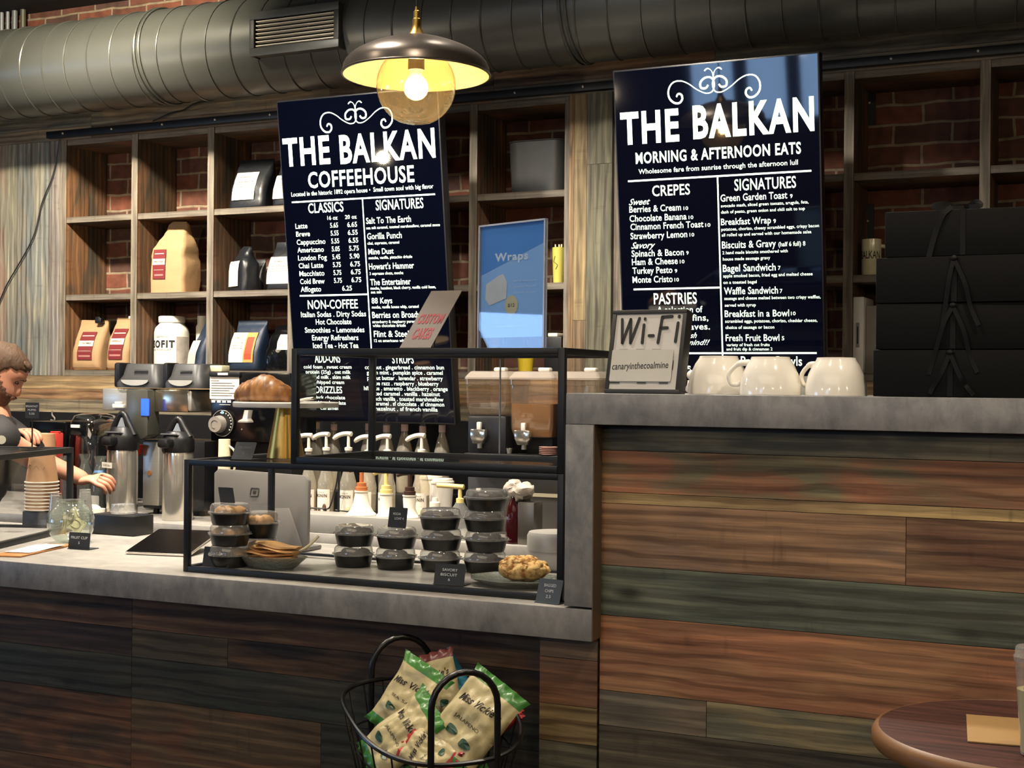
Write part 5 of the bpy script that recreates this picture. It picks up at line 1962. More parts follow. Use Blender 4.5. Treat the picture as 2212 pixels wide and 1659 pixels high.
# grinder
Yg = 4.17
gp = on_back(540, Yg)
gr_ = thing('coffee_grinder', 'black coffee grinder with a large dial and a paper sheet taped on it', 'coffee grinder', (gp.x, Yg + 0.12, ZBB))
sg = mpp(540, Yg)
XG = lambda px: XA(px, Yg) - gp.x
ZG = lambda py: at(540, py, Yg).z - ZB
MB().box2((XG(456), -0.12, ZG(955)), (XG(626), 0.06, ZG(806)), 0.004).build('motor_housing', BLACKG, gr_)
MB().box2((XG(462), -0.06, 0), (XG(612), 0.06, ZG(955)), 0.004).build('stand', BLACK, gr_)
MB().box2((XG(470), -0.12, 0), (XG(600), 0.06, 0.03), 0.003).build('base', BLACK, gr_)
MB().box2((XG(454), -0.128, ZG(815)), (XG(520), 0.06, ZG(804)), 0.004).build('top_lip', BLKPL, gr_)
MB().box2((XG(454), -0.122, ZG(863)), (XG(517), -0.1205, ZG(815))).build('paper_sheet', PAPER, gr_, 0)
mb = MB()
for k in range(7):
    wl = (0.3, 0.8, 0.9, 0.85, 0.7, 0.9, 0.8)[k]
    mb.box2((XG(457), -0.1232, ZG(823 + 5.4 * k) - 0.0006), (XG(457 + 57 * wl), -0.1226, ZG(823 + 5.4 * k) + 0.0008))
mb.build('sheet_lines', mat('grey_ink', '#5a5550'), gr_, 0)
MB().box2((XG(473), -0.1245, ZG(811)), (XG(495), -0.1285, ZG(806))).build('white_sticker', PAPER, gr_, 0)
cx_, cz_ = XG(484), ZG(916)
MB().cyl((cx_, -0.12, cz_), (cx_, -0.128, cz_), 29 * sg, seg=40).build('dial_plate', BLACK, gr_)
MB().tube([(cx_ + 28.5 * sg * math.cos(2 * math.pi * i / 40), -0.129, cz_ + 28.5 * sg * math.sin(2 * math.pi * i / 40)) for i in range(40)], 0.0013, 6, closed=True).build('dial_ring', CHROME, gr_)
kx, kz = XG(478), ZG(918)
kb = MB().cyl((kx, -0.128, kz), (kx, -0.158, kz), 19 * sg, 17 * sg, seg=32).build('dial_knob', STEEL, gr_)
MB().tube([(kx + 9 * sg * math.cos(0.6 + i * 0.25), -0.159, kz + 9 * sg * math.sin(0.6 + i * 0.25)) for i in range(18)], 0.0012, 5).build('knob_mark', mat('grey_ink', '#5a5550'), kb)
mb = MB()
for i in range(9):
    a = R(100 - i * 17)
    mb.box((cx_ + 23.5 * sg * math.cos(a), -0.1285, cz_ + 23.5 * sg * math.sin(a)), (0.005, 0.001, 0.0035), rot=Matrix.Rotation(-a, 3, 'Y'))
mb.build('dial_ticks', PAPER, gr_, 0)
MB().box((cx_, -0.1288, cz_ + 24 * sg), (0.009, 0.0012, 0.012)).build('dial_pointer', mat('sky_blue', '#7fb2d6', 0.4), gr_, 0)
mb = MB()
for i, px in enumerate((458, 470, 481, 492)):
    mb.box2((XG(px), -0.1215, ZG(871)), (XG(px + 8), -0.1225, ZG(867)))
mb.box2((XG(457), -0.1215, ZG(866)), (XG(500), -0.1225, ZG(865))).box2((XG(475), -0.1215, ZG(876)), (XG(499), -0.1225, ZG(875)))
mb.build('panel_icons', PAPER, gr_, 0)
mb = MB()
for px, py in ((565, 810), (524, 828), (524, 928)):
    mb.cyl((XG(px), -0.12, ZG(py)), (XG(px), -0.123, ZG(py)), 0.0028, seg=10)
mb.build('panel_screws', CHROME, gr_)
mb = MB().loft([[(XG(548) + x, -0.15 + y, ZG(886)) for x, y in rrect(0.02, 0.03, 0.004, 3)], [(XG(548) + x, -0.16 + y, ZG(904)) for x, y in rrect(0.022, 0.03, 0.004, 3)], [(XG(547) + x, -0.165 + y, ZG(909)) for x, y in rrect(0.045, 0.04, 0.006, 3)], [(XG(547) + x, -0.165 + y, ZG(912)) for x, y in rrect(0.046, 0.04, 0.006, 3)]])
mb.build('chute', mat('frosted_plastic', '#a8a49c', 0.3, trans=0.3), gr_)
# bits on top of the grinder
o = MB().box((0, 0, 0.012), (0.065, 0.05, 0.024), 0.003).build('box', mat('cream_box', '#cfc7a6', 0.6))
o.location = (XA(462, Yg + 0.06), Yg + 0.09, ZBB + ZG(806) + 0.0045)
tag(o, 'small cream box on the left of the grinder top', 'box')

# blender under its clear cover
Ybl = 4.27
p = on_back(205, Ybl)
s = mpp(205, Ybl)
bl_ = thing('blender', 'blender under a clear rounded sound cover left of the airpot', 'blender', p)
zt_ = at(205, 893, Ybl).z - ZB
mb = MB()
ring = lambda w, d, z: [(x, y, z) for x, y in rrect(w, d, 0.05, 6)]
mb.loft([ring(78 * s, 0.2, 0.09), ring(79 * s, 0.2, zt_ * 0.6), ring(76 * s, 0.19, zt_ * 0.88), ring(66 * s, 0.16, zt_ * 0.975), ring(46 * s, 0.1, zt_)], cap=True)
mb.build('sound_cover', glass('cover_plastic', '#e9eef2', refl=3.0, min_refl=0.12), bl_, 60)
MB().loft([ring(80 * s, 0.21, 0), ring(80 * s, 0.21, 0.06), ring(74 * s, 0.19, 0.09)]).build('base', BLKPL, bl_)
MB().lathe([(0.03, 0.09), (0.04, 0.12), (0.055, 0.27), (0.057, 0.29), (0.0, 0.29)], seg=24, cap=False).build('pitcher', mat('smoked_jar', '#55565a', 0.12, trans=0.5), bl_)
MB().box((-0.01, -0.098, zt_ * 0.87), (0.045, 0.002, 0.012)).build('white_label', PAPER, bl_)

# glass carafes
CAR = mat('carafe_dark_brew', '#14100e', 0.2)
for i, (px, Y, wpx, top, lab, fill) in enumerate(((185, 4.06, 34, 985, 'dark filled glass carafe behind the barista arm', True), (218, 4.0, 36, 990, 'glass carafe with a blue band beside the airpot', True), (139, 4.12, 30, 985, 'glass carafe half hidden behind the left case post', False))):
    s = mpp(px, Y)
    p = on_back(px, Y)
    root = thing('carafe', lab, 'carafe', p)
    h = at(px, top, Y).z - ZB
    r = wpx * s / 2
    prof = [(0, 0), (r, 0), (r, h * 0.62), (r * 0.9, h * 0.70), (r * 0.55, h * 0.82), (r * 0.52, h * 0.88), (r * 0.72, h * 0.97), (r * 0.78, h)]
    MB().lathe(prof, seg=28, cap=False).build('carafe_glass', GLASSO, root)
    if fill:
        MB().lathe([(0, 0.003), (r * 0.95, 0.003), (r * 0.95, h * 0.6), (0, h * 0.6)], seg=28, cap=False).build('cold_brew', CAR, root)
    if i == 1:
        MB().lathe([(r * 0.62, h * 0.76), (r * 0.80, h * 0.72)], seg=24, cap=False).build('blue_band', mat('band_blue', '#4f86d0', 0.5), root)
        MB().prism(rrect(0.05, 0.04, 0.004, 3), 0, 0.001).apply(Matrix.Translation((0, -r - 0.001, h * 0.24)) @ Matrix.Rotation(math.pi / 2, 4, 'X')).build('pale_label', mat('pale_label', '#a8a69e', 0.6), root)
o = thing('plastic_tub', 'round white lidded tub in front of the carafes', 'tub', on_back(206, 3.99) + Vector((0.005, -0.035 + 0.0, 0)))
o.location.y = 4.0 - 0.0
o.location = (XA(204, 4.02), 4.02, ZBB)
# keep it clear of the carafes: slim tub at the counter front edge
for c in [c for c in COL.objects if c.name.startswith('carafe') and c.parent is None]:
    if c.location.y > 4.11: continue
    c.location.y += 0.10
    c.location.x = c.location.x * (c.location.y / (c.location.y - 0.10))
s = mpp(206, 4.02)
MB().lathe([(0, 0), (29 * s, 0), (30 * s, 0.012), (30 * s, 0.03), (0, 0.03)], seg=36, sy=0.6, cap=False).build('tub_body', WHITEP, o)
MB().lathe([(20 * s, 0.03), (16 * s, 0.038), (8 * s, 0.044), (0, 0.044)], seg=30, sy=0.6, cap=False).build('tub_lid', WHITEP, o)

# black oven / fridge box
Yo = 4.2
s = mpp(108, Yo)
ov = thing('countertop_oven', 'black countertop oven behind the barista', 'oven', (XA(108, Yo), Yo + 0.2, ZBB))
zo = at(108, 911, Yo).z - ZB
MB().box2((-58 * s, -0.2, 0.015), (46 * s, 0.2, zo), 0.006).build('oven_body', BLACKG, ov)
d = MB().box2((-54 * s, -0.21, 0.03), (40 * s, -0.2, zo - 0.03), 0.004).build('oven_door', mat('oven_glass', '#101112', 0.12), ov)
MB().cyl((-45 * s, -0.225, zo - 0.05), (34 * s, -0.225, zo - 0.05), 0.006, seg=10).build('door_handle', STEEL, d)
for sx in (-1, 1):
    for sy in (-1, 1):
        MB().cyl((sx * 40 * s, sy * 0.17, 0), (sx * 40 * s, sy * 0.17, 0.016), 0.012, seg=10).build('foot', BLACK, ov)
# a metal hook hanging under the wood strip
hk = [at(113, 888, YS - 0.012), at(113, 897, YS - 0.012), at(118, 903, YS - 0.012), at(117, 909, YS - 0.012), at(110, 907, YS - 0.012)]
o = MB().tube(catmull(hk, 5), 0.004, 8).build('hook', CHROME)
tag(o, 'small polished hook under the wood strip on the left', 'hook')

# ------------------------------------------------------------------ syrups
# riser for the rear row
xr_0, xr_1 = XA(632, 4.5), XA(980, 4.5)
o = MB().box2((xr_0, 4.44, ZB + 0.0004), (xr_1, 4.58, ZB + 0.1), 0.002).build('bottle_riser', BLACK)
tag(o, 'low black riser carrying the rear row of syrup bottles', 'riser')
SYG = plastic_clear('syrup_glass', '#efe9da', body=0.2, refl=1.6)


def syrup(label, px, Y, z0, h, r, liquid, kind, lab_lines=None, group=None, face=0.0, accent=None):
    root = thing('syrup_bottle', label, 'bottle', (XA(px, Y), Y, z0), (0, 0, face), group)
    prof = [(0, 0), (r * 0.96, 0), (r, 0.004), (r, h * 0.52), (r * 0.97, h * 0.56), (r * 0.62, h * 0.70), (r * 0.40, h * 0.77), (r * 0.37, h * 0.96), (r * 0.42, h * 0.965), (r * 0.42, h)]
    MB().lathe(prof, seg=26, cap=False).build('bottle_glass', SYG, root)
    if liquid:
        MB().lathe([(0, 0.004), (r * 0.93, 0.004), (r * 0.93, h * 0.44), (0, h * 0.44)], seg=24, cap=False).build('syrup', liquid, root)
    if kind == 'neck':
        MB().lathe([(r * 0.44, h * 0.80), (r * 0.44, h * 0.89)], seg=20, cap=False).build('neck_label', mat('pink_label', '#dcbdb2', 0.7), root)
        MB().lathe([(r * 0.45, h * 0.955), (r * 0.47, h * 0.96), (r * 0.45, h * 0.968)], seg=20, cap=False).build('white_collar', WHITEP, root)
        MB().lathe([(r * 0.3, h), (r * 0.26, h * 1.05), (r * 0.12, h * 1.06), (r * 0.12, h * 1.14), (0, h * 1.14)], seg=16, cap=False).build('pourer', BLKPL, root)
    elif kind == 'spout':
        MB().lathe([(r * 0.46, h * 0.80), (r * 0.46, h * 0.89)], seg=20, cap=False).build('neck_label', mat('pale_label2', '#e4d2c2', 0.7), root)
        MB().lathe([(r * 0.47, h * 0.94), (r * 0.49, h * 1.0), (r * 0.34, h * 1.04), (r * 0.2, h * 1.06), (r * 0.16, h * 1.13), (0, h * 1.13)], seg=20, cap=False).build('white_spout_cap', WHITEP, root)
    elif kind == 'pump':
        MB().lathe([(r * 0.45, h * 0.965), (r * 0.47, h * 1.0), (r * 0.2, h * 1.01), (r * 0.17, h * 1.16), (0, h * 1.16)], seg=16, cap=False).build('pump_collar', WHITEP, root)
        a = 0.0
        pts = catmull([(0.012, 0, h * 1.17), (0, 0, h * 1.175), (-0.02, -0.004, h * 1.17), (-0.04, -0.008, h * 1.145), (-0.055, -0.011, h * 1.105)], 5)
        MB().tube(pts, [0.0085, 0.009, 0.009] + [0.0085] * (len(pts) - 6) + [0.0075, 0.0065, 0.0055], 10).build('pump_handle', WHITEP, root)
    if lab_lines:
        def cyl_(z):
            return lambda x, y, zz: Vector(((r + 0.001 + zz) * math.sin(x / r), -(r + 0.001 + zz) * math.cos(x / r), y))
        mb = MB()
        rings = []
        for k in range(13):
            a = R(-62 + 124 * k / 12)
            rings.append([((r + q) * math.sin(a), -(r + q) * math.cos(a), z) for q, z in ((0.0006, h * 0.1), (0.0011, h * 0.1), (0.0011, h * 0.47), (0.0006, h * 0.47))])
        mb.loft(rings).build('label', mat('bottle_label', '#e9dfd0', 0.7, var=0.05), root)
        mb = MB()
        put_text(mb, lab_lines, 0, h * 0.37, r * 1.5, h * 0.042, 0.0006, 0.03, align='c', fn=cyl_(0))
        put_text(mb, 'Le Sirop de', 0, h * 0.425, r * 0.9, h * 0.02, 0.0006, 0, align='c', fn=cyl_(0), shear=0.3)
        mb.build('label_lettering', mat('brown_ink', '#3a2a1f', 0.7), root, 0)
        if accent:
            mb = MB()
            mb.sphere((r * 0.45, -r * 0.93, h * 0.24), (r * 0.3, 0.004, h * 0.05), 10, 6)
            mb.sphere((-r * 0.2, -r * 1.0, h * 0.2), (r * 0.25, 0.003, h * 0.04), 10, 6)
            mb.build('label_picture', accent, root)
    return root


CLR = mat('clear_syrup', '#e6dcc4', 0.1, trans=0.5)
AMB = mat('amber_syrup', '#d9bd8c', 0.1, trans=0.4)
rear = [(651, 'spout'), (684, 'spout'), (722, 'neck'), (797, 'neck'), (836, 'neck'), (875, 'neck'), (914, 'neck'), (956, 'neck')]
seen = {'spout': ['just right of the left upper case post', 'second right of the left upper case post'],
        'neck': ['under the middle of the cake stand plate', 'left of the rear case post', 'first right of the rear case post', 'second right of the rear case post', 'third right of the rear case post', 'fourth right of the rear case post']}
cnt = {'spout': 0, 'neck': 0}
for i, (px, k) in enumerate(rear):
    lab = ('rear row syrup bottle with %s, ' % ('white spout cap' if k == 'spout' else 'pink neck label')) + seen[k][cnt[k]]
    cnt[k] += 1
    syrup(lab, px, 4.51, ZB + 0.1005, 0.285 + (0.006 if i % 2 else 0), 0.0295 if i not in (4, 5) else 0.031, CLR if i % 3 else AMB, k, group='rear row of syrup bottles')
front = [(668, 'MONIN'), (706, 'MONIN'), (754, 'MONIN'), (797, 'MONIN'), (838, 'MONIN'), (912, 'MONIN')]
where = ['just right of the payment screen', 'second right of the payment screen', 'left of the orange pump', 'right of the orange pump', 'beside the yellow pump', 'left of the white paper cups']
acc = [mat('label_green', '#7d8f4a', 0.6), mat('label_brown', '#5a3a26', 0.6), mat('label_cream', '#e8d9a0', 0.6)]
for i, (px, tx) in enumerate(front):
    syrup('front row syrup bottle with white pump, ' + where[i], px, 4.16 + 0.02 * (i % 2), ZBB, 0.275 + 0.004 * (i % 3), 0.030, CLR if i % 2 else AMB, 'pump', tx or 'MONIN', 'front row of pump bottles', R((12, -4, 3, -10, 6, 2)[i % 6]), acc[i % 3])
# wire rack holding the front bottles
rk = thing('wire_rack', 'black wire bottle rack around the front syrup bottles', 'rack', (XA(735, 4.1), 4.1, ZBB))
def RX(px): return XA(px, 4.1) - rk.location.x
def RZ(py): return at(735, py, 4.1).z - ZB
mb = MB()
mb.tube(catmull([(RX(655), 0, RZ(1101)), (RX(700), 0, RZ(1101)), (RX(712), 0, RZ(1100)), (RX(718), 0, RZ(1088)), (RX(728), 0, RZ(1050)), (RX(733), 0, RZ(1015))], 5), 0.003, 6)
mb.tube([(RX(727), 0.0, RZ(1103)), (RX(815), 0.0, RZ(1107))], 0.003, 6)
mb.build('front_wire', BLACK, rk)
for px in (706, 734, 812):
    MB().cyl((RX(px), 0.0, 0), (RX(px), 0.0, RZ(1016 if px == 734 else 1100)), 0.004, seg=8).build('rack_post', BLACK, rk)
# tray with sauce dispensers
trz = at(790, 1114, 4.0).z
tr = MB().box2((XA(640, 4.01), 3.955, ZB + 0.0004), (XA(958, 4.01), 4.075, trz), 0.004).build('sauce_tray', mat('tan_tray', '#8d8a84', 0.5))
tag(tr, 'tan tray block under the sauce dispensers', 'tray')


def sauce(label, px, Y, col, rbase, z0, hb, tilt=0.0):
    s = mpp(px, Y)
    root = thing('sauce_dispenser', label, 'sauce dispenser', (XA(px, Y), Y, z0), group='white cone sauce dispensers')
    rt = 14.5 * s
    MB().lathe([(0, 0), (rbase, 0), (rbase, 0.003), (rbase * 0.78, hb * 0.16), (rbase * 0.56, hb * 0.42), (rt * 1.0, hb * 0.82), (rt * 0.95, hb * 0.93), (rt * 1.06, hb * 0.95), (rt * 1.06, hb), (0, hb)], seg=36, cap=False).build('cone_body', WHITEP, root)
    pm = mat('pump_' + col[1:], col, 0.4)
    g = MB().lathe([(rt * 0.9, hb), (rt * 0.9, hb + 8 * s), (rt * 0.72, hb + 9 * s), (rt * 0.72, hb + 17 * s), (rt * 0.32, hb + 18 * s), (rt * 0.32, hb + 46 * s), (0, hb + 46 * s)], seg=24, cap=False).build('pump_collar', pm, root)
    MB().tube(catmull([(0.012, 0, hb + 46 * s), (0, 0, hb + 47 * s), (-0.024, -0.004, hb + 46 * s), (-0.044, -0.008, hb + 42 * s)], 5), 0.008, 10).build('pump_nozzle', pm, root)
    return root


sauce('white cone sauce dispenser with an orange brown pump', 783, 4.01, '#b56a3c', 33 * mpp(783, 4.01), trz + 0.0006, 0.083)
sauce('white cone sauce dispenser with a yellow pump, middle of the three', 836, 4.01, '#e6cf84', 21 * mpp(836, 4.01), trz + 0.0006, 0.078)
sauce('white cone sauce dispenser with a dark brown pump', 887, 4.01, '#3a241a', 23 * mpp(887, 4.01), trz + 0.0006, 0.076)
# squeeze bottle with a yellow pump arm, paper cups, red bottle, crumpled bag
p = Vector((XA(945, 4.02), 4.01, trz + 0.0006))
o = thing('squeeze_bottle', 'clear white capped bottle left of the yellow pump arm', 'bottle', p)
s = mpp(945, 4.02)
MB().lathe([(0, 0), (17 * s, 0), (17 * s, 14 * s), (12 * s, 24 * s), (11 * s, 26 * s), (0, 26 * s)], seg=24, cap=False).build('bottle_body', PLC, o)
MB().lathe([(11.5 * s, 25 * s), (11.5 * s, 36 * s), (7 * s, 38 * s), (6 * s, 46 * s), (0, 46 * s)], seg=20, cap=False).build('white_cap', WHITEP, o)
o = thing('sauce_dispenser', 'pump bottle with a pale yellow arm near the third stack of bowls', 'sauce dispenser', (XA(990, 4.0) + 0.0, 4.02, ZBB))
zz0 = at(990, 1086, 4.02).z - ZB
MB().lathe([(0, 0), (0.035, 0), (0.035, zz0 - 0.03), (0.016, zz0 - 0.004), (0.016, zz0), (0, zz0)], seg=24, cap=False).build('bottle_body', PLC, o)
pm = mat('pump_e6cf84', '#e6cf84', 0.4)
MB().lathe([(0.013, zz0), (0.013, zz0 + 0.014), (0.007, zz0 + 0.016), (0.007, zz0 + 0.05), (0, zz0 + 0.05)], seg=20, cap=False).build('pump_collar', pm, o)
MB().tube([(0.014, 0, zz0 + 0.052), (-0.08, -0.01, zz0 + 0.055)], 0.0085, 10).build('pump_nozzle', pm, o)
for i, (px, Yc, lab) in enumerate(((933, 4.36, 'tall white lidded paper cup behind the third stack of bowls, the left one'), (958, 4.30, 'white lidded paper cup behind the third stack of bowls, the right one'))):
    s = mpp(px, Yc)
    top = at(px, 1024 if i == 0 else 1034, Yc).z
    h = 0.14 if i else 0.15
    o = thing('takeaway_cup', lab, 'paper cup', (XA(px, Yc), Yc, top - h - 0.015))
    MB().lathe([(0, 0), (0.03, 0), (0.04, h), (0, h)], seg=28, cap=False).build('cup_wall', PAPER, o)
    MB().lathe([(0.042, h - 0.002), (0.042, h + 0.006), (0.037, h + 0.008), (0.036, h + 0.015), (0, h + 0.015)], seg=28, cap=False).build('lid', WHITEP, o)
    bx_ = MB().box2((-0.06, -0.045, 0), (0.06, 0.045, 1), 0.0)
    if i == 0:
        zz1 = top - h - 0.0156 - ZBB
        st_ = MB().box2((XA(925, 4.37) - 0.03, 4.24, ZBB), (XA(968, 4.3) + 0.05, 4.41, ZBB + zz1), 0.003).build('cup_shelf', BLACK)
        tag(st_, 'black block carrying the lidded paper cups', 'stand')
    else:
        o.location.z = ZBB + zz1 + 0.0006
p = on_back(1112, 4.0)
o = thing('syrup_bottle', 'small dark red glass bottle right of the tallest stack of bowls', 'bottle', p + Vector((0, 0.01, 0)))
zt_ = at(1112, 1046, 4.0).z - ZB
z1_ = at(1112, 1072, 4.0).z - ZB
MB().lathe([(0, 0), (0.03, 0), (0.032, z1_ * 0.55), (0.024, z1_ * 0.8), (0.011, z1_), (0.0, z1_)], seg=24, cap=False).build('bottle_glass', mat('red_glass', '#2a070b', 0.1), o)
MB().lathe([(0.012, z1_), (0.012, z1_ + 0.012), (0.006, z1_ + 0.014), (0.005, zt_), (0, zt_)], seg=16, cap=False).build('pump_collar', mat('pump_dark', '#3a2018', 0.4), o)

# ------------------------------------------------------------------ cold drink machine
Ym = 4.16
dm = thing('drink_dispenser', 'cold drink machine with three clear square tanks and taps', 'drink machine', (XA(1130, Ym), Ym + 0.15, ZBB))
sm_ = mpp(1130, Ym)
XD = lambda px: XA(px, Ym) - dm.location.x
ZD_ = lambda py: at(1130, py, Ym).z - ZB
MB().box2((XD(992), -0.08, 0), (XD(1300), 0.11, ZD_(985)), 0.005).build('machine_base', mat('machine_grey', '#4c4a47', 0.35, metal=0.4), dm)
MB().box2((XD(1000), -0.14, ZD_(1000)), (XD(1300), -0.07, ZD_(983)), 0.004).build('drip_tray', mat('drip_tray_dark', '#232324', 0.3), dm)
MB().box2((XD(1000), 0.02, ZD_(985)), (XD(1296), 0.11, ZD_(902)), 0.004).build('tower', BLACK, dm)
MB().box2((XD(1120), -0.082, ZD_(1076)), (XD(1300), -0.08, ZD_(1068))).build('bright_trim', mat('pale_trim', '#e8dfc4', 0.3), dm)
TEA = plastic_clear('amber_tea', '#a87626', body=0.7, refl=1.0)
COLA = mat('dark_drink', '#1a1416', 0.12)
for k, (x0, x1, liq, ltop, lbot) in enumerate(((996, 1091, None, 0, 0), (1092, 1189, TEA, 873, 945), (1196, 1288, COLA, 866, 944))):
    xm, w = (XD(x0) + XD(x1)) / 2, XD(x1) - XD(x0)
    zb_, zt_ = ZD_(898 if k == 0 else 946), ZD_(820)
    yc = -0.03
    ring = lambda f, d, z: [(xm + x, yc + y, z) for x, y in rrect(w * f, d, 0.014, 4)]
    tk_ = MB().loft([ring(0.86, 0.17, zb_), ring(0.95, 0.185, zb_ + 0.03), ring(0.97, 0.19, zt_ - 0.02), ring(1.0, 0.195, zt_ - 0.018), ring(1.0, 0.195, zt_)], cap=False).build('tank', plastic_clear('tank_plastic', '#efe6dc', body=0.05, refl=1.8), dm, 50)
    if liq:
        MB().loft([ring(0.84, 0.16, zb_ + 0.003), ring(0.93, 0.175, zb_ + 0.03), ring(0.945, 0.18, ZD_(ltop))]).build('drink', liq, tk_, 50)
    MB().loft([ring(1.02, 0.2, zt_), ring(1.02, 0.2, zt_ + 0.006), ring(0.86, 0.17, zt_ + 0.026), ring(0.82, 0.15, zt_ + 0.028)]).build('tank_lid', plastic_clear('lid_smoke', '#e8ddd0', body=0.3, refl=1.4), tk_, 30)
    MB().box((xm + w * 0.12, yc - 0.02, zt_ + 0.034), (0.045, 0.03, 0.014), 0.006).build('lid_knob', mat('frosted_knob', '#d8d2c6', 0.35), tk_)
    if k == 0:
        MB().box2((xm - w * 0.45, -0.12, ZD_(985)), (xm + w * 0.45, 0.06, zb_ - 0.002), 0.012).build('cooling_block', mat('cooler_black', '#17171a', 0.35), dm)
    elif k == 1:
        MB().box2((xm - w * 0.3, -0.05, ZD_(985)), (xm + w * 0.3, 0.06, zb_ - 0.001), 0.006).build('cooling_block', BLACK, dm)
    else:
        MB().box2((xm - w * 0.3, -0.05, ZD_(985)), (xm + w * 0.3, 0.06, zb_ - 0.001), 0.006).build('cooling_block', BLACK, dm)
for px in (1032, 1128):
    xm = XD(px)
    sm2 = sm_
    sh_ = [(-18, 16), (18, 16), (18, -2), (11, -16), (-11, -16), (-18, -2)]
    t_ = MB().prism([(x * sm2, y * sm2) for x, y in sh_], 0, 0.02, 0.003).apply(Matrix.Translation((xm, -0.13, ZD_(946))) @ Matrix.Rotation(math.pi / 2, 4, 'X')).build('tap', mat('tap_chrome', '#d2ccc0', 0.15, metal=0.9), dm)
    MB().box((xm, -0.135, ZD_(924)), (0.016, 0.014, 0.03), 0.003).build('tap_lever', mat('frosted_knob', '#d8d2c6'), t_)
    MB().cyl((xm, -0.13, ZD_(962)), (xm, -0.13, ZD_(972)), 0.009, seg=14).build('tap_nozzle', STEEL, t_)
s = mpp(1186, 4.05)
PINK = mat('pink_saucer', '#d8b0a4', 0.35)
zs0_ = ZBB + ZD_(983) + 0.0006
for k in range(5):
    o = MB().lathe([(0, 0), (0.016, 0), (0.031, 0.0035), (0.032, 0.0048), (0.030, 0.005), (0.015, 0.0018), (0, 0.0018)], seg=28, cap=False).build('saucer', PINK)
    o.location = (XA(1186, 4.19), 4.19 + 0.0, zs0_ + k * 0.0056)
    tag(o, '%s small pink saucer of the stack on the drip tray' % ('bottom', 'second lowest', 'middle', 'second highest', 'topmost')[k], 'saucer', 'pink saucers on the drip tray')
for px, lab in ((1031, 'tiny metal cup below the left tap of the drink machine'), (1100, 'tiny metal cup between the two taps of the drink machine')):
    o = MB().lathe([(0, 0), (0.008, 0), (0.012, 0.018), (0.0105, 0.018), (0.0075, 0.002), (0, 0.002)], seg=20, cap=False).build('metal_cup', CHROME)
    o.location = (XA(px, 4.2), 4.205, zs0_)
    tag(o, lab, 'cup')
# crumpled paper bag between the drink machine and the bottles
mb = MB().sphere((0, 0, 0.03), (0.05, 0.035, 0.033), 24, 16).jitter(0.016, 38, 5).jitter(0.006, 110, 2)
o = mb.build('crumpled_bag', mat('white_wrapper', '#b9afa2', 0.6, bump=0.4))
o.location = (XA(1125, 4.02), 4.01, at(1125, 1080, 4.02).z)
tag(o, 'crumpled white paper bag beside the red bottle', 'bag')
_z = o.location.z
st_ = MB().box2((XA(1128, 4.0) - 0.005, 3.985, ZBB), (XA(1160, 4.0), 4.055, _z - 0.004), 0.002).build('steel_pan', mat('pan_steel', '#77736c', 0.3, metal=0.8))
tag(st_, 'small grey steel bin under the crumpled bag', 'bin')
# white pitcher between grinder and the price card
p = on_back(486, 4.02)
p.y = 4.05
o = thing('pitcher', 'cream plastic pitcher below the grinder dial', 'pitcher', (XA(486, 4.05), 4.05, ZBB))
h = at(486, 949, 4.05).z - ZB
MB().lathe([(0, 0), (0.026, 0), (0.022, h * 0.8), (0.021, h), (0.019, h), (0.019, h * 0.5), (0, h * 0.4)], seg=28, cap=False).build('pitcher_body', mat('cream_plastic2', '#e3d9b8', 0.4), o)
MB().tube(catmull([(0.021, 0, h * 0.92), (0.045, 0, h * 0.85), (0.045, 0, h * 0.65), (0.023, 0, h * 0.58)], 5), 0.004, 8).build('pitcher_handle', mat('cream_plastic2', '#e3d9b8', 0.4), o)
# ------------------------------------------------------------------ goods in the wall cubbies
BAGBLK = mat('black_foil_bag', '#17191d', 0.38, var=0.1, bump=0.25, bscale=25)
BAGNAVY = mat('navy_bag', '#1d2a3c', 0.45, var=0.1, bump=0.2, bscale=25)
BAGSHINY = mat('shiny_black_bag', '#0b0b0c', 0.15, bump=0.3, bscale=22)
BAGKRAFT = mat('kraft_bag', '#a58560', 0.75, var=0.1, bump=0.25, bscale=22)
MAROON = mat('maroon_label', '#6e1f22', 0.6, var=0.06)
LABELW = mat('off_white_label', '#cbc2b4', 0.7, var=0.03)
SHELFZ = {1: zr[1], 2: zr[2], 3: zr[3]}


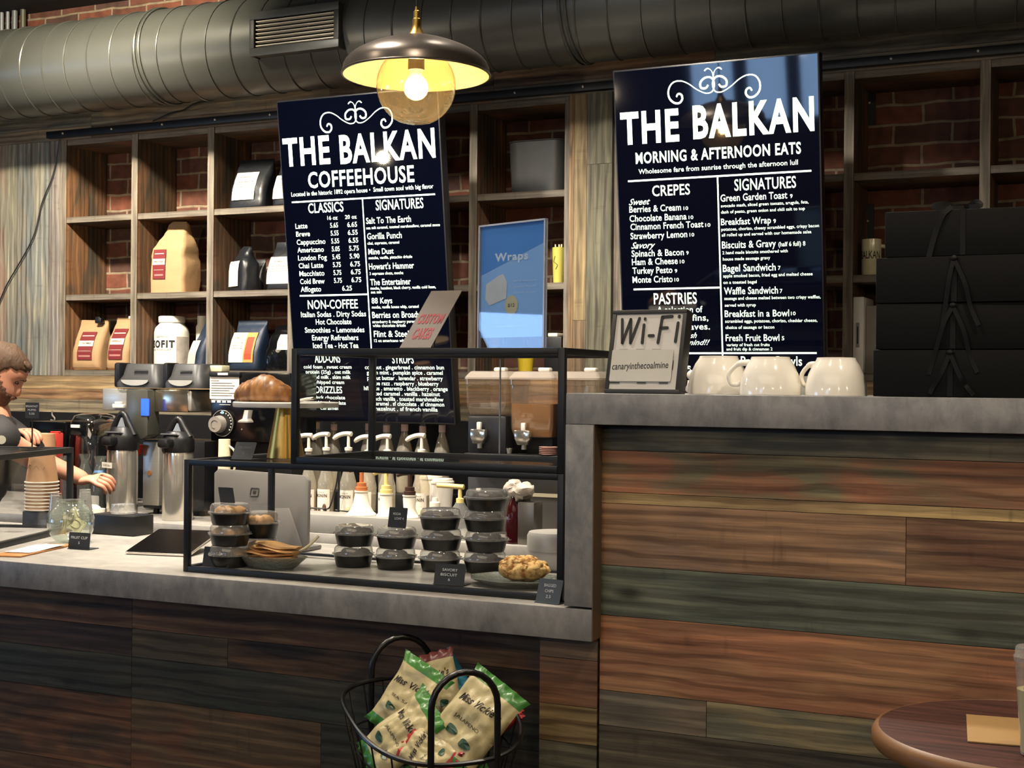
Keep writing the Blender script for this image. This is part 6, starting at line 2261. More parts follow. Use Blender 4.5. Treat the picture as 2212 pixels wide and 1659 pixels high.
def pouch(label, px0, px1, row, py_top, m, dep=0.1, Y=None, group=None, rotz=0.0, top='flat', lean=0.0, seed=1, name='coffee_bag'):
    """stand-up coffee bag: gusseted foot, bulging belly, flattened crimped top"""
    Y = Y or (YS + 0.022)
    px = (px0 + px1) / 2
    s = mpp(px, Y)
    w = (px1 - px0) * s / max(math.cos(rotz), 0.5) * 0.98
    z0 = SHELFZ[row] + 0.0006
    h = at(px, py_top, Y).z - z0
    root = thing(name, label, 'bag', (XA(px, Y), Y + dep * 0.5, z0), (0, 0, rotz), group)
    if top == 'fold':
        prof = [(0, 1, 1), (0.06, 1.0, 1.0), (0.45, 1.0, 0.98), (0.62, 0.96, 0.9), (0.72, 0.84, 0.72), (0.82, 0.66, 0.5), (0.88, 0.62, 0.42), (0.95, 0.6, 0.22), (1.0, 0.42, 0.1)]
    else:
        prof = [(0, 0.99, 0.9), (0.05, 1.0, 1.0), (0.35, 1.0, 1.0), (0.6, 0.99, 0.75), (0.8, 0.99, 0.4), (0.92, 0.98, 0.12), (1.0, 0.98, 0.05)]
    rings = []
    fine = []
    for (a, b) in zip(prof, prof[1:]):
        for k in range(3):
            t = k / 3
            fine.append(tuple(a[i] + (b[i] - a[i]) * t for i in range(3)))
    fine.append(prof[-1])
    fr = []
    for z, fw_, fd in fine:
        d = max(dep * fd, 0.004)
        yo = lean * h * z + (dep - d) * 0.12
        shx = 0.05 * w * math.sin(z * 5 + seed) * (1 if top == 'fold' else 0.25) * (z > 0.5)
        rings.append([(x + shx, y + yo, z * h) for x, y in rrect(w * fw_, d, min(0.025, d * 0.45), 5)])
        fr.append((z * h, yo - d / 2))
    mb = MB().loft(rings)
    mb.jitter(0.007 if top == 'fold' else 0.0035, 16, seed)
    mb.jitter(0.002, 60, seed + 5)
    mb.build('bag_body', m, root, 50)
    root['_w'] = 0

    def front(z):
        for (a, ya), (b, yb_) in zip(fr, fr[1:]):
            if a <= z <= b:
                return ya + (yb_ - ya) * (z - a) / max(b - a, 1e-6)
        return fr[-1][1]

    def patch(nm, x0, x1, za, zb_, mm, off=0.0045, text=()):
        n = 8
        rr_ = []
        for k in range(n + 1):
            z = (za + (zb_ - za) * k / n) * h
            y = front(z) - off
            rr_.append([(x0 * w, y, z), (x1 * w, y, z), (x1 * w, y + 0.0008, z), (x0 * w, y + 0.0008, z)])
        o = MB().loft(rr_).build(nm, mm, root, 0)
        if text:
            mb = MB()
            for t_, cx, z, tw, th in text:
                put_text(mb, t_, cx * w, z * h, tw * w, th * h, 0, 0.01, align='c', fn=lambda x, y, q: Vector((x, front(y) - off - 0.0008, y)))
            mb.build('label_lettering', mat('brown_ink', '#3a2a1f', 0.7), o, 0)
        return o
    return root, patch, w, h, front


def kraft_label(patch, x0, x1, z0, z1, txt):
    d = z1 - z0
    patch('maroon_label', x0, x1, z0, z1, MAROON)
    patch('white_band', x0, x1, z0 + d * 0.48, z0 + d * 0.68, LABELW, 0.0056, [(txt[0], (x0 + x1) / 2, z0 + d * 0.56, (x1 - x0) * 0.7, d * 0.06)])
    o = patch('label_lines', x0 + 0.04, x1 - 0.04, z0 + d * 0.30, z0 + d * 0.31, LABELW, 0.0058)
    patch('label_lines', x0 + 0.06, x1 - 0.05, z0 + d * 0.10, z0 + d * 0.16, mat('faded_pink', '#a8706a', 0.7), 0.0058)
    patch('label_lines', x0 + 0.05, x1 - 0.05, z0 + d * 0.84, z0 + d * 0.87, LABELW, 0.0058)


g = 'coffee bags on the wall shelf'
r_, P_, w, h, f = pouch('tall kraft coffee bag with folded top in the middle cubby', 308, 402, 2, 476, BAGKRAFT, 0.14, top='fold', seed=3, group=g)
kraft_label(P_, -0.36, 0.0, 0.19, 0.60, ['HOUSE'])
r_, P_, w, h, f = pouch('kraft coffee bag with black clip, left one in the bottom cubby', 142, 216, 3, 690, BAGKRAFT, 0.13, top='flat', seed=6, group=g, rotz=R(6))
kraft_label(P_, -0.24, 0.27, 0.20, 0.76, ['COLOMBIA'])
MB().box((0.04, -0.01, h * 0.985), (0.034, 0.03, 0.026), 0.006).tube([(0.03, -0.018, h * 1.0), (0.026, -0.02, h * 1.05), (0.046, -0.02, h * 1.05), (0.05, -0.018, h * 1.0)], 0.002, 6).build('binder_clip', BLACK, r_)
r_, P_, w, h, f = pouch('kraft coffee bag lettered ESPRESSO BLEND, right one in the bottom cubby', 218, 279, 3, 684, BAGKRAFT, 0.13, top='flat', seed=9, group=g)
kraft_label(P_, -0.3, 0.32, 0.20, 0.78, ['ESPRESSO'])
MB().box((0.05, -0.008, h * 0.99), (0.04, 0.02, 0.014), 0.004).build('white_clip', WHITEP, r_)


def plain_label(patch, x0, x1, z0, z1, mm=None, ink=True):
    mm = mm or LABELW
    d = z1 - z0
    tx = [('NET WEIGHT 12 OZ', (x0 + x1) / 2, z0 + d * 0.8, (x1 - x0) * 0.6, d * 0.05)] + [('single origin whole bean coffee', (x0 + x1) / 2, z0 + d * (0.64 - 0.09 * k), (x1 - x0) * 0.75, d * 0.03) for k in range(3)]
    return patch('paper_label', x0, x1, z0, z1, mm, 0.0042, tx if ink else ())


r_, P_, w, h, f = pouch('black coffee bag with large white label, left in the top cubby', 478, 573, 1, 338, BAGBLK, 0.1, seed=11, group=g, lean=0.12)
plain_label(P_, -0.38, 0.24, 0.16, 0.72)
r_, P_, w, h, f = pouch('black coffee bag with white label half behind the menu screen, top cubby', 573, 650, 1, 340, BAGBLK, 0.1, seed=12, group=g, lean=0.12)
plain_label(P_, -0.42, 0.3, 0.15, 0.66)
r_, P_, w, h, f = pouch('crumpled black coffee bag turned aside, second row left of menu', 482, 546, 2, 530, BAGBLK, 0.09, seed=13, group=g, top='fold', rotz=R(-28))
plain_label(P_, -0.42, 0.2, 0.10, 0.66, ink=False)
r_, P_, w, h, f = pouch('small dark coffee bag at the back of the second row', 528, 566, 2, 560, BAGBLK, 0.06, Y=YS + 0.17, seed=14, group=g)
r_, P_, w, h, f = pouch('black coffee bag with cream label beside the menu, second row', 563, 640, 2, 518, BAGBLK, 0.1, Y=YS + 0.05, seed=15, group=g, lean=0.1)
plain_label(P_, -0.45, 0.35, 0.13, 0.68)
r_, P_, w, h, f = pouch('slim navy bag with white label beside the protein tub', 398, 448, 3, 695, BAGNAVY, 0.1, seed=16, group=g, rotz=R(-30), lean=0.1)
plain_label(P_, -0.48, 0.25, 0.12, 0.62, ink=False)
r_, P_, w, h, f = pouch('navy coffee bag with an orange and white label, bottom row', 482, 562, 3, 690, BAGNAVY, 0.11, Y=YS + 0.04, seed=17, group=g, lean=0.06)
plain_label(P_, -0.45, 0.02, 0.16, 0.75, mat('cream_label', '#e9d3bd', 0.6))
P_('orange_label', 0.02, 0.36, 0.16, 0.75, mat('orange_label', '#d98a4a', 0.6, var=0.2, scale=20), 0.0042)
P_('red_picture', 0.07, 0.3, 0.22, 0.66, mat('red_picture', '#a83e22', 0.6, var=0.3, scale=40), 0.0052)
r_, P_, w, h, f = pouch('shiny black bag with a taped receipt, bottom row next to the menu', 562, 632, 3, 700, BAGSHINY, 0.12, Y=YS + 0.05, seed=18, group=g, top='fold')
P_('receipt', 0.02, 0.46, 0.45, 0.78, PAPER, 0.006, [('ORDER', 0.24, 0.70, 0.26, 0.025), ('2 x whole bean', 0.24, 0.62, 0.34, 0.02), ('thank you', 0.24, 0.54, 0.24, 0.02)])
# white lidded bottle cap above the navy bag
o = thing('plastic_tub', 'small white lidded pot at the back behind the navy bag', 'tub', (XA(449, YS + 0.2) - 0.035, YS + 0.205, SHELFZ[3] + 0.0006))
hc = at(440, 683, YS + 0.2).z - SHELFZ[3]
MB().lathe([(0, 0), (0.028, 0), (0.03, hc * 0.8), (0.024, hc * 0.85), (0.024, hc), (0, hc)], seg=24, cap=False).build('tub_body', WHITEP, o)
# protein tub
Yt = YS + 0.13
p = Vector((XA(370, Yt), Yt, SHELFZ[3] + 0.0006))
s = mpp(370, Yt)
o = thing('protein_tub', 'large white plastic tub lettered ISOFIT in the bottom row', 'tub', p)
h = at(370, 684, Yt).z - SHELFZ[3]
r = 37 * s
MB().lathe([(0, 0), (r * 0.97, 0), (r, 0.008), (r, h * 0.70), (r * 0.94, h * 0.78), (r * 0.72, h * 0.86), (r * 0.70, h * 0.88), (0, h * 0.88)], seg=40, cap=False).build('tub_body', mat('tub_white', '#e8e2d6', 0.35), o)
MB().lathe([(r * 0.74, h * 0.88), (r * 0.76, h * 0.89), (r * 0.76, h * 0.985), (r * 0.73, h), (0, h)], seg=40, cap=False).build('screw_lid', WHITEP, o)
cyf = lambda x, y, q: Vector(((r + 0.001) * math.sin(x / r), -(r + 0.001) * math.cos(x / r), y))
mb = MB()
put_text(mb, 'ISOFIT', -0.02 * r, h * 0.42, r * 1.75, h * 0.13, 0, 0.05, align='c', fn=cyf)
put_text(mb, '5 SERVINGS', 0.0, h * 0.60, r * 0.9, h * 0.03, 0, 0.0, align='c', fn=cyf)
put_text(mb, 'WHEY PROTEIN ISOLATE', 0.0, h * 0.36, r * 1.3, h * 0.03, 0, 0.0, align='c', fn=cyf)
mb.build('tub_lettering', INK, o, 0)
n_ = 10
rg_ = []
for k in range(n_ + 1):
    a = R(54 + 56 * k / n_)
    rg_.append([((r + q) * math.sin(a), -(r + q) * math.cos(a), z) for q, z in ((0.0004, h * 0.12), (0.0009, h * 0.12), (0.0009, h * 0.62), (0.0004, h * 0.62))])
mb = MB().loft(rg_).build('grey_print', mat('grey_print', '#a9a199', 0.5, var=0.5, scale=26), o)

# right hand side goods
p = Vector((XA(1880, YS + 0.07), YS + 0.07, SHELFZ[2] + 0.0006))
s = mpp(1880, YS + 0.07)
o = thing('mug', 'cream mug lettered BALKAN on the shelf left of the black boxes', 'mug', p)
h = at(1880, 518, YS + 0.07).z - SHELFZ[2]
r = 21 * s
MB().lathe([(0, 0), (r * 0.9, 0), (r, 0.008), (r, h), (r * 0.94, h), (r * 0.94, 0.01), (0, 0.008)], seg=36, cap=False).build('mug_body', mat('cream_glaze', '#ddd8b4', 0.15, coat=0.3), o)
MB().tube(catmull([(r * 0.98, 0.0, h * 0.82), (r * 1.5, 0, h * 0.75), (r * 1.55, 0, h * 0.35), (r * 0.98, 0, h * 0.22)], 6), 0.006, 8).build('mug_handle', mat('cream_glaze', '#ddd8b4'), o)
mb = MB()
put_text(mb, 'BALKAN', 0.0, h * 0.46, r * 2.2, h * 0.22, 0, 0.01, align='c', fn=lambda x, y, q: Vector(((r + 0.0008) * math.sin(x / r), -(r + 0.0008) * math.cos(x / r), y)))
mb.build('mug_lettering', INK, o, 0)
Yx_ = YS + 0.02
x0, x1 = XA(1841, Yx_), XA(1865, Yx_)
zt_ = at(1853, 641, Yx_).z
o = thing('white_box', 'tall narrow white box standing on the lowest shelf right of the menu', 'box', ((x0 + x1) / 2, Yx_ + 0.09, zb0 + 0.0266))
MB().box((0, 0, (zt_ - o.location.z) / 2), (x1 - x0, 0.18, zt_ - o.location.z), 0.004).build('box_body', mat('box_white', '#dcd9d6', 0.45), o)
MB().box((-0.002, -0.0906, (zt_ - o.location.z) * 0.5), (0.012, 0.0012, 0.085)).build('printed_strip', mat('grey_ink2', '#8d8a88', 0.6), o)
MB().box((-0.002, -0.0914, (zt_ - o.location.z) * 0.5), (0.004, 0.001, 0.06)).build('printed_text', INK, o)
x0, x1 = XA(1869, Yx_ + 0.03), XA(1925, Yx_ + 0.03)
zt_ = at(1880, 660, Yx_ + 0.03).z
o = thing('grey_box', 'grey beige carton partly behind the black boxes', 'box', ((x0 + x1) / 2, Yx_ + 0.13, zb0 + 0.0266))
hb_ = zt_ - o.location.z
MB().box((0, 0, hb_ / 2), (x1 - x0, 0.2, hb_), 0.003).build('box_body', mat('box_greige', '#8c8580', 0.6), o)
MB().prism(rrect((x1 - x0) * 0.72, hb_ * 0.4, 0.012, 4), 0, 0.001).apply(Matrix.Translation((0.02, -0.1005, hb_ * 0.25)) @ Matrix.Rotation(math.pi / 2, 4, 'X')).build('box_label', mat('box_label_grey', '#a5a09c', 0.6), o)
mb = MB()
mb.tube([(0.02 + x, -0.1018, hb_ * 0.25 + y) for x, y in rrect((x1 - x0) * 0.66, hb_ * 0.36, 0.012, 4)], 0.0009, 5, closed=True)
mb.build('label_outline', INK, o)
# black bin in the top cubby between the screens, yellow cup with pens, black box below
Yk_ = YS + 0.02
x0, x1 = XA(1086, Yk_), XA(1208, Yk_)
zt_ = at(1147, 303, Yk_).z
zb_ = SHELFZ[1] + 0.0006
o = thing('storage_bin', 'dark grey metal bin in the top cubby left of the planked pillar', 'bin', ((x0 + x1) / 2, Yk_ + 0.1, zb_))
w_, h_ = x1 - x0, zt_ - zb_
mb = MB().loft([[(x, y, 0) for x, y in rrect(w_ * 0.94, 0.17, 0.05, 8)], [(x, y, h_ * 0.5) for x, y in rrect(w_ * 0.98, 0.18, 0.05, 8)], [(x, y, h_) for x, y in rrect(w_, 0.19, 0.05, 8)]])
mb.build('bin_body', mat('bin_grey', '#4a4a49', 0.35, metal=0.4), o)
MB().tube([(x, y, h_) for x, y in rrect(w_, 0.19, 0.05, 8)], 0.003, 6, closed=True).build('bin_rim', mat('bin_grey', '#4a4a49'), o)
zc_ = SHELFZ[2] + 0.0006
p = Vector((XA(1201, YS + 0.03), YS + 0.05, zc_))
s = mpp(1201, YS + 0.03)
h_ = at(1201, 534, YS + 0.03).z - zc_
yel = mat('yellow_green_cup', '#b9b256', 0.4)
o = thing('pencil_cup', 'yellow green cup holding straws in the cubby beside the pillar', 'cup', (p.x - 0.003, p.y, zc_))
MB().lathe([(0, 0), (0.019, 0), (0.024, h_), (0.022, h_), (0.018, 0.004), (0, 0.004)], seg=28, cap=False).build('cup_body', yel, o)
mb = MB().tube([(-0.004, -0.0235, h_ * 0.75), (-0.01, -0.023, h_ * 0.6), (0.006, -0.0225, h_ * 0.5), (-0.002, -0.022, h_ * 0.38)], 0.0009, 5)
mb.build('cup_squiggle', mat('brown_ink', '#3a2a1f'), o)
for k in range(3):
    q = MB().cyl((0, 0, 0), ((k - 1) * 0.006, 0.003, h_ * 1.06), 0.0032, seg=10).build('straw', mat('pale_straw', '#dcd3a4', 0.4))
    q.location = (p.x - 0.003 + (k - 1) * 0.007, p.y + (0.004 if k == 1 else -0.003), zc_ + 0.0048)
    tag(q, '%s pale straw in the yellow green cup' % ('left', 'middle', 'right')[k], 'straw', 'straws in the yellow cup')
x0, x1 = XA(1172, Yk_), XA(1210, Yk_)
zq_ = at(1190, 727, Yk_).z
zl_ = zb0 + 0.0266
o = thing('black_box', 'black box with a white top item in the bottom cubby beside the pillar', 'box', ((x0 + x1) / 2, Yk_ + 0.09, zl_))
MB().box((0, 0, (zq_ - zl_) / 2), (x1 - x0, 0.16, zq_ - zl_), 0.003).build('box_body', BLACK, o)
MB().box((-0.012, -0.02, zq_ - zl_ + 0.008), ((x1 - x0) * 0.55, 0.07, 0.014), 0.003).build('white_bundle', WHITEP, o)
# yellow tub seen through the upper case
o = thing('yellow_tub', 'yellow plastic tub on the lowest shelf above the drink machine', 'tub', (XA(1135, YS + 0.06), YS + 0.06, zb0 + 0.0266))
MB().lathe([(0, 0), (0.028, 0), (0.034, 0.085), (0.031, 0.085), (0.026, 0.004), (0, 0.004)], seg=28, cap=False).build('tub_body', mat('bright_yellow', '#e0c431', 0.4), o)

# ------------------------------------------------------------------ things on the bar top
zbt = ZT + 0.0006
# wi-fi light box
Yv = YF + 0.075
pa, pb = at(1300, 846, Yv), at(1468, 851, Yv)
wv_ = 178 * mpp(1384, Yv)
hv_ = 188 * mpp(1384, Yv)
til = R(13)
WF = thing('wifi_sign', 'square black framed Wi-Fi sign leaning back on the bar top', 'sign', (XA(1385, Yv), Yv, zbt), (0, 0, R(-6)))
rm = Matrix.Translation((0, 0.0, 0.0)) @ Matrix.Rotation(math.pi / 2 - til, 4, 'X')
mb = MB()
bz_ = 0.009
for (a, b) in (((-wv_ / 2, 0), (wv_ / 2, bz_)), ((-wv_ / 2, hv_ - bz_), (wv_ / 2, hv_)), ((-wv_ / 2, bz_), (-wv_ / 2 + bz_, hv_ - bz_)), ((wv_ / 2 - bz_, bz_), (wv_ / 2, hv_ - bz_))):
    mb.box2((a[0], a[1], -0.03), (b[0], b[1], 0.002), 0.0012)
mb.apply(rm).build('frame', mat('sign_black_wood', '#1b1918', 0.5), WF)
MB().box((0, hv_ / 2, -0.015), (wv_ - 2 * bz_ + 0.001, hv_ - 2 * bz_ + 0.001, 0.028)).apply(rm).build('white_panel', mat('sign_face', '#bfbcb6', 0.55, var=0.05), WF, 0)
u = wv_ / 170
sx = lambda px: (px - 1394) * u
sy = lambda py: (846 - py) * u * 1.02
mb = MB()
strokes = [[(1332, 690), (1338, 740)], [(1338, 740), (1352, 690)], [(1352, 690), (1357, 740)], [(1357, 740), (1372, 688)],
           [(1384, 702), (1384, 740)], [(1385, 689), (1385, 690.5)], [(1398, 725), (1408, 725)],
           [(1424, 686), (1420, 740)], [(1425, 686), (1446, 685)], [(1424, 709), (1438, 709)], [(1461, 699), (1459, 738)], [(1462, 685), (1462, 686.5)]]
for (a, b) in strokes:
    d = Vector((sx(b[0]) - sx(a[0]), sy(b[1]) - sy(a[1]), 0))
    L_ = max(d.length, 1e-5)
    n_ = 3.0 * u
    pts = []
    ang = math.atan2(d.y, d.x)
    for k in range(9):
        t = ang + math.pi / 2 + math.pi * k / 8
        pts.append((sx(a[0]) + n_ * math.cos(t), sy(a[1]) + n_ * math.sin(t)))
    for k in range(9):
        t = ang - math.pi / 2 + math.pi * k / 8
        pts.append((sx(b[0]) + n_ * math.cos(t), sy(b[1]) + n_ * math.sin(t)))
    mb.prism(pts, 0.0002, 0.0012)
for x in (1343, 1382, 1419):
    mb.box((sx(x), sy(754.5), 0.0007), (20 * u, 1.6 * u, 0.001))
for a, b in ((( 1315, 824), (1342, 824)), ((1382, 824), (1402, 824)), ((1432, 824), (1452, 824))):
    mb.box(((sx(a[0]) + sx(b[0])) / 2, sy(a[1]), 0.0007), ((b[0] - a[0]) * u, 1.8 * u, 0.001))
mb.box((sx(1314), sy(812), 0.0007), (1.8 * u, 22 * u, 0.001)).box((sx(1459), sy(787), 0.0007), (1.0 * u, 20 * u, 0.001))
mb.apply(rm).build('sign_lettering', INK, WF, 0)
pl_ = MB().prism(rrect(140 * u, 68 * u, 0.003, 3, sx(1388), sy(788)), 0.0014, 0.0024).apply(rm).build('pasted_slip', mat('sign_slip', '#b5b2aa', 0.5, var=0.08, scale=25), WF, 0)
mb = MB()
put_text(mb, 'canaryinthecoalmine', sx(1386), sy(797), 128 * u, 15 * u, 0.0028, 0.004, align='c', shear=0.1, rot=0.03)
mb.apply(rm).build('handwriting', INK, pl_, 0)
MB().box((0, -0.03 * 0 + 0.04, 0.004), (wv_ * 0.6, 0.06, 0.008), 0.002).build('rear_foot', BLACK, WF)

# upside down cups
def cup(label, px, Y, rot, py_base=None):
    s = mpp(px, Y)
    root = thing('coffee_cup', label, 'cup', (XA(px, Y), Y, zbt), (0, 0, rot), group='cups upside down on the bar top')
    rr0, hh_ = 66 * s, 82 * s
    prof = [(rr0, 0.0), (rr0 * 1.0, 0.004), (rr0 * 0.985, hh_ * 0.25), (rr0 * 0.90, hh_ * 0.55), (rr0 * 0.76, hh_ * 0.80), (rr0 * 0.65, hh_ * 0.93), (rr0 * 0.64, hh_ * 0.95), (rr0 * 0.62, hh_), (rr0 * 0.56, hh_), (rr0 * 0.54, hh_ * 0.96), (0, hh_ * 0.955)]
    MB().lathe(prof, seg=56, cap=False).build('cup_body', WHITE, root, 60)
    MB().tube(catmull([(-rr0 * 0.72, 0, hh_ * 0.83), (-rr0 * 1.05, 0, hh_ * 0.80), (-rr0 * 1.34, 0, hh_ * 0.55), (-rr0 * 1.28, 0, hh_ * 0.30), (-rr0 * 1.08, 0, hh_ * 0.26), (-rr0 * 0.96, 0, hh_ * 0.34)], 7), [0.0045 + 0.0015 * (1 if i < 8 else 0) for i in range(36)], 10).build('cup_handle', WHITE, root, 60)
    return root


cup('white cup upside down next to the Wi-Fi sign, first of three', 1552, YF + 0.17, R(178))
cup('white cup upside down with its handle to the left, the middle of three', 1664, YF + 0.10, R(12))
cup('white cup upside down beside the black boxes, the last of three', 1806, YF + 0.10, R(-22))
o = thing('glass_cup', 'small pale glass cup behind the gap between two white cups', 'cup', (XA(1738, YF + 0.3), YF + 0.31, zbt))
s = mpp(1738, YF + 0.3)
MB().lathe([(0, 0), (20 * s, 0), (24 * s, 40 * s), (22.5 * s, 40 * s), (18 * s, 3 * s), (0, 3 * s)], seg=28, cap=False).build('cup_body', mat('pale_glass', '#cdd6d0', 0.12, trans=0.5), o)
# little black and white figurine behind the sign
o = thing('figurine', 'tiny black and white figurine behind the right edge of the Wi-Fi sign', 'figurine', (XA(1486, YF + 0.25), YF + 0.27, zbt))
s = mpp(1486, YF + 0.25)
MB().sphere((0, 0, 15 * s), (14 * s, 11 * s, 15 * s), 16, 10).sphere((2 * s, 0, 40 * s), (11 * s, 10 * s, 11 * s), 16, 10).build('figurine_body', WHITE, o)
MB().sphere((12 * s, -5 * s, 12 * s), (6 * s, 6 * s, 8 * s), 12, 8).sphere((-10 * s, -6 * s, 22 * s), (6 * s, 6 * s, 9 * s), 12, 8).sphere((-5 * s, 0, 50 * s), (4 * s, 3 * s, 4 * s), 10, 6).sphere((10 * s, 0, 50 * s), (4 * s, 3 * s, 4 * s), 10, 6).build('black_patches', BLACK, o)

# stack of black gift boxes with ribbons
RIB = mat('black_ribbon', '#060607', 0.55, spec=0.2, var=0.1)
BOXB = mat('black_box_board', '#080808', 0.7, spec=0.15, var=0.06)
tops = [(862, 761, 1886, 'lowest'), (761, 660, 1889, 'second lowest'), (660, 564, 1891, 'second highest'), (566, 466, 1904, 'topmost')]
Ybx = YF + 0.06
xend = XA(1889, Ybx) + 0.36
z = zbt
for i, (pb_, pt_, px0, nm) in enumerate(tops):
    hh_ = at(1900, pb_, Ybx).z - at(1900, pt_, Ybx).z
    hh_ = 99 * mpp(1900, Ybx) if i else 101 * mpp(1900, Ybx)
    x0 = XA(px0, Ybx)
    dep = 0.26
    w_ = 0.37
    root = thing('gift_box', '%s black gift box of the stack on the bar top' % nm, 'box', (x0 + w_ / 2, Ybx + dep / 2 + (0.012 if i == 3 else 0.004 * (i % 2)), z), (0, 0, R((0, 0.6, -0.4, 1.2)[i])), 'stacked black gift boxes')
    MB().box((0, 0, (hh_ - 0.001) / 2), (w_, dep, hh_ - 0.001), 0.0015).build('box_body', BOXB, root)
    lidh = hh_ * 0.32
    xk = (XA((2052, 2055, 2060, 2072)[i], Ybx) - (x0 + w_ / 2))
    mb = MB()
    rw = 0.005
    mb.box((xk, -dep / 2 - 0.0008, hh_ / 2), (rw * 2, 0.0012, hh_ - 0.002))
    if i == 3:
        mb.box((xk, 0, hh_ - 0.0004), (rw * 2, dep, 0.0010))
    mb.build('ribbon_band', RIB, root, 0)
    # bow: two loops and two hanging tails
    mb = MB()

    def strip(pts, wd):
        P = catmull(pts, 6)
        rings = []
        for k, q in enumerate(P):
            d = (P[min(k + 1, len(P) - 1)] - P[max(k - 1, 0)]).normalized()
            side = d.cross(Vector((0, 1, 0)))
            if side.length < 0.2: side = Vector((0, 1, 0))
            side.normalize()
            n_ = d.cross(side).normalized() * 0.0004
            rings.append([q - side * wd - n_, q + side * wd - n_, q + side * wd + n_, q - side * wd + n_])
        mb.loft(rings)
    f = -dep / 2
    if i == 3:
        strip([(xk - 0.005, f + 0.03, hh_), (xk - 0.035, f + 0.02, hh_ + 0.012), (xk - 0.055, f + 0.01, hh_ + 0.008), (xk - 0.03, f + 0.012, hh_ + 0.002), (xk, f + 0.02, hh_ + 0.004)], rw)
        strip([(xk, f + 0.03, hh_), (xk + 0.02, f + 0.02, hh_ + 0.014), (xk + 0.03, f + 0.01, hh_ + 0.006), (xk + 0.01, f + 0.01, hh_ + 0.003)], rw)
        strip([(xk - 0.02, f + 0.0, hh_ + 0.004), (xk - 0.035, f - 0.004, hh_ - 0.01), (xk - 0.05, f - 0.003, hh_ * 0.45), (xk - 0.062, f - 0.004, -0.01)], rw)
    else:
        mb.sphere((xk, f - 0.004, hh_ * 0.93), (0.008, 0.005, 0.006), 10, 6)
        e = (-0.036, -0.042, -0.02)[i]
        strip([(xk, f - 0.006, hh_ * 0.92), (xk + e * 0.4, f - 0.008, hh_ * 0.5), (xk + e * 0.8, f - 0.004, 0.02 if i == 0 else -hh_ * 0.2), (xk + e, f - 0.004, 0.006 if i == 0 else -hh_ * 0.55)], rw * 0.8)
        strip([(xk, f - 0.006, hh_ * 0.92), (xk + 0.02, f - 0.008, hh_ * 0.4), (xk + 0.03, f - 0.004, 0.02 if i == 0 else -hh_ * 0.1), (xk + 0.045, f - 0.006 - (0.02 if i == 0 else 0), 0.004 if i == 0 else -hh_ * 0.5)], rw * 0.8)
    mb.build('ribbon_bow', RIB, root, 0)
    z += hh_ + 0.0004
# ------------------------------------------------------------------ wire basket of crisps in front of the counter
KC = Vector((-1.323, 2.47, 0))
LX, LY = 0.172, 0.19        # half width over the flanks, half length between the handles
bk_ = thing('wire_basket', 'black wire basket with tall loop handles full of crisp bags', 'basket', KC, (0, 0, R(47.7)))
WIRE = mat('black_wire', '#0d0d0e', 0.3, spec=0.6)
zrim = 0.70
zb_, zt_ = zrim - 0.21, zrim


def rimpt(a, z, f=1.0):
    # boat shaped rim, rising towards the far handle
    ca, sa = math.cos(a), math.sin(a)
    n = 2.6
    rr_ = (abs(ca) ** n + abs(sa) ** n) ** (-1 / n)
    x, y = LX * f * rr_ * ca, LY * f * rr_ * sa
    return Vector((x, y, z + 0.045 * y / LY + 0.015 * abs(ca) ** 3))


A_ = [2 * math.pi * i / 72 for i in range(72)]
MB().tube([rimpt(a, zt_) for a in A_], 0.005, 8, closed=True).build('rim_wire', WIRE, bk_)
lev = [(0.0, 0.72, zb_), (0.38, 0.82, zb_ + (zt_ - zb_) * 0.36), (0.7, 0.92, zb_ + (zt_ - zb_) * 0.70)]
mb = MB()
for t, f, z in lev:
    mb.tube([Vector((rimpt(a, 0, f).x, rimpt(a, 0, f).y, z + rimpt(a, 0, f).z * t)) for a in A_], 0.0021, 6, closed=True)
mb.build('level_wires', WIRE, bk_)
mb = MB()
for i in range(0, 72, 3):
    a = A_[i]
    pts = [rimpt(a, zt_)]
    for t, f, z in lev[::-1]:
        q = rimpt(a, 0, f)
        pts.append(Vector((q.x, q.y, z + q.z * t)))
    mb.tube(pts, 0.0019, 6)
for i in range(-4, 5):
    x = LX * 0.70 * i / 4.6
    y = LY * 0.70
    mb.tube([(x, -y, zb_), (x, y, zb_)], 0.0019, 6)
for i in range(-4, 5):
    y = LY * 0.70 * i / 4.6
    mb.tube([(-LX * 0.7, y, zb_), (LX * 0.7, y, zb_)], 0.0019, 6)
mb.build('upright_wires', WIRE, bk_)
hz_ = 0.832
hw_ = 0.068
for sgn in (-1, 1):
    y0 = sgn * LY * 1.02
    pts = [(-hw_, y0, 0.004), (-hw_, y0, zrim), (-hw_, y0, hz_ - hw_)] + [(-hw_ * math.cos(math.pi * k / 12), y0, hz_ - hw_ + hw_ * math.sin(math.pi * k / 12)) for k in range(1, 12)] + [(hw_, y0, hz_ - hw_), (hw_, y0, zrim), (hw_, y0, 0.004)]
    MB().tube(pts, 0.0066, 10).build('loop_handle', WIRE, bk_)
mb = MB()
for x in (-hw_, hw_):
    mb.tube([(x, -LY * 1.02, 0.012), (x, LY * 1.02, 0.012)], 0.006, 8)
mb.build('floor_runner', WIRE, bk_)

CRM = mat('cream_crisp_bag', '#b5a87e', 0.34, var=0.1, bump=0.25, bscale=30)
GRN = mat('green_crisp_bag', '#3f7a34', 0.3, var=0.15)
DGR = mat('dark_green_print', '#2f5140', 0.35)
REDB = mat('red_crisp_bag', '#a12a2c', 0.28, var=0.12)
BLUB = mat('blue_crisp_bag', '#3f93b5', 0.28, var=0.12)
MAR = mat('maroon_crisp_bag', '#6d3a38', 0.3)
BROWNI = mat('brand_ink', '#241a14', 0.5)


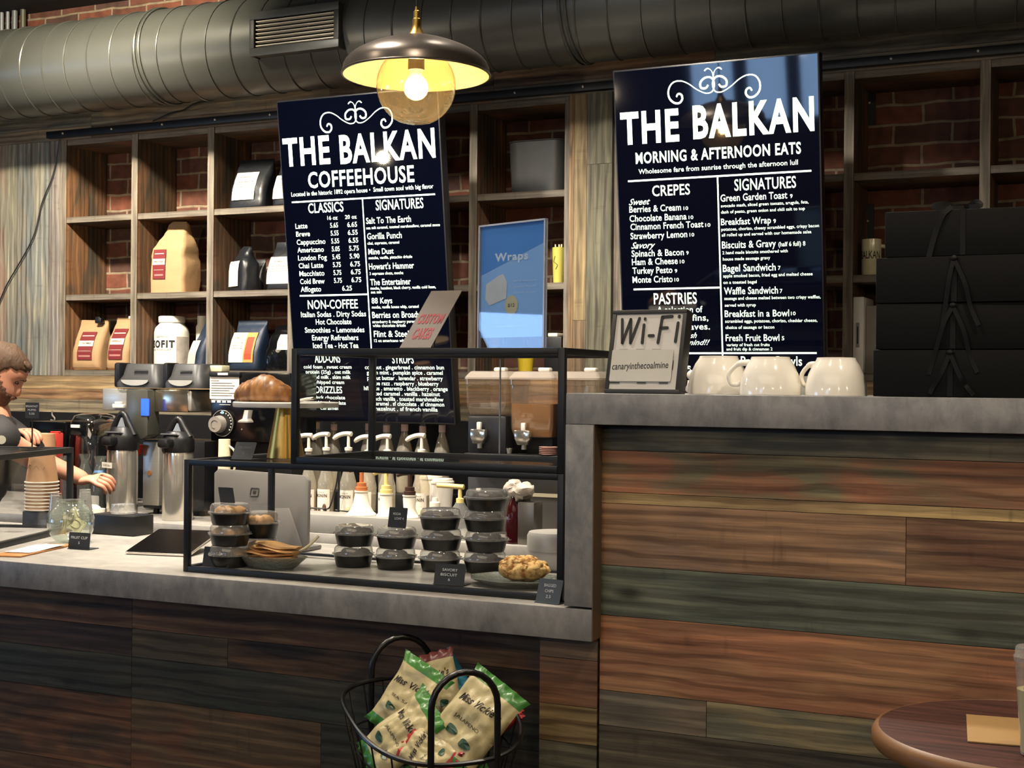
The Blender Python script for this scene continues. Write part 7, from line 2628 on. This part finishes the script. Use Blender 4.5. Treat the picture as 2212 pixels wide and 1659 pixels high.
def crisp_bag(label, loc, rot, w, h, t, main, ends, seed, txt=True):
    tilt, spin, yaw = rot
    rot = (Matrix.Rotation(yaw, 3, 'Z') @ Matrix.Rotation(tilt, 3, 'X') @ Matrix.Rotation(spin, 3, 'Z')).to_euler()
    """pillow bag: inflated, wrinkled, flat crimped ends in a second colour"""
    root = thing('crisp_bag', label, 'crisp bag', loc, rot, 'crisp bags in the wire basket')
    nx, ny = 26, 38
    r = random.Random(seed)

    def hgt(u, v):
        k = (1 - abs(u) ** 3.2) ** 0.6 * (1 - abs(v) ** 3.4) ** 0.75
        wob = noise.noise(Vector((u * 2.3, v * 2.6, seed * 3.7))) * 0.28 + 0.20 * noise.noise(Vector((u * 5, v * 5, seed * 1.7))) - 0.14 * abs(noise.noise(Vector((u * 3 + v * 4, v * 2 - u * 3, seed * 2.1))))
        return t * k * (0.8 + wob)

    def pt(u, v, sg, off=0.0):
        sq = 1 - 0.10 * (1 - abs(v) ** 6)
        p = Vector((u * w / 2 * sq, v * h / 2, 0))
        crim = 0.006 * math.sin(u * 16) * max(abs(v) - 0.84, 0) / 0.16
        p.z = sg * (hgt(u, v) + off) + crim + 0.010 * noise.noise(Vector((u * 1.2, v * 1.5, seed)))
        return p

    bm = MB()
    grid = {}
    for sg in (1, -1):
        for i in range(nx + 1):
            for j in range(ny + 1):
                u, v = i / nx * 2 - 1, j / ny * 2 - 1
                edge = i in (0, nx) or j in (0, ny)
                if edge and sg == -1:
                    grid[sg, i, j] = grid[1, i, j]
                else:
                    grid[sg, i, j] = bm.bm.verts.new(pt(u, v, sg))
    for sg in (1, -1):
        for i in range(nx):
            for j in range(ny):
                v = (j + 0.5) / ny * 2 - 1
                q = [grid[sg, i, j], grid[sg, i + 1, j], grid[sg, i + 1, j + 1], grid[sg, i, j + 1]]
                f = bm.bm.faces.new(q if sg == 1 else q[::-1])
                u = (i + 0.5) / nx * 2 - 1
                lim = 0.74
                f.material_index = 1 if abs(v) > lim else 0
    bm.build('bag_film', [main, ends], root, 60, recalc=True)
    if txt:
        fn = lambda x, y, z: pt(max(-0.98, min(0.98, x / (w / 2))), max(-0.98, min(0.98, y / (h / 2))), 1, 0.0012 + z)
        mb = MB()
        put_text(mb, "Miss Vickie's", 0, h * 0.10, w * 0.78, h * 0.085, 0, 0.02, shear=0.35, align='c', fn=fn, rot=0.10)
        put_text(mb, 'JALAPENO' if seed % 2 else 'SEA SALT', 0, -h * 0.06, w * 0.5, h * 0.035, 0, 0.0, align='c', fn=fn)
        mb.build('bag_lettering', BROWNI, root, 0)
        mb = MB()
        for k, (cx, cy) in enumerate(((-0.18, -0.18), (0.16, -0.22))):
            vs = []
            n = 14
            c = mb.bm.verts.new(fn(cx * w, cy * h, 0.001))
            for q in range(n):
                a = 2 * math.pi * q / n
                vs.append(mb.bm.verts.new(fn(cx * w + 0.10 * w * math.cos(a) * (1 + 0.5 * math.cos(a)), cy * h + 0.045 * h * math.sin(a), 0.001)))
            for q in range(n):
                mb.bm.faces.new((c, vs[q], vs[(q + 1) % n]))
        mb.build('bag_picture', DGR, root, 0)
    return root


def K(px, py, Y):
    return at(px, py, Y)


bags = [
    ('front left cream crisp bag with green ends, nearest the rim', K(866, 1590, 2.43), (R(58), R(-38), R(-14)), 0.13, 0.19, 0.026, CRM, GRN, 1),
    ('cream crisp bag with green corners at the top left of the basket', K(884, 1512, 2.50), (R(66), R(-22), R(-6)), 0.145, 0.165, 0.024, CRM, GRN, 2),
    ('cream crisp bag behind the front loop handle', K(1020, 1560, 2.455), (R(62), R(-32), R(8)), 0.145, 0.20, 0.028, CRM, GRN, 3),
    ('red crisp bag lying across the front of the basket', K(925, 1628, 2.40), (R(50), R(62), R(4)), 0.09, 0.13, 0.02, CRM, REDB, 4),
    ('cream crisp bag with a maroon end in the middle of the pile', K(942, 1490, 2.58), (R(72), R(20), R(4)), 0.115, 0.16, 0.022, CRM, MAR, 5),
    ('bright blue crisp bag poking out at the back', K(965, 1462, 2.63), (R(76), R(38), R(8)), 0.085, 0.10, 0.016, BLUB, BLUB, 6),
    ('red crisp bag at the right side of the basket', K(1082, 1552, 2.58), (R(72), R(-50), R(-20)), 0.07, 0.11, 0.018, REDB, REDB, 7),
    ('cream crisp bag low in the basket under the others', K(960, 1650, 2.44), (R(44), R(-60), R(10)), 0.12, 0.16, 0.024, CRM, GRN, 8),
]
for lab, loc, rot, w, h, t, m1, m2, sd in bags:
    crisp_bag(lab, loc, rot, w, h, t, m1, m2, sd, txt=sd not in (6, 7))

# ------------------------------------------------------------------ round table, napkin and drink
zt_b = 0.855
ctz = 2.1
dT = _fw * ctz + _rt * (ctz * (2232 - CX) / F_PX)
tx, ty = dT.x, dT.y
RT_ = 0.236
tb_ = thing('round_table', 'small round dark wood table with a pale worn edge at the lower right', 'table', (tx, ty, 0))
TOPM, nt, b, L = new_mat('dark_stained_wood')
N = nt.nodes.new
tcn = N('ShaderNodeTexCoord')
mpn = N('ShaderNodeMapping')
mpn.inputs['Scale'].default_value = (3, 38, 3)
mpn.inputs['Rotation'].default_value = (0, 0, R(8))
nzn = N('ShaderNodeTexNoise')
nzn.inputs['Scale'].default_value = 2.2
nzn.inputs['Detail'].default_value = 7
crn = N('ShaderNodeValToRGB')
crn.color_ramp.elements[0].position = 0.35
crn.color_ramp.elements[0].color = lin('#2f1713')
crn.color_ramp.elements[1].position = 0.72
crn.color_ramp.elements[1].color = lin('#5a322a')
L.new(tcn.outputs['Object'], mpn.inputs['Vector'])
L.new(mpn.outputs[0], nzn.inputs['Vector'])
L.new(nzn.outputs['Fac'], crn.inputs['Fac'])
L.new(crn.outputs['Color'], b.inputs['Base Color'])
b.inputs['Roughness'].default_value = 0.42
MB().lathe([(0, zt_b - 0.004), (RT_ - 0.012, zt_b - 0.004), (RT_ - 0.010, zt_b - 0.0005), (RT_ - 0.012, zt_b), (0, zt_b)], seg=96, cap=False).build('table_top', TOPM, tb_)
MB().lathe([(RT_ - 0.03, zt_b - 0.03), (RT_ - 0.004, zt_b - 0.03), (RT_, zt_b - 0.024), (RT_, zt_b - 0.010), (RT_ - 0.004, zt_b - 0.003), (RT_ - 0.0105, zt_b + 0.0002), (RT_ - 0.012, zt_b - 0.001), (RT_ - 0.03, zt_b - 0.0045)], seg=96, cap=False).build('table_edge', mat('worn_wood_edge', '#744f2e', 0.45, var=0.25, scale=30), tb_)
MB().cyl((0, 0, 0.03), (0, 0, zt_b - 0.03), 0.03, seg=24).build('column', BLACK, tb_)
MB().lathe([(0, 0), (0.2, 0), (0.2, 0.012), (0.05, 0.03), (0.03, 0.035), (0, 0.035)], seg=40, cap=False).build('foot_plate', BLACK, tb_)
MB().box((0, 0, zt_b - 0.045), (0.3, 0.06, 0.03), 0.004).build('top_bracket', BLACK, tb_)
A, B, Cc = atz(2078, 1603, zt_b), atz(2098, 1547, zt_b), atz(2200, 1555, zt_b)
nd = (B - A)
nu = (Cc - B).normalized()
cen = A + nd * 0.5 + nu * 0.075
o = MB().box((0, 0, 0.0012), (0.15, nd.length, 0.0022), 0.0004).build('napkin', mat('kraft_napkin', '#9c7a4a', 0.75, var=0.08, stretch=(2, 60, 1)))
o.location = (cen.x, cen.y, zt_b + 0.0004)
o.rotation_euler = (0, 0, math.atan2(nu.y, nu.x))
tag(o, 'folded kraft paper napkin on the round table', 'napkin')
q = atz(2225, 1632, zt_b)
s = (Vector((q.x, q.y, q.z)) - CAM).dot(_fw) / F_PX
dr = thing('iced_drink', 'clear plastic cup of pale yellow iced drink on the round table', 'drink', (q.x + 0.006, q.y, zt_b + 0.0028))
hD = 205 * s
r0, r1 = 28 * s, 42 * s
MB().lathe([(0, 0), (r0, 0), (r0 * 1.03, 0.003), (r1, hD), (r1 * 1.04, hD + 0.002)], seg=36, cap=False).build('cup_wall', PLC, dr)
MB().lathe([(0, 0.003), (r0 * 0.97, 0.003), (r0 + (r1 - r0) * 0.66, hD * 0.68), (0, hD * 0.68)], seg=36, cap=False).build('drink', mat('pale_lemonade', '#d9d39a', 0.25, var=0.08, scale=40, sss=0.2), dr)
MB().lathe([(r1 * 1.05, hD - 0.003), (r1 * 1.07, hD + 0.004), (r1 * 1.0, hD + 0.006), (r1 * 0.97, hD + 0.016), (r1 * 0.9, hD + 0.018), (0, hD + 0.018)], seg=36, cap=False).build('lid', PLC, dr)
mb = MB()
rg = random.Random(3)
for i in range(7):
    a = i * 0.9
    mb.box((r0 * 0.55 * math.cos(a), r0 * 0.55 * math.sin(a), hD * (0.62 + 0.03 * (i % 3))), (0.012, 0.012, 0.012), 0.002, rot=Matrix.Rotation(a, 3, 'Z') @ Matrix.Rotation(a * 2, 3, 'X'))
mb.build('ice', mat('ice', '#dfe6e2', 0.1, trans=0.6), dr)
tag(dr.children[3], None, None, None, 'stuff')

# ------------------------------------------------------------------ barista
YPn = 3.62
hp = at(3, 806, YPn)                # centre of the head
sP = mpp(14, YPn)
SKIN = mat('skin', '#c98f74', 0.5, var=0.08, scale=30, sss=0.15)
HAIRM = mat('brown_hair', '#46301d', 0.75, var=0.35, scale=70, stretch=(1, 1, 0.4), bump=0.6, bscale=90)
BEARD = mat('brown_beard', '#5a3a28', 0.7, var=0.35, scale=90, bump=0.6, bscale=120)
SHIRT = mat('black_shirt', '#1e1c1d', 0.8, var=0.15, bump=0.2, bscale=30)
APRON = mat('dark_apron', '#191717', 0.75)
hx, hy, hz = hp
per = thing('person', 'bearded barista in a dark shirt leaning over the back counter, reaching right', 'person', (hx - 0.17, hy, 0))


def L3(v):
    return Vector(v) - per.location


wr = at(166, 1041, 3.72)
el = at(62, 985, 3.62)
hnd = at(200, 1038, 3.75)
pel = at(-120, 1150, 3.6)
chest = at(-62, 1000, 3.62)
neckb = at(-24, 905, 3.62)
shR = at(-2, 945, 3.49)
shL = at(6, 930, 3.78)
elL = Vector((hx + 0.02, hy + 0.20, 1.08))
wrL = at(30, 935, 3.80)
wr2 = wr + (hnd - wr).normalized() * 0.04
verts = [pel, chest, neckb, Vector((hx - 0.05, hy, hz - 0.07)), shR, el, wr2, shL, elL, wrL,
         Vector((hx - 0.31, hy - 0.10, 0.9)), Vector((hx - 0.29, hy - 0.11, 0.5)), Vector((hx - 0.32, hy - 0.11, 0.09)), Vector((hx - 0.22, hy - 0.12, 0.04)),
         Vector((hx - 0.31, hy + 0.12, 0.9)), Vector((hx - 0.29, hy + 0.13, 0.5)), Vector((hx - 0.32, hy + 0.13, 0.09)), Vector((hx - 0.22, hy + 0.14, 0.04))]
edges = [(0, 1), (1, 2), (2, 3), (2, 4), (4, 5), (5, 6), (2, 7), (7, 8), (8, 9), (0, 10), (10, 11), (11, 12), (12, 13), (0, 14), (14, 15), (15, 16), (16, 17)]
rad = [(.13, .105), (.13, .10), (.06, .058), (.055, .055), (.05, .045), (.044, .041), (.028, .024), (.05, .045), (.043, .041), (.028, .024),
       (.095, .095), (.065, .065), (.048, .048), (.045, .035), (.095, .095), (.065, .065), (.048, .048), (.045, .035)]


def skin_obj(name, verts, edges, rad, m, root=0, sub=2, parent=None):
    me = bpy.data.meshes.new(name)
    me.from_pydata([L3(v) for v in verts], edges, [])
    o = bpy.data.objects.new(name, me)
    COL.objects.link(o)
    md = o.modifiers.new('skin', 'SKIN')
    md.use_smooth_shade = True
    me.skin_vertices.new() if not me.skin_vertices else None
    for i, r in enumerate(rad):
        me.skin_vertices[0].data[i].radius = r
    me.skin_vertices[0].data[root].use_root = True
    sb = o.modifiers.new('sub', 'SUBSURF')
    sb.levels = sub
    sb.render_levels = sub
    me.materials.append(m)
    if parent: o.parent = parent
    return o


body = skin_obj('body', verts, edges, rad, SKIN, 0, 2, per)
# clothing: a slightly larger shell over torso, hips, legs and upper arms
mid = shR.lerp(el, 0.6)
midL = shL.lerp(elL, 0.9)
cv = [pel, chest, neckb + Vector((-0.02, 0, -0.035)), shR, mid, shL, midL]
ce = [(0, 1), (1, 2), (2, 3), (3, 4), (2, 5), (5, 6)]
cr = [(.17, .14), (.185, .15), (.085, .085), (.075, .07), (.064, .060), (.075, .07), (.062, .058)]
skin_obj('shirt', cv, ce, cr, SHIRT, 0, 2, per)
tv_ = [pel + Vector((0, 0, 0.02))] + [verts[i] for i in (10, 11, 12, 14, 15, 16)]
skin_obj('trousers', tv_, [(0, 1), (1, 2), (2, 3), (0, 4), (4, 5), (5, 6)], [(.168, .142), (.108, .108), (.08, .08), (.064, .064), (.108, .108), (.08, .08), (.064, .064)], mat('dark_trousers', '#24252b', 0.8), 0, 2, per)
for i in (12, 16):
    v = verts[i]
    MB().sphere(L3((v.x + 0.06, v.y, 0.045)), (0.14, 0.055, 0.045), 16, 10).build('shoe', BLKPL, per)

# head: profile built from horizontal sections, nose towards +x
#        z     back   front  halfw
HEADSEC = [(-0.118, -0.020, 0.060, 0.030), (-0.108, -0.035, 0.078, 0.046), (-0.092, -0.050, 0.086, 0.056), (-0.076, -0.062, 0.086, 0.062), (-0.066, -0.070, 0.091, 0.065), (-0.058, -0.074, 0.088, 0.067),
       (-0.050, -0.078, 0.092, 0.069), (-0.036, -0.084, 0.090, 0.071), (-0.018, -0.092, 0.088, 0.073), (0.0, -0.098, 0.086, 0.075), (0.016, -0.101, 0.090, 0.077), (0.032, -0.102, 0.091, 0.078),
       (0.055, -0.100, 0.086, 0.077), (0.078, -0.092, 0.073, 0.070), (0.096, -0.078, 0.054, 0.057), (0.108, -0.058, 0.030, 0.040), (0.114, -0.03, 0.004, 0.02)]


def head_at(z):
    if z <= HEADSEC[0][0]: return HEADSEC[0][1:]
    for p, q in zip(HEADSEC, HEADSEC[1:]):
        if p[0] <= z <= q[0]:
            t = (z - p[0]) / (q[0] - p[0])
            return tuple(p[i] + (q[i] - p[i]) * t for i in (1, 2, 3))
    return HEADSEC[-1][1:]


def shell(rows, n=96):
    # rows: (z, scale, from angle, to angle) - angle 0 is the nose; outside the range the surface tucks under the skin
    mb = MB()
    rings = []
    for z, k, a0, a1 in rows:
        bk, fr, hw = head_at(z)
        c, a_ = (bk + fr) / 2, (fr - bk) / 2
        ring = []
        for i in range(n):
            t = 2 * math.pi * i / n
            d = math.degrees(min(t, 2 * math.pi - t))
            kk = k if a0 <= d <= a1 else 0.90
            ring.append((c + a_ * kk * math.cos(t), hw * kk * math.sin(t) * (0.9 + 0.1 * abs(math.sin(t))), z + (0 if kk == k else 0.0)))
        rings.append(ring)
    mb.loft(rings)
    return mb


def headmesh():
    mb = MB()
    sec = HEADSEC
    rings = []
    n = 36
    for z, bk, fr, hw in sec:
        c = (bk + fr) / 2
        a_ = (fr - bk) / 2
        ring = []
        for i in range(n):
            t = 2 * math.pi * i / n
            x = c + a_ * math.cos(t) * (1.0 if math.cos(t) < 0 else 1.0)
            y = hw * math.sin(t) * (0.9 + 0.1 * abs(math.sin(t)))
            # nose and eye sockets
            nz_ = math.exp(-(y / 0.012) ** 2)
            if math.cos(t) > 0:
                prof = 0
                if -0.045 < z < 0.022:
                    k = (0.022 - z) / 0.060
                    prof = 0.030 * (k ** 1.2) if z > -0.040 else 0.016
                x += prof * nz_
                ey = math.exp(-((abs(y) - 0.031) / 0.014) ** 2) * math.exp(-((z - 0.004) / 0.012) ** 2)
                x -= 0.011 * ey
            ring.append((x, y, z))
        rings.append(ring)
    mb.loft(rings)
    return mb


hd_rot = Matrix.Rotation(R(34), 4, 'Y') @ Matrix.Rotation(R(0), 4, 'Z')
HM = Matrix.Translation(L3(hp)) @ Matrix.Rotation(R(36), 4, 'Z') @ hd_rot
hk = 0.90
HM = HM @ Matrix.Scale(hk, 4)
head = headmesh().apply(HM).build('head', SKIN, per, 80)
sb = head.modifiers.new('sub', 'SUBSURF')
sb.levels = sb.render_levels = 1
# ears
mb = MB()
for sg in (-1, 1):
    mb.sphere((-0.012, sg * 0.076, -0.008), (0.018, 0.008, 0.030), 14, 10, rot=Matrix.Rotation(R(-12), 4, 'Y').to_3x3())
mb.apply(HM).build('ears', SKIN, head, 80)
mb = MB()
for sg in (-1, 1):
    mb.sphere((0.0735, sg * 0.031, 0.004), (0.0085, 0.011, 0.0065), 12, 8)
mb.apply(HM).build('eyes', mat('eye_dark', '#2b1d16', 0.2), head)
mb = MB()
for sg in (-1, 1):
    mb.tube([(0.090, sg * 0.014, 0.022), (0.088, sg * 0.032, 0.026), (0.076, sg * 0.050, 0.022)], 0.003, 8)
mb.apply(HM).build('eyebrows', HAIRM, head)
mb = MB().tube([(0.086, -0.02, -0.0615), (0.0935, -0.01, -0.061), (0.0955, 0, -0.0605), (0.0935, 0.01, -0.061), (0.086, 0.02, -0.0615)], 0.0042, 8)
mb.apply(HM).build('lips', mat('lip_skin', '#a5624f', 0.5), head)
# short back and sides, longer on top
mb = shell([(-0.060, 1.03, 150, 180), (-0.040, 1.035, 118, 180), (-0.015, 1.04, 112, 180), (0.004, 1.045, 84, 180), (0.022, 1.05, 80, 180), (0.036, 1.055, 72, 180), (0.048, 1.06, 52, 180), (0.060, 1.07, 22, 180), (0.070, 1.07, 0, 180), (0.082, 1.09, 0, 180), (0.096, 1.13, 0, 180), (0.109, 1.2, 0, 180), (0.1185, 1.1, 0, 180), (0.123, 0.6, 0, 180)])
mb.sphere((0.060, 0.0, 0.082), (0.026, 0.050, 0.014), 24, 14, rot=Matrix.Rotation(R(24), 3, 'Y'))
mb.jitter(0.0028, 60, 4)
mb.jitter(0.002, 160, 8)
mb.apply(HM).build('hair', HAIRM, per, 80)
mb = shell([(-0.121, 1.10, 0, 180), (-0.112, 1.09, 0, 150), (-0.100, 1.07, 0, 125), (-0.088, 1.055, 0, 112), (-0.076, 1.045, 0, 106), (-0.069, 1.045, 14, 103), (-0.060, 1.045, 16, 102), (-0.050, 1.045, 24, 101), (-0.038, 1.04, 52, 100), (-0.024, 1.035, 66, 99), (-0.008, 1.035, 76, 98), (0.006, 1.035, 82, 98)])
mb.jitter(0.002, 80, 9)
mb.apply(HM).build('beard', BEARD, per, 80)
mb = MB().tube([(0.082, -0.028, -0.062), (0.093, -0.014, -0.053), (0.099, 0, -0.051), (0.093, 0.014, -0.053), (0.082, 0.028, -0.062)], 0.0055, 8)
mb.jitter(0.0015, 80, 2).apply(HM).build('moustache', BEARD, per)

# hands: palm and five curled fingers each
def hand(name, wrist, direction, up, flip, curl):
    d = direction.normalized()
    s_ = d.cross(up).normalized()
    u_ = s_.cross(d).normalized()
    P = lambda a, b, c: wrist + d * a + s_ * (b * flip) + u_ * c
    V = [wrist, P(0.03, 0, 0), P(0.075, 0, 0.004)]
    E = [(0, 1), (1, 2)]
    Rr = [(.026, .020), (.034, .017), (.036, .014)]
    for k, (b, ln) in enumerate(((-0.030, 0.074), (-0.010, 0.082), (0.010, 0.078), (0.029, 0.062))):
        i0 = len(V)
        a0 = P(0.080, b, 0.003)
        ang1, ang2, ang3 = curl[0], curl[1], curl[2]
        V += [a0]
        q = a0
        ang = 0
        for seg, an in ((0.45, ang1), (0.32, ang2), (0.23, ang3)):
            ang += an
            q = q + (d * math.cos(ang) - u_ * math.sin(ang)) * ln * seg
            V.append(q)
        E += [(2, i0), (i0, i0 + 1), (i0 + 1, i0 + 2), (i0 + 2, i0 + 3)]
        Rr += [(.0105, .0105), (.0095, .0095), (.0085, .0085), (.007, .007)]
    i0 = len(V)
    V += [P(0.03, -0.032, -0.008), P(0.055, -0.046, -0.022), P(0.082, -0.044, -0.034)]
    E += [(1, i0), (i0, i0 + 1), (i0 + 1, i0 + 2)]
    Rr += [(.014, .014), (.0105, .0105), (.008, .008)]
    return skin_obj(name, V, E, Rr, SKIN, 1, 2, per)


dH = (hnd - wr)
hand('hand', wr + dH.normalized() * 0.004, Vector((0.97, 0.2, 0.10)), Vector((0.1, -0.5, 0.86)), 1, (R(28), R(48), R(35)))
hand('hand', wrL, Vector((0.9, -0.15, 0.05)), Vector((0, 0, 1)), -1, (R(20), R(35), R(30)))
# bracelet and badge
MB().cyl(L3(at(3, 950, YPn - 0.17)), L3(at(3, 950, YPn - 0.185)), 9 * sP, seg=24).build('badge', mat('pale_badge', '#a9a695', 0.5), per)
